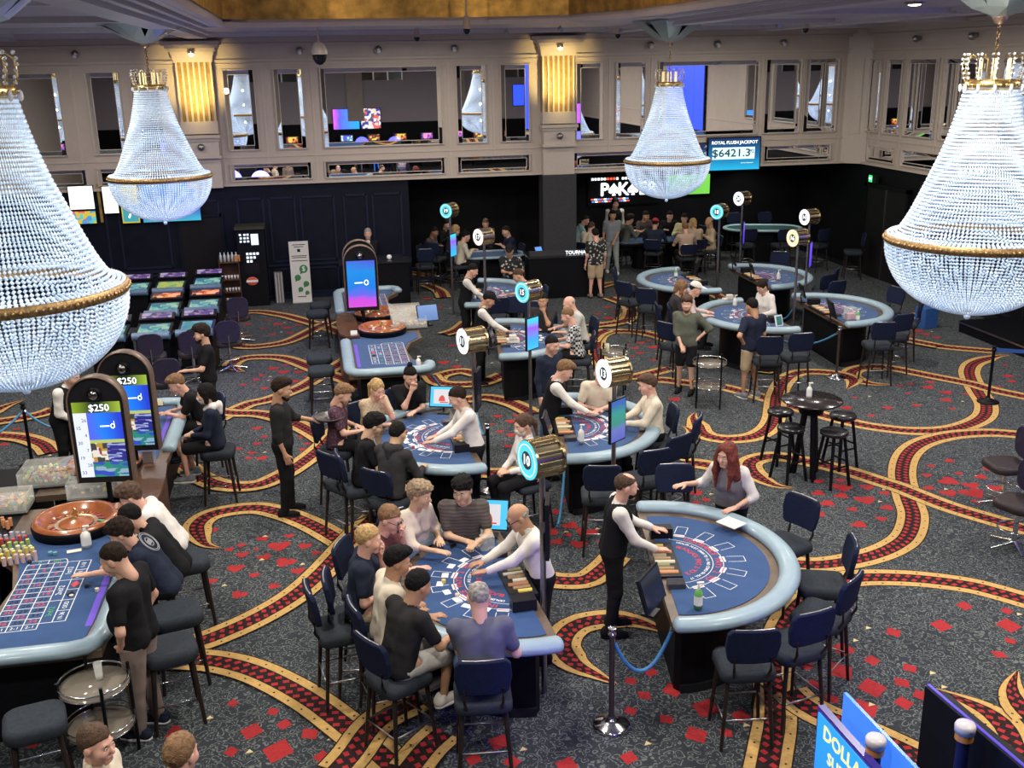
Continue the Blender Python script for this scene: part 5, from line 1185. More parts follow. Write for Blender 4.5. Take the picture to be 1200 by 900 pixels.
# ------------------------------------------------------------------ roulette tables
RED = {1,3,5,7,9,12,14,16,18,19,21,23,25,27,30,32,34,36}
def make_roulette(label):
    """local frame: x from the players' rail towards the dealer, y from the end rail towards the wheel"""
    t = thing('roulette_table', label, 'table')
    MB().prism([(.16, .16), (1.1, .16), (1.1, .5), (.9, .9), (.92, 1.5), (1.1, 2.0), (1.15, 3.2), (.3, 3.2), (.16, 2.2)], 0, .80).build('pedestal', M_black, t)
    MB().prism([(-.02, .0), (1.26, .0), (1.28, .35), (1.05, .75), (1.0, 1.3), (1.12, 1.8), (1.35, 2.12), (1.35, 3.25), (.12, 3.25), (.02, 2.9), (-.02, 2.2)], .80, .872).build('table_top', M_track, t)
    MB().prism([(.16, .14), (1.16, .14), (1.16, .36), (.99, .72), (.96, 1.3), (1.06, 1.8), (1.28, 2.1), (1.28, 2.55), (.12, 2.55), (.12, .55)], .873, .880).build('felt', M_felt, t)
    path = [(0, 2.05, .90), (0, 1.5, .90), (0, .8, .90), (0, .25, .90), (.03, .12, .90), (.11, .03, .90), (.25, 0, .90), (.7, 0, .90), (1.1, 0, .90), (1.20, .03, .90), (1.26, .12, .90), (1.28, .30, .90)]
    sec = [(.095*math.cos(q), .062*math.sin(q)) for q in [2*PI*i/12 for i in range(12)]]
    mb = MB(); mb.tube([Vector(p) for p in path], .06, sec=sec); mb.sphere((0, 2.05, .9), .06, 10, sc=(1.55, .8, 1)); mb.sphere((1.28, .30, .9), .06, 10, sc=(1.55, .8, 1)); mb.build('padded_rail', M_rail, t)
    mb = MB(); z = .8815      # printed layout
    x0, x1, y0, y1 = .60, .98, .56, 1.78; W = .007
    def L(a, b_): line2(mb, a, b_, W, z, 0)
    for i in range(4): x = x0+(x1-x0)*i/3; L((x, y0-.10 if True else y0), (x, y1))
    for i in range(13): y = y0+(y1-y0)*i/12; L((x0, y), (x1, y))
    L((x0, y0-.10), (x1, y0-.10)); L((x0, y1), (x0+.03, y1+.08)); L((x1, y1), (x1-.03, y1+.08)); L((x0+.03, y1+.08), (x1-.03, y1+.08)); L(((x0+x1)/2, y1), ((x0+x1)/2, y1+.09))
    for xa, xb, nseg in ((.49, .60, 3), (.38, .49, 6)):
        L((xa, y0), (xa, y1)); 
        for i in range(nseg+1): L((xa, y0+(y1-y0)*i/nseg), (xb, y0+(y1-y0)*i/nseg))
    return t, mb
def finish_layout(t, mb, flipx, flipy):
    z = .8820; x0, x1, y0, y1 = .60, .98, .56, 1.78; ux = (1, 0, 0); uy = (0, 1, 0)
    sx, sy = (-1 if flipx else 1), (-1 if flipy else 1)
    def T_(s_, x, y, size, mi, vert=False):
        v, f = text_mesh(s_)
        if vert: pts = [(x-p[1]*size*sx*1.0*sy, y+p[0]*size) if False else (x-sx*p[1]*size, y+sy*p[0]*size) for p in v]
        else: pts = [(x+sx*p[0]*size, y+sy*p[1]*size) for p in v]
        if sx*sy < 0: f = [tuple(reversed(q)) for q in f]
        mb.add([(a, b_, z) for a, b_ in pts], f, mi)
    for n in range(1, 37):
        r, c = (n-1)//3, (n-1) % 3
        T_(str(n), x0+(x1-x0)*(c+.5)/3, y1-(y1-y0)*(r+.5)/12, .085, 1 if n in RED else 2)
    for c in range(3): T_('2-1', x0+(x1-x0)*(c+.5)/3, y0-.05, .06, 0)
    T_('0', x0+.27, y1+.04, .07, 3); T_('00', x0+.11, y1+.04, .07, 3)
    for i, s_ in enumerate(('1st12', '2nd12', '3rd12')): T_(s_, .545, y1-(y1-y0)*(i+.5)/3, .075, 0 if i != 2 else 3, True)
    for i, s_ in enumerate(('1-18', 'EVEN', None, None, 'ODD', '19-36')):
        y = y1-(y1-y0)*(i+.5)/6
        if s_: T_(s_, .435, y, .06, 0, True)
        else: flat_poly(mb, [(.435-.04, y), (.435, y-.07), (.435+.04, y), (.435, y+.07)], z, 1 if i == 2 else 2)
    flat_poly(mb, [(.13, .42), (.19, .42), (.19, 1.9), (.13, 1.9)], z-.0004, 4)
    mb.build('printed_layout', [M_white, M_red, M_blackp, M_greenp, M_purple], t)
ROUL = {}; RT = {}
def mirrored(obs, fx, fy):
    """mirror plain mesh data, keeping normals outward"""
    for o in obs:
        me = o.data
        for v in me.vertices: v.co.x *= fx; v.co.y *= fy
        if fx*fy < 0: me.flip_normals()
        me.update()
for k_, x, y, fx, fy, l in (('N1', .35, 15.95, 1, 1, 'front one of the two central roulette tables, numbered layout facing the camera'), ('N2', .33, 22.45, 1, -1, 'rear one of the two central roulette tables, behind the blue screen kiosk'),
                      ('O', -2.05, 8.25, -1, 1, 'large roulette table at the lower left with the numbered layout in full view'), ('P', -2.05, 15.15, -1, -1, 'rear left roulette table where a masked woman in a white hood sits')):
    t, mb = make_roulette(l); finish_layout(t, mb, fx < 0, fy < 0)
    mirrored([c for c in t.children_recursive], fx, fy); t.location = (x, y, 0); ROUL[k_] = (x, y, fx, fy); RT[k_] = t
def rl(k_, u, v, z=.885): x, y, fx, fy = ROUL[k_]; return Vector((x+u*fx, y+v*fy, z))
def wheel(k_, label):
    p = rl(k_, .68, 2.62, .86); tb = RT[k_]
    t = MB().lathe([(.0, .0), (.43, .0), (.445, .10), (.44, .125), (.43, .13)], 40).build('roulette_wheel', M_black, tb); t.location = (p.x-tb.location.x, p.y-tb.location.y, .86)
    MB().lathe([(.435, .13), (.42, .16), (.385, .165), (.36, .15), (.335, .115), (.29, .085), (.285, .06)], 40).build('bowl_rim', M_wheelwood, t)
    mb = MB(); n = 38
    for i in range(n):
        a0, a1 = 2*PI*i/n, 2*PI*(i+1)/n; mi = 2 if i in (0, 19) else i % 2
        for r0, r1, z0, z1, m2 in ((.215, .285, .082, .066, mi), (.175, .215, .072, .082, 3)):
            mb.add([(r0*math.cos(a0), r0*math.sin(a0), z0), (r1*math.cos(a0), r1*math.sin(a0), z1), (r1*math.cos(a1), r1*math.sin(a1), z1), (r0*math.cos(a1), r0*math.sin(a1), z0)], [(0, 1, 2, 3)], m2)
        mb.add([(r*math.cos(a0+d), r*math.sin(a0+d), z) for r, d, z in ((.175, 0, .09), (.285, 0, .085), (.285, .02, .085), (.175, .02, .09))], [(0, 1, 2, 3)], 4)
    mb.build('pocket_ring', [M_red, M_blackp, M_greenp, mat('pale_pocket_metal', (.6, .5, .35), .3, .7), M_brass], t)
    MB().lathe([(.175, .085), (.12, .11), (.06, .135), (0, .14)], 32).build('cone', M_wheelwood, t)
    mb = MB(); mb.lathe([(.04, .13), (.02, .16), (.03, .19), (.015, .21), (.022, .235), (0, .25)], 14)
    for i in range(4): a = PI/2*i+.3; mb.cyl((0, 0, .165), (.075*math.cos(a), .075*math.sin(a), .17), .006); mb.sphere((.08*math.cos(a), .08*math.sin(a), .17), .012, 6)
    mb.build('turret', M_brass, t); return t
for k_ in ('N1', 'N2', 'O', 'P'): wheel(k_, '')
# wooden counters between paired wheels
for k_, xx, l in (('N1', .25, 'dark curved wooden shelf between the two central roulette wheels'), ('O', -1.98, 'curved dark wooden counter between the two left roulette tables')):
    yc = 19.2 if k_ == 'N1' else 11.7; sgn = 1 if k_ == 'N1' else -1; t = thing('wooden_counter', l, 'counter', (xx, yc, 0))
    P_ = [(sgn*x_, y_) for x_, y_ in ((.12, -.95), (.02, -.75), (-.02, -.2), (-.02, .3), (.02, .8), (.12, .95), (.36, .95), (.36, -.95))]
    MB().prism(P_, .895, .935).build('top', M_wood, t, bevel=.01)
    MB().prism([(x_*.9+sgn*.02, y_*.93) for x_, y_ in P_], 0, .79).build('panel', mat('walnut_panel', (.06, .03, .02), .35, var=.3, vs=10), t)
# chip sorter racks in acrylic
M_acryl = mat('clear_acrylic', (.85, .88, .85), .05, alpha=.28, var=0)
def rack(x, y, w, d, label, n=150):
    t = thing('chip_rack', label, 'rack', (x, y, .88)); MB().box(0, 0, .02, w, d, .04).build('base', M_blackpl, t)
    mb = MB()
    for sx in (-1, 1): mb.box(sx*w/2, 0, .11, .008, d, .18)
    for sy in (-1, 1): mb.box(0, sy*d/2, .11, w, .008, .18)
    mb.box(0, 0, .16, w, .008, .08); mb.build('acrylic_box', M_acryl, t)
    r2_ = random.Random(int(x*100)); cs = ['yellow', 'orange', 'cream', 'green', 'pink', 'blue', 'lilac', 'red']
    mb = MB(); 
    for i in range(n): mb.cyl((r2_.uniform(-w/2+.03, w/2-.03), r2_.uniform(-d/2+.03, d/2-.03), .05+r2_.random()*.04), (r2_.uniform(-w/2+.03, w/2-.03)*.02, 0, .02), .02) if False else mb.cyl(*(lambda px, py, z, tx: ((px, py, z), (px+tx*.03, py+r2_.uniform(-.03, .03), z+.035)))(r2_.uniform(-w/2+.03, w/2-.03), r2_.uniform(-d/2+.03, d/2-.03), .045+.05*r2_.random(), r2_.uniform(-1, 1)), .019, .019, 8, mi=r2_.randrange(8), smooth=False)
    o = mb.build('loose_chips', [chip_mat(c) for c in cs], t); o['kind'] = 'stuff'
rack(-3.30, 12.35, .62, .50, 'clear box heaped with coloured chips left of the kiosk screens'); rack(-3.60, 11.55, .50, .36, 'clear box of coloured chips nearest the left edge behind the wheel'); rack(-2.70, 11.75, .55, .28, 'empty looking acrylic chip channel under the front left kiosk', 12)
rack(1.55, 19.85, .60, .36, 'rear acrylic chip rack beside the central roulette wheels'); rack(1.55, 19.35, .62, .36, 'middle acrylic chip rack beside the central roulette wheels'); rack(1.55, 18.85, .62, .36, 'front acrylic chip rack beside the central roulette wheels')
# chip stacks along the wheel of table O
c_rows = [('lilac', 10.75), ('red', 10.62), ('green', 10.50), ('cream', 10.38), ('yellow', 10.26), ('pink', 10.14)]
for i, (c, y) in enumerate(c_rows):
    for j in range(6):
        x = -3.23-.055*(5-j)*0+(-.055*j)+.22*(i/5)*1.15
        if y > 10.5 and j > 4: continue
        chip_stack(x, y-.012*j, .882, .055+.012*((i+j) % 3)+(.02 if i > 3 else 0), c, f'{c} chip stack in the slanting rows beside the big roulette wheel', f'{c} chip stacks by the big roulette wheel')
for i, (x, y, c) in enumerate(((-3.62, 10.95, 'green'), (-3.66, 11.03, 'green'), (-3.57, 11.02, 'green'), (-3.50, 11.05, 'orange'), (-3.44, 11.08, 'orange'), (-3.53, 11.12, 'orange'), (-3.70, 10.9, 'blue'), (-3.76, 10.96, 'blue'), (-3.80, 10.7, 'pink'), (-3.85, 10.62, 'pink'), (-3.45, 11.0, 'orange'), (-3.72, 11.08, 'green'))):
    chip_stack(x, y, .882, .09, c, f'{c} chip stack in the pile at the left edge behind the slanting rows', f'{c} chip stacks piled at the left edge')
for x, y, c, l in ((-2.86, 10.24, 'blue', 'teal chip stack beside the pink row, left one'), (-2.81, 10.22, 'blue', 'teal chip stack nearest the lotion bottle'), (-3.02, 10.08, 'black', 'black and white chip stack above the zero of the left layout'), (-2.36, 9.42, 'black', 'black chip stack under the reaching hand'), (-2.25, 9.32, 'cream', 'pale chip stack at the rail beside the reaching man'), (-2.47, 9.28, 'cream', 'single pale chip on the left layout\'s black diamond')):
    chip_stack(x, y, .884, .03 if 'single' not in l else .008, c, l, None)
# ------------------------------------------------------------------ kiosk screens over the roulette wheels
def screen_board(mb_, lines, w): pass
def kiosk(x, y, z0, label, style, rz=0.0, w=.60, h=1.22):
    t = thing('roulette_display', label, 'display', (x, y, z0), rz)
    n = 14; R_ = w/2; pts = [(-R_, 0), (R_, 0)]+[(R_*math.cos(PI*i/n), h-R_+R_*math.sin(PI*i/n)) for i in range(n+1)]
    mb = MB(); k = len(pts); vs = [(x_, -.06, z_) for x_, z_ in pts]+[(x_, .06, z_) for x_, z_ in pts]
    mb.add(vs, [tuple(range(k)), tuple(range(2*k-1, k-1, -1))]); mb.build('case', M_blackpl, t)
    mb = MB(); mb.tube([(x_*1.01, 0, z_) for x_, z_ in [(R_, 0)]+pts[2:]+[(-R_, 0)]], .01, sec=[(-.075, -.008), (.075, -.008), (.075, .008), (-.075, .008)] if False else [(-.008, -.075), (.008, -.075), (.008, .075), (-.008, .075)]); mb.build('rim', mat('bronze_rim', (.16, .11, .085), .4, .3), t)
    sw, s0, s1 = w*.86, .07, h-R_+.02; yy = -.063
    if style == 'plain':
        MB().box(0, yy, (s0+s1)/2, sw, .008, s1-s0).build('screen', gradient_screen('blue_pink_wash', [(0, (.8, .1, .75)), (.26, (.7, .08, .8)), (.36, (.15, .15, .9)), (.5, (.01, .22, .85)), (.8, (.01, .30, .85)), (1, (.08, .12, .8))], 'Z', 1.0, .05, 1.1), t)
        mb = MB(); mb.tube([(.09+.035*math.cos(q*PI/6), yy-.006, .53+.045*math.sin(q*PI/6)) for q in range(12)], .008, 4, closed=True); put_text(mb, 'crown', (-.05, yy-.006, .53), (1, 0, 0), (0, 0, 1), .07) if False else mb.box(-.05, yy-.006, .53, .15, .003, .02); mb.build('screen_emblem', M_wline, t)
    else:
        H_ = s1-s0
        def blk(x0, x1, a, b_, m_, nm='screen_panel'): return MB().box((x0+x1)/2*sw, yy, s0+H_*(a+b_)/2, (x1-x0)*sw, .008, (b_-a)*H_).build(nm, m_, t)
        blk(-.5, .5, .86, 1, gradient_screen('green_dark_banner', [(0, (.3, .45, .02)), (.45, (.01, .02, .01)), (.6, (.02, .03, .01)), (1, (.35, .5, .05))], 'X', 1.2, -.3, .3, .05)); blk(-.5, -.22, 0, .86, glow('white_screen', (.8, .85, 1), 1.1))
        blk(-.22, .5, .50, .86, gradient_screen('blue_pink_wash_x', [(0, (.7, .05, .7)), (.25, (.1, .1, .9)), (.6, (.01, .2, .9)), (1, (.02, .05, .6))], 'X', 1.2, -.2, .3)); blk(-.22, .5, .455, .50, glow('lime_bar', (.5, .6, .15), 1.0))
        blk(-.22, .12, .20, .455, mosaic_screen('chip_dots', (14, 14, 14), [(.85, .8, .7), (.3, .05, .05), (.5, .3, .05), (.05, .05, .05)], 1.0)); blk(.12, .5, .20, .455, mosaic_screen('blue_listing', (10, 10, 70), [(.02, .03, .3), (.4, .45, .8), (.02, .02, .25)], .9))
        blk(-.22, .5, 0, .20, mosaic_screen('teal_buttons', (9, 9, 22), [(.02, .25, .25), (.03, .08, .6), (.02, .3, .2), (.3, .5, .6)], .9))
        mb = MB(); put_text(mb, '$250', (.03, yy-.006, s0+H_*.92), (1, 0, 0), (0, 0, 1), .11, 0, .01)
        for i, s_ in enumerate(('33', '28', '19', '7', '30', '4', '15', '26')): put_text(mb, s_, (-.36*sw+(.04 if i % 2 else -.03), yy-.006, s0+H_*(.06+.1*i)), (1, 0, 0), (0, 0, 1), .055, 1)
        cx_, cz_ = .30*sw, s0+H_*.68; mb.tube([(cx_+.02*math.cos(q*PI/6), yy-.007, cz_+.025*math.sin(q*PI/6)) for q in range(12)], .005, 4, closed=True); mb.box(cx_-.085, yy-.007, cz_, .10, .003, .012); mb.box(cx_+.018, yy-.007, cz_+.03, .006, .003, .05, 0)
        mb.build('screen_lettering', [M_wline, M_blackp], t)
    MB().sphere((0, -.09, h-R_*.62), .058, 12).build('camera_ball', mat('dark_mirror_ball', (.25, .23, .22), .15, 1.0), t)
    MB().lathe([(.085, 0), (.075, .03), (.06, .04)], 16).build('camera_ring', M_black, t).matrix_local = Matrix.Translation((0, -.055, h-R_*.62)) @ Matrix.Rotation(PI/2, 4, 'X')
    MB().cyl((0, 0, .88-z0), (0, 0, 0), .03, .03, 10).build('pole', M_black, t)
    return t
kiosk(-2.50, 11.55, 1.13, 'front left arched roulette display showing $250 and a column of numbers', 'board', -.12); kiosk(-2.34, 12.45, 1.16, 'rear left arched roulette display half hidden behind the front one', 'board', -.12)
kiosk(.74, 19.35, 1.15, 'central arched display with a plain blue and pink lit screen', 'plain', -.02); kiosk(.74, 19.78, 1.18, 'rear central arched display hidden behind the blue one', 'plain', PI)
# ------------------------------------------------------------------ illuminated drum signs on poles
M_drumgold = mat('champagne_drum_metal', (.62, .52, .34), .22, 1.0, var=.1)
def drum(x, y, z, yb, label, num, colr, monitor=None, r=.165, ang=None, px=None):
    t = thing('table_sign', label, 'sign', (x, y, 0))
    MB().cyl((0, 0, .0), (0, 0, z-r*.8), .026, .026, 12).build('pole', M_steel, t)
    a = math.atan2(-y, -x)-math.radians(yb)-PI          # drum axis mostly along y, lit face towards the camera and a little left
    dx, dy = math.cos(a), math.sin(a); L = .13
    R_ = Matrix(((dy, dx, 0), (-dx, dy, 0), (0, 0, 1)))  # local y -> axis
    def tr(mb_): mb_.v = [tuple(R_ @ Vector(v)+Vector((0, 0, z))) for v in mb_.v]; return mb_
    mb = MB(); mb.cyl((0, -L, 0), (0, L, 0), r*.90, r*.90, 28, caps=False)
    for yy in (-L, L): mb.lathe([], 3) if False else mb.cyl((0, yy-.012, 0), (0, yy+.012, 0), r, r, 28)
    for q in range(12): aa = 2*PI*q/12; mb.box(r*.91*math.cos(aa), 0, r*.91*math.sin(aa), .02, 2*L, .02, 0)
    tr(mb).build('drum', M_drumgold, t)
    fc = {'teal': (.10, .75, .90), 'white': (.95, .95, 1), 'amber': (1, .72, .35), 'pink': (1, .75, .68)}[colr]
    mb = MB(); mb.cyl((0, -L-.018, 0), (0, -L-.012, 0), r*.97, r*.97, 28); face_o = tr(mb).build('lit_face', glow('lit_face_'+colr, fc, 1.5 if colr != 'teal' else 1.1), t)
    mb = MB(); mb.cyl((0, -L-.020, 0), (0, -L-.018, 0), r*.46, r*.46, 22); tr(mb).build('number_disc', mat('dark_disc', (.05, .07, .08), .4), face_o)
    mb = MB(); mb.tube([(r*.80*math.cos(q*PI/14), -L-.019, r*.80*math.sin(q*PI/14)) for q in range(28)], .003, 4, closed=True); put_text(mb, num, (0, -L-.023, 0), (1, 0, 0), (0, 0, 1), r*.72, 0, .02); tr(mb).build('number', M_wline, face_o)
    mb = MB(); put_text(mb, 'LIVE DEALER', (0, -L-.0195, 0), (1, 0, 0), (0, 0, 1), .001) if False else None
    if monitor:
        kind, mz, ma, col_, sgn = monitor; m_ = thing('monitor', kind, 'monitor', (x, y, mz), ma)
        MB().box(sgn*.0, -.045, 0, .30, .035, .52).build('case', M_blackpl, m_); MB().box(0, -.064, 0, .27, .004, .49).build('screen', col_, m_); MB().box(0, -.01, 0, .06, .06, .10).build('bracket', M_steel, m_)
    return t
scr_b = gradient_screen('cyan_blue_wash', [(0, (.05, .55, .85)), (.5, (.05, .35, .95)), (.8, (.3, .1, .9)), (1, (.05, .6, .9))], 'Z', 1.3, -.26, .26)
scr_g = gradient_screen('green_violet_wash', [(0, (.10, .12, .55)), (.45, (.15, .2, .6)), (.6, (.05, .3, .25)), (.8, (.04, .35, .3)), (1, (.05, .15, .5))], 'Z', 1.0, -.26, .26)
scr_v = gradient_screen('violet_wash', [(0, (.10, .05, .9)), (1, (.20, .10, 1))], 'Z', 1.0, -.26, .26)
scr_off = mat('switched_off_screen', (.006, .006, .02), .15)
drum(1.74, 8.14, 2.30, 60, 'lit teal drum sign 10 at the front centre, the nearest', '10', 'teal', ('black hanging screen on the violet pole, seen from behind, beside the bald dealer', 1.66, math.radians(75), scr_off, 1), r=.175)
drum(1.80, 12.45, 2.24, 63, 'lit white drum sign on the violet pole left of centre', '11', 'white', ('dark hanging screen seen side on at the table left of centre', 1.60, math.radians(70), scr_off, 1))
drum(3.22, 11.05, 2.12, 58, 'lit white drum sign 13 in the middle of the photo', '13', 'white', ('hanging screen lit green and violet under the number 13 drum', 1.55, math.radians(38), scr_g, 1), r=.17)
drum(3.12, 15.4, 2.18, 48, 'lit teal drum sign above the man in navy', '15', 'teal', ('bright blue hanging screen in front of the smiling man in navy', 1.52, math.radians(40), scr_b, 1))
drum(3.19, 20.11, 2.30, 53, 'small pinkish drum sign over the small far table', '17', 'pink')
drum(2.95, 23.4, 2.40, 36, 'small teal drum sign furthest back on the left', '19', 'teal', ('thin bright blue hanging screen furthest back on the left', 1.62, math.radians(55), scr_b, 1))
drum(8.75, 21.9, 2.32, 28, 'teal drum sign 18 at the far empty table', '18', 'teal')
drum(9.95, 23.5, 2.37, 42, 'white drum sign furthest back on the right', '20', 'white', ('violet hanging screen nearly edge on, far right under the furthest white drum', 1.55, math.radians(62), scr_v, 1))
drum(8.85, 18.2, 2.30, 48, 'amber drum sign at the table of the woman dealer', '16', 'amber')
drum(9.95, 20.0, 2.40, 50, 'white drum sign just behind the amber one', '14', 'white', ('violet hanging screen just right of the amber drum sign pole', 1.62, math.radians(55), scr_v, 1))
# small dealer monitors on the tables
def desk_monitor(k_, lx, ly, rz, label, scr, tilt=-.25, w=.34, h=.26):
    p = tl(k_, lx, ly, .88) if k_ in BJ else rl(k_, lx, ly, .88); b_ = (BJ[k_][2] if k_ in BJ else 0)+rz
    t = thing('monitor', label, 'monitor', p, b_)
    MB().box(0, 0, .01, .16, .12, .02).build('foot', M_blackpl, t); MB().cyl((0, 0, .02), (0, .02, .16), .012).build('stem', M_blackpl, t)
    case_o = MB().box(0, 0, .24, w, .03, h, rx=tilt).build('case', M_blackpl, t); R_ = Matrix.Rotation(tilt, 3, 'X')
    def onscr(mb_): mb_.v = [tuple(R_ @ Vector(v)+Vector((0, 0, .24))) for v in mb_.v]; return mb_
    onscr(MB().box(0, -.017, 0, w-.03, .006, h-.03)).build('screen', scr, case_o)
    if scr is scr_card:
        onscr(MB().box(-.01, -.022, 0, w*.62, .004, h*.66)).build('screen_picture', glow('pale_game_picture', (.75, .72, .75), 1.0), case_o)
        mb_ = MB(); mb_.add([(w*.12*math.cos(PI*q/10)-.01, -.026, -h*.22+h*.28*math.sin(PI*q/10)) for q in range(11)], [tuple(range(11))]); mb_.box(.02, -.026, -h*.27, w*.3, .002, .015); onscr(mb_).build('screen_red_dial', glow('red_dial', (.7, .05, .04), 1.0), case_o)
scr_card = glow('cyan_border_screen', (.04, .5, .85), 1.2)
desk_monitor('B', .98, -.02, math.radians(-112), 'tilted screen with a cyan border beside the striped-polo man', scr_card, -.45, .40, .32)
desk_monitor('D', .98, -.02, math.radians(-112), 'tilted screen with a cyan border at the table left of centre', scr_card, -.45, .38, .30)
desk_monitor('A', 1.0, -.30, math.radians(150), 'dark screen seen from behind beside the green bottle', scr_off, -.3, .42, .32)
desk_monitor('C', .55, -.30, math.radians(170), 'black screen beside the dealer in the middle', scr_off, -.3, .36, .28)
desk_monitor('E', .60, -.25, math.radians(170), 'black screen beside the far centre dealer', scr_off, -.3); desk_monitor('G', .35, -.22, math.radians(150), 'black screen on the far empty table', scr_off, -.3, .40, .34)
desk_monitor('J', .85, -.25, math.radians(170), 'black screen beside the acrylic box', scr_off, -.3, .42, .32); desk_monitor('I', .25, -.18, math.radians(170), 'blue-grey small screen on the right rear table', mat('blue_grey_screen', (.05, .07, .16), .2, emit=(.05, .08, .2), es=.6, var=0), -.3, .28, .22)
desk_monitor('J', -.75, -.15, math.radians(170), 'black card shuffler screen at the far end of the far right table', scr_off, -.3, .34, .26); desk_monitor('I', -.85, -.18, math.radians(170), 'black screen at the far end of the right rear table', scr_off, -.3, .34, .24)
scr_lp = gradient_screen('soft_blue_screen', [(0, (.10, .22, .55)), (1, (.22, .38, .75))], 'Z', .9, .1, .4)
desk_monitor('N1', 1.55, 2.95, math.radians(10), 'soft blue lit screen beside the central chip racks', scr_lp, -.4, .40, .32)
# ------------------------------------------------------------------ electronic gaming terminals, upper left
def terminal(x, y, rz, label, c1, c2):
    t = thing('gaming_terminal', label, 'game machine', (x, y, 0), rz)
    t.scale = (.84, 1, 1); MB().prism([(-.36, -.25), (.36, -.25), (.36, .45), (-.36, .45)], 0, .72).build('cabinet', M_black, t, bevel=.02)
    mb = MB(); mb.tube([(-.40, -.30, .80), (.40, -.30, .80)], .08, 12, sec=[(.09*math.cos(q), .075*math.sin(q)) for q in [2*PI*i/12 for i in range(12)]]); mb.build('padded_rest', mat('slate_blue_vinyl', (.10, .17, .27), .4), t)
    co = MB().box(0, .02, .84, .78, .52, .05, rx=.22).build('console', M_blackpl, t); MB().box(0, .02, .872, .66, .36, .006, rx=.22).build('play_screen', c1, co)
    co = MB().box(0, .42, 1.0, .78, .20, .05, rx=.5).build('top_box', M_blackpl, t); MB().box(0, .40, 1.034, .66, .14, .006, rx=.5).build('info_screen', c2, co)
    return t
ts_g = mosaic_screen('teal_game', (7, 9, 9), [(.10, .35, .35), (.15, .5, .45), (.05, .2, .3), (.35, .55, .4)], .9); ts_y = mosaic_screen('lime_game', (7, 9, 9), [(.35, .5, .1), (.2, .4, .15), (.5, .5, .1)], .9)
ts_b = mosaic_screen('blue_game', (7, 9, 9), [(.05, .2, .4), (.15, .35, .5), (.05, .3, .3)], .9); i_o = mosaic_screen('orange_strip', (8, 20, 8), [(.9, .2, .05), (.5, .05, .02), (.1, .02, .02), (.9, .4, .2)], 1.1); i_p = mosaic_screen('violet_strip', (8, 20, 8), [(.3, .15, .4), (.05, .02, .1), (.5, .4, .6), (.1, .05, .3)], .8)
for (x, y, l, a, b_) in ((-3.15, 20.05, 'front row left', ts_g, i_p), (-2.38, 20.1, 'front row right', ts_b, i_p), (-3.20, 21.95, 'middle row left', ts_g, i_o), (-2.42, 22.05, 'middle row right', ts_g, i_o), (-3.35, 24.3, 'back row left', ts_y, i_p), (-2.55, 24.5, 'back row right', ts_g, i_p), (-4.12, 24.3, 'back row far left, mostly behind the chandelier', ts_g, i_p), (-3.95, 20.05, 'front row far left, behind the chandelier', ts_g, i_p)):
    terminal(x, y, -.06, f'touchscreen gaming terminal with blue padded edge, {l}', a, b_)
def low_chair(x, y, rz, l): return place('swivel', x, y, rz, l)
for x, y, l in ((-3.1, 19.2, 'dark swivel chair in front of the front left terminal'), (-2.4, 19.25, 'dark swivel chair in front of the front right terminal, behind the man in the cap'), (-1.75, 22.0, 'dark swivel chair right of the middle terminal row'), (-1.8, 19.9, 'dark swivel chair right of the front terminal row'), (-2.6, 17.4, 'swivel chair with blue-lit chrome base above the black-shirted player')): low_chair(x, y, .1, l)
# lit screens on the far left wall
for x0, x1, z0, z1, l, mt in ((-5.65, -5.08, 2.42, 2.98, 'white lit screen above the far left lottery display', glow('white_screen2', (1, 1, .95), 1.6)), (-5.65, -5.08, 2.08, 2.40, 'small coloured lower screen at the far left', mosaic_screen('gold_picture', (9, 9, 9), [(.6, .45, .05), (.1, .5, .5), (.7, .1, .1), (.05, .3, .6)], 1.2)),
                              (-4.90, -4.55, 2.30, 2.95, 'white and gold lit screen left of the number 7 screen', glow('cream_screen', (1, .95, .75), 1.5)), (-4.52, -4.1, 2.05, 2.98, 'gold lit screen with the number 7 tile', gradient_screen('gold_wash', [(0, (.5, .35, .02)), (1, (.8, .7, .15))], 'Z', 1.2)),
                              (-4.05, -2.7, 2.05, 2.98, 'wide blue lit screen behind the left chandelier', gradient_screen('aqua_wash', [(0, (.05, .6, .65)), (.4, (.05, .15, .5)), (1, (.1, .3, .7))], 'Z', 1.2))):
    t = thing('wall_screen', l, 'screen', ((x0+x1)/2, YB, (z0+z1)/2)); MB().box(0, -.05, 0, x1-x0, .08, z1-z0).build('screen_case', M_blackpl, t); MB().box(0, -.093, 0, x1-x0-.03, .006, z1-z0-.03).build('display', mt, t)
    if 'number 7 tile' in l:
        mb = MB(); mb.box(0, -.10, -.22, .34, .004, .40); mb.build('number_tile', mat('teal_tile', (.02, .15, .18), .4, emit=(.05, .4, .45), es=.8, var=0), t); mb = MB(); put_text(mb, '7', (0, -.105, -.22), (1, 0, 0), (0, 0, 1), .34, 0, .02); mb.build('number', M_wline, t)
MB().box(-4.98, YB-.02, 2.55, .06, .04, .9).build('screen_mullion', M_gold, None); bpy.context.scene.objects['screen_mullion']['kind'] = 'structure'; bpy.context.scene.objects['screen_mullion'].name = 'trim_10'
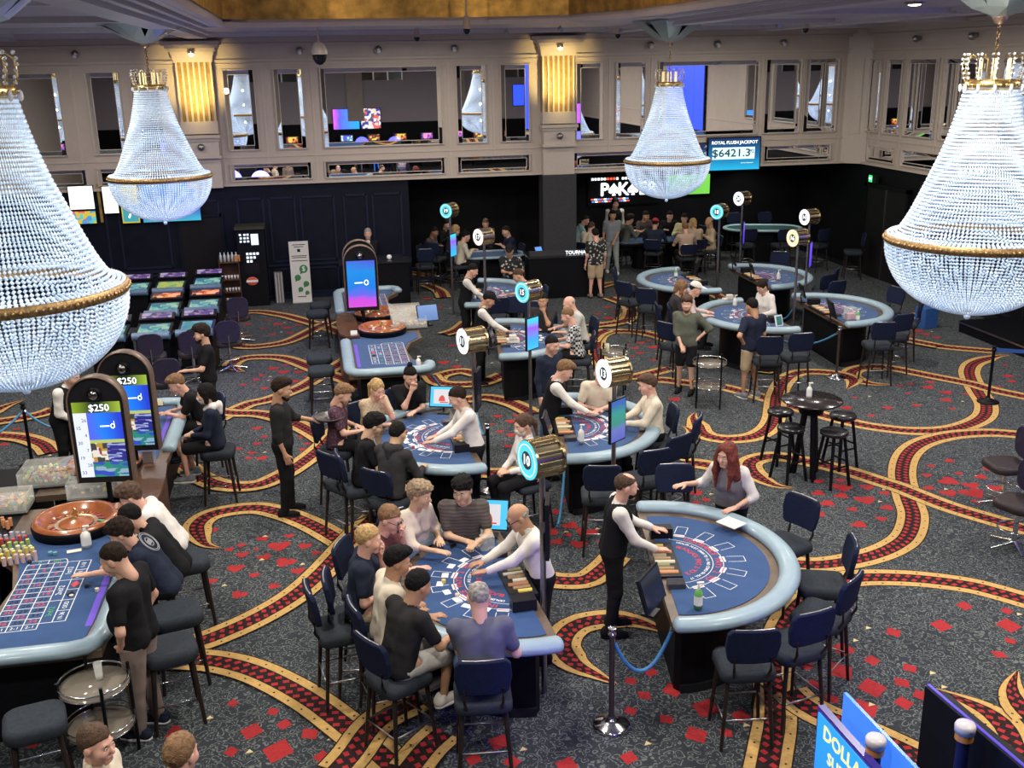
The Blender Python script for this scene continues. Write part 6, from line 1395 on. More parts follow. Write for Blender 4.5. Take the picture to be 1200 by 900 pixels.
# --- coffee cabinet, bottle shelf, brochure rack, banner
t = thing('vending_cabinet', 'tall black vending cabinet with white lit icons and a red oval badge', 'cabinet', (-1.58, 25.85, 0))
MB().box(0, 0, .93, .66, .55, 1.86).build('cabinet_body', M_black, t, bevel=.01); MB().box(0, -.04, 1.90, .70, .62, .07).build('canopy', mat('dark_olive_top', (.05, .05, .035), .4), t)
mb = MB(); r3 = random.Random(3)
mb.box(.10, -.281, 1.62, .17, .006, .26)
for i in range(9): mb.box(-.22+.085*(i % 3)+r3.uniform(-.01, .01), -.281, 1.58+.08*(i//3), .05, .006, .045)
for j in range(3):
    for i in range(4-j): mb.box(-.10+.08*i, -.281, 1.28-.09*j, .055, .006, .055)
mb.build('lit_icons', glow('white_icons', (.8, .9, 1), 1.5), t)
MB().box(-.02, -.278, .92, .34, .012, .24).build('dispensing_bay', M_blackpl, t)
mb = MB(); mb.sphere((-.04, -.28, .62), .14, 18, sc=(1, .06, .72)); mb.build('badge', mat('orange_red_badge', (.62, .10, .05), .4, var=0), t); MB().box(-.04, -.293, .62, .27, .004, .05).build('badge_band', M_white, t)
t = thing('display_shelf', 'narrow wooden shelf unit with cups and bottles beside the vending cabinet', 'shelf', (-2.12, 25.6, 0))
MB().box(0, .2, .62, .44, .03, 1.24).build('back_board', M_wood, t)
for z in (.12, .40, .70, 1.12): MB().box(0, 0, z, .44, .36, .03).build('shelf_board', M_wood, t)
for sx in (-1, 1): MB().box(sx*.225, .02, .6, .02, .36, 1.2).build('side_board', M_wood, t)
k = 0
for z, n, r, h, nm, l, c in ((1.135, 5, .03, .22, 'bottle', 'clear plastic bottle in the row on top of the wooden shelf', (.55, .6, .62)), (.715, 6, .028, .09, 'cup', 'white cup in the row on the upper middle shelf', (.75, .72, .7)), (.415, 6, .028, .09, 'cup', 'white cup in the row on the lower middle shelf', (.75, .72, .7)), (.135, 6, .028, .12, 'cup', 'white cup in the row on the bottom shelf', (.7, .66, .62))):
    for i in range(n):
        x = -2.30+.36*i/(n-1); mb = MB(); 
        if nm == 'bottle': mb.lathe([(0, 0), (r, 0), (r, h*.65), (r*.4, h*.85), (r*.4, h), (0, h)], 10)
        else: mb.lathe([(0, 0), (r*.7, 0), (r, h), (0, h*.9)], 10)
        o = mb.build(nm, mat(nm+'_plastic', c, .3, var=.03), None, loc=(x, 25.5, z)); tag(o, l, nm, f'{nm}s '+l.split('row ')[1])
tag(MB().box(0, 0, .07, .13, .12, .14).build('box', mat('orange_carton', (.5, .22, .08), .6), None, loc=(-1.92, 25.5, 1.135), bevel=.006), 'small orange carton at the right end of the shelf top', 'box')
t = thing('brochure_rack', 'slim grey brochure rack on the floor right of the vending cabinet', 'rack', (-1.02, 25.85, 0), .2)
MB().box(0, 0, .38, .20, .14, .76).build('rack_body', mat('grey_rack', (.18, .17, .17), .5), t); 
for i in range(3): MB().box(-.07+.07*i, -.075, .38, .02, .012, .74).build('divider', mat('pale_divider', (.5, .48, .46), .5), t)
t = thing('banner_stand', 'tall white banner stand with green speech-bubble icons by the dark wall', 'banner', (-.47, 25.55, 0))
MB().box(0, .0, .78, .46, .02, 1.50).build('banner_sheet', mat('white_banner', (.62, .60, .56), .6, var=.03), t); MB().box(0, 0, .02, .50, .22, .04).build('foot', M_steel, t)
mb = MB()
for x, z, r in ((.08, .86, .10), (-.07, .65, .075), (.12, .49, .07), (-.02, .36, .06), (.13, .27, .05)): mb.sphere((x, -.014, z), r, 16, sc=(1, .05, 1)); mb.add([(x-r*.8, -.014, z-r*.4), (x-r*.9, -.014, z-r*1.3), (x-r*.1, -.014, z-r*.9)], [(0, 1, 2)])
mb.build('bubble_icons', mat('green_ink', (.04, .20, .06), .6, var=0), t)
mb = MB(); put_text(mb, '$', (.08, -.025, .86), (1, 0, 0), (0, 0, 1), .17, 1); 
for i, (z, w_) in enumerate(((1.45, .30), (1.40, .22), (1.18, .36), (1.14, .34), (1.06, .38), (.18, .20))): mb.box(0, -.012, z, w_, .003, .016, mi=0)
mb.box(0, -.012, 1.31, .07, .003, .07, mi=0); mb.build('banner_print', [M_blackp, M_white], t)
# --- lectern counter with the suited man
t = thing('reception_counter', 'long black counter with the suited man standing behind it', 'counter', (1.25, 25.0, 0))
MB().box(.05, 0, .52, 1.6, .5, 1.04).build('counter_body', M_black, t); MB().box(.05, 0, 1.06, 1.7, .6, .05).build('counter_top', mat('dark_stone_top', (.02, .02, .025), .15), t)
MB().box(1.5, .25, .52, 1.2, .05, .06).build('low_rail', M_navywall, t)
tag(MB().sphere((0, 0, .06), .06, 14, sc=(1, .4, 1)).build('disc_clock', mat('white_disc', (.85, .85, .8), .4, var=0), None, loc=(1.65, 24.95, 1.085)), 'small white round disc standing on the black counter', 'disc')
# --- tournament desk
p0, p1 = at(622, 350), at(712, 350); cxd = (p0.x+p1.x)/2
t = thing('tournament_desk', 'long black registration desk lettered TOURNAMENT by the charcoal pillar', 'desk', (5.93, 24.85, 0), -.05)
MB().box(0, 0, .50, 1.86, .75, 1.0).build('desk_body', M_black, t); MB().box(0, 0, 1.02, 1.92, .82, .05).build('desk_top', mat('dark_stone_top', (.02, .02, .025), .15), t)
MB().box(-.0, -.20, 1.09, 1.80, .10, .12).build('sign_ledge', mat('grey_ledge', (.05, .05, .055), .4), t)
mb = MB(); put_text(mb, 'TOURNAMENTS', (.42, -.256, 1.09), (1, 0, 0), (0, 0, 1), .12, 0, .01); mb.build('sign_lettering', M_wline, t)
t = thing('tablet', 'small blue lit tablet tilted on the left end of the tournament desk', 'tablet', (5.30, 24.95, 1.045), .4); MB().box(0, 0, .10, .22, .02, .16, rx=-.5).build('case', M_blackpl, t); MB().box(0, -.012, .10, .19, .006, .13, rx=-.5).build('screen', glow('tablet_blue', (.10, .3, .8), 1.2), t)
t = thing('serving_tray', 'flat steel tray on the tournament desk near the pillar', 'tray', (6.25, 24.98, 1.045)); MB().lathe([(0, 0), (.16, 0), (.18, .03), (.17, .03), (.155, .01), (0, .01)], 20).build('dish', M_steel, t); MB().box(0, 0, .025, .18, .12, .02).build('papers', mat('paper', (.6, .58, .5), .7), t)
# --- poker room tables
def oval_table(x, y, a, L_, W_, label, feltc, railc, z=.76):
    t = thing('poker_table', label, 'table', (x, y, 0), a); n = 32
    def ov(k, kk=1.0): 
        out = []
        for i in range(n): q = 2*PI*i/n; out.append(((L_-W_)/2*(1 if math.cos(q) > 0 else -1)*min(1, abs(math.cos(q))*6)+W_/2*k*math.cos(q), W_/2*k*math.sin(q)))
        return out
    MB().prism(ov(.82), z-.02, z+.004).build('felt', feltc, t); MB().tube([(px_, py_, z) for px_, py_ in ov(.93)], .05, closed=True, sec=[(.06*math.cos(q), .035*math.sin(q)) for q in [2*PI*i/10 for i in range(10)]]).build('padded_rail', railc, t)
    MB().prism([(x_*.45, y_*.45) for x_, y_ in ov(1)], 0, z-.02).build('pedestal', M_black, t); MB().prism(ov(.95), z-.06, z-.02).build('table_top', M_black, t); return t
f_green = mat('green_felt', (.02, .14, .06), .9); f_teal = mat('dark_teal_felt', (.015, .07, .09), .9); f_blue2 = M_felt
oval_table(4.35, 26.75, .0, 1.9, 1.1, 'oval poker table at the back left between the dark-dressed players', f_blue2, M_rail)
oval_table(9.15, 27.75, .0, 2.6, 1.15, 'oval poker table under the middle chandelier with players all round', f_blue2, mat('black_padded_vinyl', (.012, .012, .014), .35))
oval_table(10.05, 26.75, .2, .8, .6, 'small green card table in front of the man in the tan shirt', f_green, mat('black_padded_vinyl', (.012, .012, .014), .35))
oval_table(12.45, 27.9, -.35, 2.2, 1.2, 'empty teal-felted poker table with a pale blue edge in the far right corner', f_teal, mat('pale_blue_edge', (.35, .55, .60), .4), .92)
for x, y, rz, l in ((11.2, 28.6, 0, 'left of the empty teal table'), (12.2, 29.2, PI, 'behind the empty teal table, left'), (13.1, 29.0, PI, 'behind the empty teal table, right'), (11.4, 26.6, 0, 'in front of the empty teal table, left'), (12.3, 26.3, 0, 'in front of the empty teal table, middle'), (13.2, 26.0, .3, 'in front of the empty teal table, right'), (10.7, 27.4, -1.3, 'between the teal table and the man in tan'), (13.6, 24.8, 1.2, 'alone by the far right door'), (2.6, 26.0, 0, 'right of the suited man\'s counter'), (3.0, 26.9, -.6, 'left end of the back left poker table')):
    place('chair', x, y, rz, f'dark chair in the dim poker room, {l}')
# --- lit signs of the poker room
YP = 29.55; pp = atY(727, 222, YP); ue = (atY(740, 222, YP)-atY(714, 222, YP)).x/26
t = thing('poker_sign', 'glowing white POKER sign with spade shapes on the dark wall', 'sign', (pp.x, YP, pp.z)); mb = MB(); hl_ = 17*ue*1.12
for ch, px_ in (('P', -19), ('K', 3), ('E', 26), ('R', 37)): put_text(mb, ch, (px_*ue, -.04, 0), (1, 0, 0), (0, 0, 1), hl_*1.05, 0, .03)
def spade(mb, cx, cz, r): mb.add([(cx+r*x_, -.04, cz+r*z_) for x_, z_ in ((0, 1), (.35, .55), (.85, .05), (.8, -.4), (.45, -.55), (.12, -.35), (.3, -.85), (-.3, -.85), (-.12, -.35), (-.45, -.55), (-.8, -.4), (-.85, .05), (-.35, .55))], [tuple(range(12, -1, -1))])
spade(mb, -8*ue, 0, 7.5*ue); spade(mb, 14.5*ue, 0, 7.5*ue); mb.build('main_lettering', M_wline, t)
mb = MB()
for i in range(13): mb.box((-33+3.6*i+(3 if i > 8 else 0))*ue, -.04, 12.5*ue, 2.4*ue, .01, 2.6*ue, mi=1 if 4 < i < 8 else 0)
for i in range(12): mb.box((-33+3.7*i)*ue, -.04, -10*ue, 3.2*ue, .01, 1.6*ue, mi=(1, 0, 2)[i % 3]); mb.box((-32+3.7*i)*ue, -.04, -12.6*ue, 3*ue, .01, 1.4*ue, mi=(2, 0, 1)[i % 3])
o = mb.build('small_lettering', [M_wline, glow('red_letters', (1, .1, .05), 1.6), glow('blue_letters', (.1, .3, 1), 1.6)], t); o['kind'] = 'stuff'
MB().box(4*ue, 0, 0, 84*ue, .05, 34*ue).build('sign_board', M_black, t)
p = atY(806, 216, YP); p2 = atY(832, 216, YP); w_ = (p2.x-p.x)*2
t = thing('wall_screen', 'bright green sports screen half hidden by the middle chandelier', 'screen', (p.x, YP, p.z)); MB().box(0, 0, 0, w_, .08, .62).build('screen_case', M_blackpl, t); MB().box(0, -.045, 0, w_-.05, .006, .57).build('display', gradient_screen('grass_green', [(0, (.10, .42, .04)), (1, (.18, .6, .08))], 'X', 1.3, -.7, .7), t)
p = atY(961, 217, YP); t = thing('wall_screen', 'tall sports picture screen near the right corner showing red and blue figures', 'screen', (p.x, YP, p.z)); MB().box(0, 0, 0, .66, .08, .85).build('screen_case', M_blackpl, t); MB().box(0, -.045, 0, .62, .006, .80).build('display', mosaic_screen('team_picture', (9, 9, 7), [(.75, .05, .1), (.03, .08, .5), (.7, .7, .8), (.05, .03, .1), (.6, .3, .25)], 1.2), t)
mb = MB()
t = thing('jackpot_screen', 'blue lit ROYAL FLUSH JACKPOT screen reading $6421.3', 'screen', (10.73, YB-.12, 3.18), -.03)
MB().box(0, 0, 0, 1.44, .10, .86).build('screen_case', M_blackpl, t); MB().box(0, -.055, 0, 1.38, .006, .80).build('display', gradient_screen('aqua_blue_wash', [(0, (.02, .45, .75)), (.45, (.01, .15, .35)), (1, (.005, .03, .10))], 'Z', 1.3, -.4, .4, .1), t)
MB().box(-.02, -.062, .02, 1.14, .006, .30).build('number_plate', glow('white_cyan_plate', (.70, .95, 1), 1.3), t)
mb = MB(); put_text(mb, 'ROYAL FLUSH JACKPOT', (0, -.066, .29), (1, 0, 0), (0, 0, 1), .115, 0, .01); put_text(mb, '$6421.3', (-.08, -.070, .02), (1, 0, 0), (0, 0, 1), .27, 1, .02, 1.2); put_text(mb, '92', (.47, -.070, .06), (1, 0, 0), (0, 0, 1), .12, 1, .02); put_text(mb, '.............', (.35, -.066, -.2), (1, 0, 0), (0, 0, 1), .12, 0); mb.build('lettering', [M_wline, mat('dark_teal_digits', (.0, .10, .12), .4, var=0)], t)
t = thing('wall_screen', 'narrow dark listing screen just left of the jackpot screen', 'screen', (9.7, YB-.12, 3.12)); MB().box(0, 0, 0, .58, .10, .74).build('screen_case', M_blackpl, t); MB().box(0, -.055, 0, .54, .006, .70).build('display', mosaic_screen('blue_text_listing', (12, 12, 26), [(.01, .02, .06), (.05, .12, .3), (.4, .5, .7), (.01, .02, .05), (.01, .02, .06)], 1.0), t)
t = thing('exit_sign', 'small green EXIT sign high on the black right wall', 'sign', (XR-.12, 25.0, 2.52), -PI/2); MB().box(0, 0, 0, .36, .08, .20).build('sign_case', M_blackpl, t); MB().box(-.09, -.043, 0, .17, .006, .17).build('lit_panel', glow('exit_green', (.05, .7, .2), 1.5), t); mb = MB(); put_text(mb, 'EXIT', (-.09, -.05, 0), (1, 0, 0), (0, 0, 1), .08, 0, .01); mb.build('lettering', M_wline, t)
# --- curtain and blue box at the right
mb = MB(); P_ = [(XR-.30+.07*math.sin(i*1.3), 22.6-i*.06, .05) for i in range(30)]
mb.add([p_ for p_ in P_]+[(x_, y_, 2.7) for x_, y_, z_ in P_], [(i, i+1, 30+i+1, 30+i) for i in range(29)], 0, True); o = mb.build('curtain', mat('black_drape', (.008, .008, .010), .8)); tag(o, 'black floor-length drape hanging left of the right chandelier', 'curtain')
sl = o.modifiers.new('thick', 'SOLIDIFY'); sl.thickness = .01
tag(MB().box(0, 0, .22, .36, .3, .44).build('blue_box', mat('blue_plastic_crate', (.03, .10, .32), .5), None, loc=(12.55, 19.6, 0), rotz=.2, bevel=.01), 'blue upright box on the floor below the right chandelier', 'box')
t = thing('platform', 'low black platform edge along the right wall behind the right chandelier', 'platform', (13.6, 18.0, 0)); MB().box(0, 0, .12, 1.2, 2.2, .24).build('deck', M_black, t); MB().box(-.61, 0, .2, .02, 2.2, .03).build('edge_strip', M_steel, t)
# --- pedestal bar table with round stools
t = thing('round_bar_table', 'round black high bar table with a white bottle, at the right among black stools', 'table', (6.42, 12.50, 0))
MB().lathe([(0, 1.06), (.39, 1.06), (.41, 1.075), (.40, 1.09), (0, 1.09)], 36).build('tabletop', mat('black_gloss_tabletop', (.02, .016, .018), .18), t)
for i in range(3):
    a = 2*PI*i/3+.5; MB().cyl((.06*math.cos(a), .06*math.sin(a), 1.06), (.19*math.cos(a), .19*math.sin(a), 0), .042, .045, 10).build('leg', M_black, t)
MB().cyl((0, 0, .9), (0, 0, 1.06), .16, .2, 16).build('collar', M_black, t)
for px, py, l in ((915, 481, 'upper left of the bar table'), (927, 500, 'lower left of the bar table'), (988, 486, 'upper right of the bar table'), (978, 505, 'lower right of the bar table')):
    p = at(px, py, .76); place('round', p.x, p.y, .3, f'black round-topped bar stool, {l}')
# --- two-tier round drink tables
def drink_table(x, y, label, zt=.78):
    t = thing('drink_table', label, 'side table', (x, y, 0)); g = mat('smoked_glass', (.25, .22, .18), .08, alpha=.75, var=0)
    MB().lathe([(0, zt-.05), (.27, zt-.05), (.27, zt-.04), (0, zt-.04)], 28).build('upper_tray', g, t); MB().lathe([(0, .34), (.27, .34), (.27, .35), (0, .35)], 28).build('lower_tray', g, t)
    for z in (zt, zt-.05, .35, .40): MB().tube([(.275*math.cos(i*PI/14), .275*math.sin(i*PI/14), z) for i in range(28)], .009 if z in (zt, .40) else .006, 5, closed=True).build('hoop', M_chrome, t)
    for i in range(4): a = PI/2*i+.4; MB().cyl((.275*math.cos(a), .275*math.sin(a), 0), (.275*math.cos(a), .275*math.sin(a), zt+.06), .015, .015, 8).build('post', M_black, t)
    return t
drink_table(-2.07+.02, 7.95, 'round two-tier glass drink table at the lower left behind the standing man'); drink_table(4.86, 16.75, 'round two-tier drink table behind the number 13 drum sign'); drink_table(6.2, 15.7, 'round two-tier drink table beside the man in navy polo and shorts')
def glass(x, y, z, label, col, h=.14, r=.035, fill=.6):
    t = thing('drinking_glass', label, 'glass', (x, y, z)); MB().lathe([(r*.85, 0), (r, h), (r*.93, h), (r*.8, .008), (0, .008), (0, 0), (r*.85, 0)], 14).build('tumbler', mat('clear_glass', (.9, .92, .92), .03, alpha=.35, var=0), t); MB().cyl((0, 0, .01), (0, 0, h*fill), r*.8, r*.88, 12).build('drink', mat('drink_'+col, CHIPC.get(col, (.5, .4, .1)), .1, alpha=.9, var=0), t); return t
glass(-2.02, 8.02, .745, 'pale drink in a glass on the lower left round table', 'cream', fill=.2); glass(4.76, 16.78, .745, 'amber drink in a glass on the table behind the 13 drum', 'yellow'); p = at(905, 258+400-258+0, .885)
p = at(567, 634, .90); glass(p.x, p.y, .885, 'tall glass held by the man in the striped polo', 'green', .16); p = tl('B', -.70, .34); 
t = thing('acrylic_holder', 'empty clear acrylic card holder on the front centre table', 'holder', at(571, 643, .885)); MB().box(0, 0, .07, .14, .10, .14).build('case', M_acryl, t)
glass(at(561, 641, .885).x, at(561, 641, .885).y, .885, 'small glass beside the tall glass at the front centre table', 'cream', .09)
# --- bottles
def bottle(x, y, z, label, body, h=.19, pump=True, s=1.0):
    t = thing('pump_bottle' if pump else 'bottle', label, 'bottle', (x, y, z)); r = .038*s
    MB().lathe([(0, 0), (r, 0), (r, h*.66), (r*.55, h*.8), (r*.35, h*.84), (0, h*.84)], 14).build('bottle_body', body, t)
    mb = MB(); mb.cyl((0, 0, h*.82), (0, 0, h*.98), r*.34)
    if pump: mb.cyl((0, 0, h*.96), (0, 0, h*1.08), r*.15); mb.box(.015, 0, h*1.09, .06, .022, .014)
    mb.build('pump' if pump else 'cap', mat('white_plastic', (.75, .75, .73), .4, var=0), t)
    MB().lathe([(r*1.02, h*.15), (r*1.02, h*.55)], 14).build('bottle_label', mat('white_plastic', (.75, .75, .73), .4, var=0), t)
bt_g = mat('green_gel', (.15, .42, .12), .15, var=0); bt_w = mat('white_bottle', (.7, .7, .66), .35, var=0); bt_c = mat('clear_gel', (.5, .55, .5), .15, var=0)
bottle(*at(818, 712, .90), 'green sanitiser pump bottle on the near corner of the front right table', bt_g, .22); bottle(*at(681, 519, .90), 'white lotion pump bottle beside the number 13 sign pole', bt_w, .22); bottle(*at(102, 641, .885), 'white sanitiser bottle standing in front of the big roulette wheel', bt_w, .21, s=1.3)
bottle(*at(948, 466, 1.09), 'small white pump bottle on the round bar table', bt_w, .19); bottle(*at(792, 325, .90), 'green bottle on the far empty table, behind the black screen', bt_g, .2); bottle(*at(861, 357+2, .90), 'white pump bottle by the tissue boxes on the right table', bt_w, .2)
bottle(*at(1005, 376, .90), 'green bottle on the corner of the far right table', bt_g, .2); bottle(*at(912, 328, .90), 'cream pump bottle on the corner of the rear right table', bt_w, .2); bottle(*at(556, 351, .90), 'clear pump bottle on the small far table', bt_c, .2); bottle(*at(438, 394, .885), 'small clear bottle left of the central roulette wheel', bt_c, .15); bottle(*rl('N1', 1.10, .27), 'small bottle in the right corner of the central blue layout', bt_w, .14); bottle(*at(183, 522, .885), 'clear pump bottle on the left wooden counter near the second wheel', bt_c, .2)
def boxthing(nm, x, y, z, sx, sy, sz, label, cat, m_, rz=0): o = MB().box(0, 0, sz/2, sx, sy, sz).build(nm, m_, None, loc=(x, y, z), rotz=rz, bevel=.004); tag(o, label, cat); return o
m_tis = mat('white_tissue_box', (.66, .62, .55), .7)
boxthing('tissue_box', *at(601, 401, .89), .22, .14, .07, 'white tissue box on the near corner of the table behind the teal drum', 'box', m_tis); boxthing('tissue_box', *at(601, 397, .96), .12, .10, .07, 'white folded tissue on the tissue box behind the teal drum', 'tissue', m_tis)
boxthing('tissue_box', *at(853, 354, .89), .20, .14, .08, 'lower white tissue box on the right table near the sanitiser', 'box', m_tis); boxthing('tissue_box', *at(855, 350, .97), .12, .10, .08, 'upper white tissue box stacked on the right table', 'box', m_tis)
t = thing('acrylic_holder', 'clear acrylic leaflet box on the far right table corner', 'holder', at(996, 374, .885)); MB().box(0, 0, .11, .20, .16, .22).build('case', M_acryl, t); MB().box(0, 0, .06, .16, .12, .10).build('leaflets', mat('pink_leaflet', (.6, .3, .35), .6), t)
t = thing('acrylic_holder', 'clear sign holder with a brown leaflet on the left wooden counter', 'holder', at(174, 542, .935)); MB().box(0, 0, .08, .18, .03, .18).build('case', M_acryl, t); MB().box(0, 0, .07, .12, .01, .14).build('leaflet', mat('brown_leaflet', (.2, .08, .06), .6), t)
t = thing('sign_card', 'small white card with a heart left of the central roulette wheel', 'card', at(415, 395, .885)); MB().box(0, 0, .06, .12, .01, .12, rx=-.3).build('card', M_white, t)
t = thing('sign_card', 'small cream card on the rear left roulette table', 'card', at(187, 475, .89)); MB().box(0, 0, .04, .10, .01, .08, rx=-.3).build('card', mat('cream_card', (.7, .6, .4), .6), t)
boxthing('limit_card', *at(87, 646, .884), .14, .07, .008, 'small white limit card lying on the blue felt below the big wheel', 'card', m_tis, .2)
t = thing('menu_screen', 'small white-framed picture card held up on the right table beside the woman dealer', 'card', tl('H', -.92, .12, .884), .3); MB().box(0, 0, .12, .16, .02, .2, rx=-.3).build('frame', M_white, t); MB().box(0, -.012, .12, .12, .006, .16, rx=-.3).build('picture', mat('teal_picture', (.05, .2, .2), .5), t)
# --- playing cards and bets
def cards(k_, spots, lab):
    for i, (lx, ly, rz) in enumerate(spots):
        p = tl(k_, lx, ly, .8835+.0004*i); o = MB().box(0, 0, .0015, .063, .088, .003).build('playing_card', M_white, None, loc=p, rotz=BJ[k_][2]+rz); tag(o, 'white playing card dealt on the '+lab, 'card', 'playing cards on the '+lab)
rr = random.Random(5)
for k_, n, lab in (('B', 8, 'front centre table'), ('C', 12, 'middle table with the lotion bottle'), ('D', 12, 'table left of centre'), ('E', 9, 'table behind the teal drum'), ('F', 4, 'small far table'), ('H', 3, 'right table with the woman dealer')):
    cards(k_, [(.9*math.cos(a)*.62*(1+.1*rr.random()), .62*math.sin(a)+.05*rr.random(), a+rr.uniform(-.2, .2)) for a in [math.radians(30+120*i/max(1, n-1)) for i in range(n)]], lab)
for k_, lx, ly, c, l in (('B', .1, .62, 'yellow', 'yellow chip stack betted on the front centre table'), ('B', -.2, .55, 'cream', 'pale chip stack betted on the front centre table'), ('D', -.3, .6, 'red', 'red chip stack at the table left of centre'), ('D', .3, .6, 'red', 'second red chip stack, nearer the camera, at the table left of centre'), ('D', -.75, .8, 'red', 'red chip stack on the rail of the table left of centre'), ('H', .1, .6, 'pink', 'pink chip stack on the right table of the woman dealer'), ('E', -.1, .55, 'pink', 'pink chip stack on the table behind the teal drum')):
    p = tl(k_, lx, ly, .884); chip_stack(p.x, p.y, p.z, .035, c, l, None)
for k_, lx, ly, l in (('A', .30, -.13, 'nearer'), ('A', -.30, -.13, 'farther')): pass
tag(MB().box(0, 0, .004, .20, .24, .008).build('white_cloth', mat('white_cloth', (.7, .7, .66), .8), None, loc=at(857, 613, .966), rotz=.5), 'white cloth under the red-haired woman\'s hand on the rail', 'cloth')
# --- stanchions, ropes
def stanchion(x, y, label, mp_=M_steel, mb_=M_chrome, h=.96):
    t = thing('stanchion', label, 'stanchion', (x, y, 0)); MB().lathe([(0, 0), (.17, 0), (.175, .015), (.15, .03), (.08, .055), (.035, .075), (.028, .10)], 30).build('base', mb_, t)
    MB().cyl((0, 0, .06), (0, 0, h-.06), .024, .024, 14).build('post', mp_, t); MB().lathe([(.024, h-.08), (.04, h-.07), (.04, h-.055), (.026, h-.045), (.026, h-.02), (.04, h-.015), (.04, h), (0, h+.006)], 16).build('collar', mb_, t); return t
M_bronze = mat('bronze_post', (.16, .13, .14), .3, .9)
stanchion(2.20, 7.53, 'bronze rope post with a chrome base in the bottom centre foreground', M_bronze); stanchion(2.03, 12.93, 'rope post with chrome base beside the white-drum pole in the centre', M_black); stanchion(8.98, 16.63, 'bronze rope post in front of the far right table', M_bronze); stanchion(-4.35, 15.4, 'black rope post at the far left', M_black, M_black)
t = stanchion(10.72, 14.75, 'black belt post on the carpet at the right with a blue belt', M_black, M_black)
stanchion(12.35, 13.8, 'black belt post at the right picture edge', M_black, M_black)
def rope(a, b_, sag, label, r=.017):
    a, b_ = Vector(a), Vector(b_); pts = [a.lerp(b_, i/20)-Vector((0, 0, sag*4*(i/20)*(1-i/20))) for i in range(21)]
    t = thing('barrier_rope', label, 'rope', (a+b_)/2); inv = -(a+b_)/2
    MB().tube([p+inv for p in pts], r, 8).build('rope', M_rope, t)
    for p, q in ((pts[0], pts[1]), (pts[-1], pts[-2])): MB().cyl(p+inv, p.lerp(q, .6)+inv, r*1.3).build('end_cap', M_chrome, t)
rope((2.20, 7.53, .86), tl('A', 1.12, -.12, .82), .38, 'blue rope hanging from the foreground post to the front right table')
rope(tl('C', 1.05, -.12, .84), (2.55, 11.1, .25), .20, 'blue rope hanging down from the near corner of the middle table'); rope((2.03, 12.93, .88), (2.15, 14.9, .7), .28, 'blue rope from the central post running back')
rope((8.98, 16.63, .86), tl('H', .9, -.1, .80), .45, 'blue rope from the far right post to the right table'); rope(tl('I', 1.0, -.1, .82), tl('J', -1.1, -.1, .82), .5, 'blue rope hanging between the two right-hand empty tables'); rope((-4.35, 15.4, .86), (-5.3, 14.6, .80), .25, 'blue rope at the far left going off the edge'); rope((-4.35, 15.4, .86), (-3.5, 15.3, .70), .22, 'blue rope at the far left going towards the vested man')
rope((1.62, 15.95, .80), (2.03, 16.6, .1), -.0, 'blue cable hanging off the corner of the central roulette table'); 
t = thing('barrier_belt', 'flat blue retractable belt between the right-hand belt posts', 'belt', (11.53, 14.28, .90)); MB().box(0, 0, 0, 1.9, .006, .06, rz=math.atan2(-.95, 1.63)).build('belt', mat('blue_belt', (.02, .08, .35), .6), t)
# --- swivel chairs at the right
place('swivel', 8.32, 10.95, 1.5, 'brown swivel chair with chrome star base at the right picture edge'); place('swivel', 7.72, 9.85, 1.9, 'swivel chair cut off by the right edge below the first one')
# --- padded stools round the roulette tables
for px, py, l in ((40, 842, 'lowest left, under the table corner'), (198, 757, 'behind the black-polo man, nearest'), (206, 716, 'under the man with the round emblem'), (217, 655, 'beside the white-shirted man')):
    p = at(px, py, .72); place('stool', p.x, p.y, .25, f'grey stool at the big left roulette table, {l}')
for x, y, l in ((-.05, 22.1, 'furthest back'), (-.12, 21.3, 'second from the back'), (-.12, 17.8, 'nearer'), (-.1, 17.0, 'nearest'), (.9, 15.3, 'in front of the end rail')): place('stool', x, y, PI/2, f'dark padded stool at the central roulette tables, {l}')
# --- foreground slot-machine toppers
def fp(px, py, z): return at(px, py, z)
a0, a1 = at(966, 832, 1.85), at(1040, 915, 1.85); d = (a1-a0); L_ = d.length; ang = math.atan2(d.y, d.x)
t = thing('slot_topper', 'bright blue lit slot-machine topper reading DOLLAR at the bottom right', 'sign', ((a0.x+a1.x)/2, (a0.y+a1.y)/2, 0), ang)
L2 = L_+.5
MB().box(.2, .01, 1.45, L2, .045, .80).build('topper_case', mat('violet_edge_case', (.03, .02, .12), .3, emit=(.08, .05, .9), es=.15, var=0), t); MB().box(.2, -.016, 1.45, L2-.04, .008, .74).build('display', gradient_screen('deep_sky_wash', [(0, (.03, .5, .75)), (.5, (.02, .22, .8)), (1, (.02, .3, .9))], 'Z', 1.4, 1.0, 1.9), t)
xl_ = .2-L2/2; mb = MB(); put_text(mb, 'DOLLAR', (xl_+.33, -.022, 1.735), (1, 0, 0), (0, 0, 1), .125, 0, .03); put_text(mb, 'SUPER', (xl_+.30, -.022, 1.60), (1, 0, 0), (0, 0, 1), .105, 0, .03); put_text(mb, 'CASH', (xl_+.32, -.022, 1.49), (1, 0, 0), (0, 0, 1), .105, 0, .03); mb.build('lettering', glow('yellow_letters', (.85, .85, .25), 1.4), t)
MB().box(.2, .16, 1.55, L2, .02, .72).build('back_panel', mat('blue_lit_acrylic', (.05, .15, .6), .2, emit=(.05, .25, 1), es=.7, var=0), t); MB().box(.2, .25, .52, L2, .5, 1.04).build('machine_body', M_black, t)
a0, a1 = at(1094, 808, 1.85), at(1200, 898, 1.85); d = (a1-a0); ang = math.atan2(d.y, d.x)
t = thing('slot_topper', 'black-backed slot-machine topper at the bottom right corner', 'sign', ((a0.x+a1.x)/2, (a0.y+a1.y)/2, 0), ang); L_ = d.length+.3
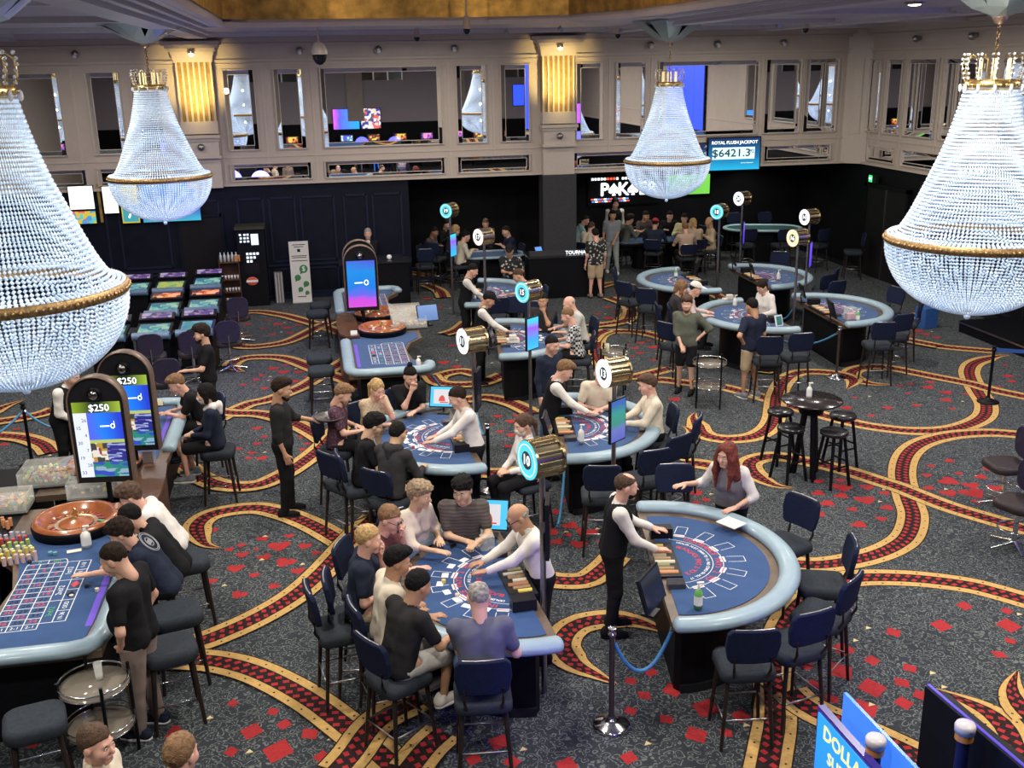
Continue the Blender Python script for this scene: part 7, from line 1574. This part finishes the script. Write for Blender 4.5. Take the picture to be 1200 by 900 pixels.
MB().box(.1, 0, 1.42, L_, .05, .86).build('back_panel', M_black, t, bevel=.005); MB().box(.1, .0, 1.853, L_, .02, .008).build('lit_edge', mat('violet_edge', (.05, .03, .3), .3, emit=(.12, .08, .8), es=.3, var=0), t); MB().box(.1, .06, 1.42, L_-.1, .06, .8).build('screen_case', M_blackpl, t); MB().box(.1, .3, .5, L_, .5, 1.0).build('machine_body', M_black, t)
for px, py, l in ((1027, 862, 'left'), (1132, 846, 'right')):
    p = at(px, py, 1.95); t = thing('candle_lamp', f'slot machine signal lamp with white cap and amber ring, the {l} one of two', 'lamp', (p.x, p.y, 0))
    MB().cyl((0, 0, .0), (0, 0, 1.84), .036, .036, 14).build('post', mat('blue_black_post', (.01, .01, .05), .3), t); MB().cyl((0, 0, 1.84), (0, 0, 1.885), .050, .050, 14).build('amber_ring', mat('amber_ring', (.5, .2, .03), .3, var=0), t); MB().lathe([(.0, 1.885), (.055, 1.886), (.057, 1.925), (.050, 1.94), (0, 1.94)], 18).build('white_cap', mat('white_cap', (.55, .52, .55), .4, var=0), t)
# waiter's tray

t = thing('side_counter', 'dark side counter at the left picture edge carrying the clear chip boxes', 'counter', (-3.82, 11.6, 0)); MB().box(0, 0, .84, .86, 2.6, .07).build('top', M_black, t, bevel=.01); MB().box(0, 0, .40, .76, 2.4, .80).build('cabinet', M_blackpl, t)
# ------------------------------------------------------------------ people
def tow(k_, px=None): return None
# front centre table (players' arc faces left; dealer on the right)
person('bald dealer with glasses in a white shirt leaning over the front centre table', 607, 606, 185, 'stand', 'white', 'long', hair=('bald', 'grey'), skin='tan', lean=16, nod=25, glasses=True, tuck=True, hl=(-.08, .62, 1.0, 'flat'), hr=(.22, .50, .99, 'flat'), s=.97, lower='black')
person('man with glasses resting chin on hand beside the blond man, front centre table', 457, 608, -22, shirt='brownred', hair=('short', 'light'), skin='pink', turn=-10, hl='chin', hr=(.10, .50, .985), glasses=True, lean=20)
person('blond man in a navy T-shirt and khaki shorts at the front centre table', 432, 632, -2, shirt='navy', hair=('short', 'blond'), skin='pink', hl='chin', hr='near', lean=10, lower='khaki', shorts=True, nod=8)
person('dark-haired man in a cream polo shirt seen from behind at the front centre table', 466, 658, 12, shirt='cream', hair=('fade', 'black'), skin='tan', lean=10, nod=12, turn=-12, hl='near', hr='near')
person('black-haired man in black polo and pale shorts seen from behind, front centre table', 490, 686, 32, shirt='softblack', hair=('short', 'black'), skin='tan', lean=20, nod=22, lower='creamgrey', shorts=True, shoe='white')
person('balding grey-haired man in a grey-blue polo and jeans with his back to the camera', 561, 700, 84, shirt='greyblue', hair=('balding', 'grey'), skin='pink', lean=12, nod=18, lower='denim', shoe='white', build=1.04, hl='cross', hr='near')
person('woman with streaked curly hair in a cream blouse at the front centre table', 492, 580, -52, shirt='cream', sleeve='rolled', hair=('curly', 'streak'), skin='asian', lean=12, turn=22, nod=10, female=True, hl='near', hr=(.10, .45, .985))
person('man in a brown striped polo holding a glass at the front centre table', 542, 574, -100, shirt='brownstripe', hair=('shaggy', 'black'), skin='asian', lean=8, nod=14, turn=-20, hl=(-.12, .38, 1.0, 'grip'), hr='cross', chair='chair')
# table left of centre
person('bearded man with a hair bun in a black T-shirt resting his chin on his fist', 481, 441, -75, shirt='black', hair=('bun', 'black'), skin='light', beard='black', lean=16, nod=20, hr='chin', hl='cross')
person('blonde woman in a cream checked top touching her chin', 442, 456, -60, shirt='creamcheck', hair=('ponytail', 'blond'), skin='pink', female=True, lean=16, nod=18, hl='chin', hr='cross')
person('bearded young man in a dark floral shirt with a wristwatch looking down', 402, 462, -15, shirt='purple', hair=('quiff', 'light'), skin='light', beard='light', lean=6, nod=28, hl='near', hr=(.10, .38, 1.0))
person('dark-haired man with glasses in a black T-shirt at the table left of centre', 438, 498, 8, shirt='black', hair=('shaggy', 'black'), skin='asian', glasses=True, lean=12, nod=22, shoe='white')
person('person in a charcoal hoodie seen from behind at the table left of centre', 466, 508, 48, shirt='charcoal', sleeve='long', hood='charcoal', hair=('short', 'black'), skin='asian', lean=14, nod=18)
person('dealer in white shirt behind the dark hanging screen, table left of centre', 536, 466, 183, 'stand', 'white', 'long', hair=('short', 'dark'), skin='light', lean=14, nod=22, tuck=True, hl=(-.10, .60, 1.0, 'flat'), hr=(.28, .42, .98, 'flat'))
wt, (wl_, wr_) = person('bearded waiter in a black shirt and apron standing with a round tray', 330, 456, -3, 'stand', 'softblack', 'rolled', hair=('fade', 'dark'), skin='tan', beard='dark', lean=0, nod=12, tuck=True, hl=(-.26, .40, 1.16, 'flat'), hr='side', s=1.06, build=1.08)
# waiter's tray
hp = wt.matrix_basis @ Vector((wl_[0]+.03, wl_[1]+.20, wl_[2]+.03))
t = thing('serving_tray', 'round dark tray carried by the bearded waiter', 'tray', hp); MB().lathe([(0, 0), (.19, 0), (.205, .025), (.195, .025), (.18, .008), (0, .008)], 28).build('dish', mat('dark_tray', (.06, .05, .045), .3), t)
for dx, dy, l in ((-.02, .02, 'black cup'), (.05, .03, 'second cup'), (.0, -.05, 'third cup')):
    glass(hp.x+dx, hp.y+dy, hp.z+.009, l+' on the waiter\'s tray', 'black', .06, .035)
# middle table (number 13)
person('dealer with light brown hair in a black waistcoat and white sleeves at the middle table', 662, 434, -12, 'stand', 'white', 'long', hair=('quiff', 'light'), skin='pink', vest='vest', tuck=True, lean=16, nod=30, hl='cross', hr=(.22, .55, 1.0, 'flat'))
person('bald man in a cream T-shirt half hidden by the number 13 drum', 704, 438, -95, shirt='cream', hair=('bald', 'dark'), skin='pink', lean=16, nod=22, hl='cross', hr='near')
person('man in a pale long-sleeved shirt sitting at the right end of the middle table', 759, 451, 175, shirt='cream', sleeve='long', hair=('quiff', 'brown'), skin='pink', lean=6, nod=12, tuck=True, hl=(-.12, .42, 1.0), hr=(.02, .45, 1.0), lower='black')
person('smiling dark-haired man in a navy jacket and jeans behind the middle dealer', 647, 404, -55, 'stand', 'navy', 'long', hair=('short', 'black'), skin='light', lower='denim', lean=2, nod=12, hl='back', hr='side')
person('woman with brown ponytail and face mask in white blouse, sitting alone', 613, 498, 200, shirt='white', sleeve='long', hair=('ponytail', 'brown'), skin='light', mask='white', female=True, lean=2, nod=12, hl='lap', hr='lap', seat=.60, xy=None)
# front right table
person('balding dealer in a white shirt, black waistcoat and black mask at the front right table', 734, 570, -10, 'stand', 'white', 'long', hair=('balding', 'brown'), skin='pink', vest='vest', mask='black', tuck=True, lean=9, nod=8, turn=5, hl=(-.22, .42, 1.03, 'flat'), hr=(.16, .40, .98, 'flat'))
person('woman with long red hair, white blouse and silver waistcoat at front right table', 852, 533, 228, 'stand', 'white', 'rolled', hair=('long', 'red'), skin='light', female=True, vest='silver', tuck=True, lean=19, nod=8, turn=-14, hl=(-.14, .30, .99, 'flat'), hr=(.44, .26, 1.13, 'flat'), s=.99)
# table behind the teal drum
person('dealer with a dark cap in a black waistcoat at the table behind the teal drum', 573, 351, -12, 'stand', 'white', 'long', hair=('short', 'black'), skin='tan', vest='vest', cap='black', tuck=True, lean=12, nod=32, hl='cross', hr=(.18, .52, 1.0, 'flat'))
person('bald man in a pale T-shirt at the table behind the teal drum', 667, 356, 182, shirt='creamgrey', hair=('bald', 'grey'), skin='pink', lean=16, nod=22, build=1.12)
person('man in a black and white checked shirt at the table behind the teal drum', 665, 370, 165, shirt='bwcheck', hair=('crop', 'light'), skin='pink', lean=12, nod=22)
person('man in a dark T-shirt raising his hands behind the teal drum sign', 636, 352, -110, shirt='charcoal', hair=('short', 'black'), skin='tan', lean=8, nod=10, hl='chin', hr='near')
# small far table
person('dealer in a black waistcoat and white sleeves at the small far table', 554, 317, -15, 'stand', 'white', 'long', hair=('short', 'black'), skin='light', vest='vest', tuck=True, lean=12, nod=25, hl='cross', hr=(.15, .5, 1.0, 'flat'))
person('man in black floral shirt and dark cap at the small far table', 597, 294, -105, shirt='floral', hair=('short', 'black'), skin='tan', cap='black', lean=8, nod=22, hl='near', hr='cross')
person('man in a white T-shirt leaning on the small far table', 607, 323, 178, shirt='creamgrey', hair=('short', 'brown'), skin='light', lean=26, nod=25)
# back left poker table
for a in (('person in a dark patterned top at the back left poker table', 509, 272, -30, 'darkpattern', ('short', 'black'), 'brown'), ('man in a dark shirt behind the blonde at the back left poker table', 524, 263, -40, 'black', ('short', 'dark'), 'light'),
          ('blond-haired player at the back left poker table', 534, 270, -20, 'charcoal', ('bob', 'blond'), 'light'), ('dark-haired woman in a cream knit at the back left poker table', 546, 277, 10, 'cowl', ('bun', 'black'), 'light'),
          ('player in a maroon top at the far side of the back left poker table', 569, 262, -100, 'brownred', ('short', 'brown'), 'pink'), ('man in navy at the right of the back left poker table', 593, 271, 190, 'navy', ('short', 'dark'), 'light')):
    person(a[0], a[1], a[2], a[3], shirt=a[4], hair=a[5], skin=a[6], seat=.62, lean=14, hl=('cross'), hr='near', sleeve='long' if 'knit' in a[0] or 'dark' in a[0] else 'short')
person('man in a dark suit and tie standing behind the black counter', 431, 274, -95, 'stand', 'black', 'long', hair=('short', 'grey'), skin='light', suit=True, tie=True, lean=0, nod=4, hl='back', hr='back', beard='grey')
# poker room, right half
person('bald-headed man in a teal shirt leaning at the left of the poker room', 686, 258, -10, shirt='teal', hair=('crop', 'dark'), skin='light', seat=.62, lean=24, hl='cross')
person('person in a cream T-shirt bending over behind the floral-shirted man', 693, 266, 40, shirt='cream', hair=('short', 'brown'), skin='light', seat=.62, lean=20)
person('man in floral shirt and khaki shorts standing at the desk, back turned', 694, 275, 96, 'stand', 'floral', 'short', hair=('fade', 'black'), skin='pink', lower='khaki', shorts=True, shoe='taupe', lean=0, nod=14, hl='side', hr='side', s=.98, build=1.08, xy=tuple(at(698, 349, 0))[:2])
person('man in a grey T-shirt and pale jeans walking towards the camera', 718, 252, -100, 'stand', 'grey', 'short', hair=('quiff', 'black'), skin='tan', lower='paledenim', shoe='white', lean=0, nod=14, hl='back', hr='side', legs='stride')
person('tall staff member in a waistcoat and tie behind the grey T-shirt man', 721, 238, -95, 'stand', 'creamgrey', 'long', hair=('bob', 'black'), skin='light', vest='vest', tie=True, lean=0, nod=12, hl='side', hr='side', s=1.08)
for a in (('dark bushy-haired player in dark green seen from behind in the poker room', 738, 257, 15, 'olive', ('shaggy', 'dark'), 'light'), ('dark-haired player in a patterned top facing the camera in the poker room', 757, 253, -70, 'darkpattern', ('short', 'black'), 'tan'),
          ('player in navy with a red cap seen from behind', 768, 262, 60, 'navy', ('short', 'black'), 'tan'), ('young man in a black and white jersey at the far side of the poker table', 785, 253, -100, 'black', ('short', 'black'), 'asian'),
          ('dealer in a pale yellow shirt at the poker table', 802, 256, -110, 'yellow', ('short', 'dark'), 'light'), ('player in a brown plaid shirt seen from behind', 803, 267, 85, 'plaid', ('short', 'light'), 'pink'), ('blond-haired player beside the plaid shirt', 812, 262, 100, 'tan', ('bob', 'blond'), 'pink')):
    person(a[0], a[1], a[2], a[3], shirt=a[4], hair=a[5], skin=a[6], seat=.62, lean=12, sleeve='long' if 'green' in a[0] or 'yellow' in a[0] or 'navy' in a[0] else 'short', cap='redcap' if 'red cap' in a[0] else None, build=1.1 if 'navy' in a[0] else 1.0)
person('bald man in a tan long-sleeved shirt at the right end of the poker table', 831, 260, 172, shirt='tan', sleeve='long', hair=('bald', 'dark'), skin='tan', lower='khaki', seat=.62, lean=4, nod=8, hl='near', hr='near')
# right tables
person('bearded man in an olive T-shirt and dark shorts turning to the camera', 805, 356, -125, 'stand', 'olive', 'rolled', hair=('shaggy', 'brown'), skin='light', beard='brown', lower='black', shorts=True, lean=2, nod=2, turn=10, hl='hip', hr='back')
person('player with long light brown hair behind the olive-shirted man', 799, 337, -10, shirt='charcoal', sleeve='long', hair=('bob', 'light'), skin='light', lean=14, female=True)
person('player in a white cap and pale pink shirt at the right table', 815, 339, -20, shirt='pinkwhite', sleeve='long', hair=('crop', 'dark'), skin='light', cap='white', lean=16, nod=20)
person('woman dealer with dark bangs in a white blouse at the right table', 893, 336, 200, 'stand', 'white', 'long', hair=('bangs', 'dark'), skin='light', female=True, tuck=True, lean=14, nod=22, hl='near', hr='near', vest=None, s=.96)
person('man in a navy polo and khaki shorts standing with a hand on his hip', 881, 359, 112, 'stand', 'navy', 'short', hair=('short', 'black'), skin='tan', lower='khaki', shorts=True, shoe='grey', lean=0, nod=16, hl='hip', hr='side', s=1.0, build=1.06)
# left side
person('staff member in a black waistcoat and white sleeves bending at the far left', 84, 441, -25, 'stand', 'white', 'long', hair=('short', 'dark'), skin='light', vest='vest', tuck=True, lean=20, nod=18, hl='back', hr='back')
person('man in a black T-shirt leaning on the rear left roulette table', 207, 450, 195, shirt='black', hair=('quiff', 'light'), skin='pink', lean=26, nod=28, hl='cross', hr='near', lower='black', shorts=True)
person('masked woman in a white hood and navy jacket with bare legs on a stool', 241, 462, 178, shirt='navy', sleeve='long', hood='white', hair=('bob', 'black'), skin='light', mask='white', female=True, lean=4, nod=8, lower='black', shorts=True, shoe='grey', hl='lap', hr='lap', chair='stool')
person('tall man in a black cap and T-shirt holding a drink near the terminals', 236, 391, 190, 'stand', 'black', 'short', hair=('shaggy', 'dark'), skin='light', cap='black', beard='dark', lean=0, nod=6, hl=(-.18, .34, 1.12, 'grip'), hr='hip', s=1.03, build=1.1)
person('curly-haired man in a white T-shirt leaning on the big roulette table', 153, 582, 180, shirt='white', hair=('curly', 'brown'), skin='pink', lean=34, nod=30, hl='near', hr='chin', chair=None, seat=.72)
person('dark-haired man in a black top between the white T-shirt and the round emblem', 153, 607, 178, shirt='black', sleeve='long', hair=('short', 'black'), skin='light', lean=34, nod=30, hl='near', hr='cross', chair=None, seat=.72)
et, _ = person('man in a navy T-shirt with a round back emblem reaching over the roulette layout', 142, 625, 178, shirt='navy', hair=('curly', 'dark'), skin='light', lean=32, nod=28, hl=(-.08, .72, .99, 'flat'), hr='near', chair=None, seat=.72)
mb = MB()
for r in (.115, .098, .05):
    q_ = []
    for i in range(24):
        q_.append((r*math.cos(i*PI/12), r*math.sin(i*PI/12)))
    mb.tube([(x_, 0, z_) for x_, z_ in q_], .004, 4, closed=True)
for i in range(5): mb.box(-.04+.02*i, 0, 0, .01, .004, .05)
em = mb.build('shirt_emblem', mat('grey_print', (.35, .36, .38), .7, var=0), et); em.location = (0, .20-.075, 1.245); em.rotation_euler = (math.radians(-46), 0, 0)
bt, _ = person('man in black polo and taupe trousers standing at the big roulette table', 134, 655, 165, 'stand', 'black', 'short', hair=('crop', 'dark'), skin='light', lower='taupe', shoe='navy', lean=4, nod=26, hl='pocket', hr='pocket', s=1.05, build=1.16)
person('woman with brown hair at the bottom left corner, only head and shoulder visible', 113, 872, -25, 'stand', 'cream', 'long', hair=('short', 'brown'), skin='pink', female=True, lean=0, nod=4, hl='side', hr='side', s=.97)
person('person with light brown hair at the bottom edge, only the top of the head visible', 212, 884, 60, 'stand', 'taupe', 'long', hair=('short', 'light'), skin='pink', lean=0, nod=10, hl='side', hr='side')
person('croupier in white sleeves just outside the left edge, hands on the blue layout', 0, 0, 0, 'stand', 'white', 'long', hair=('short', 'dark'), skin='light', vest='vest', tuck=True, lean=12, nod=20, hl=(-.22, .58, .96, 'flat'), hr=(.22, .62, .96, 'flat'), xy=(-4.05, 9.6))
# a chair or stool under everyone who sits
n = 0
for kind, x, y, rz, seat, lab in SEATS:
    k_ = 'chair' if kind == 'chair' else 'stool'
    o = place(k_, x, y, rz, f'high {"chair" if k_ == "chair" else "padded stool"} under the {lab}')
    o['label'] = ' '.join(o['label'].split()[:16])
    if seat < .7: o.scale = (1, 1, seat/.74)

for o in bpy.data.objects:
    if o.name.split('.')[0] in ('lettering', 'screen_lettering', 'sign_lettering', 'printed_layout', 'banner_print', 'lit_icons', 'main_lettering'): o['kind'] = 'stuff'
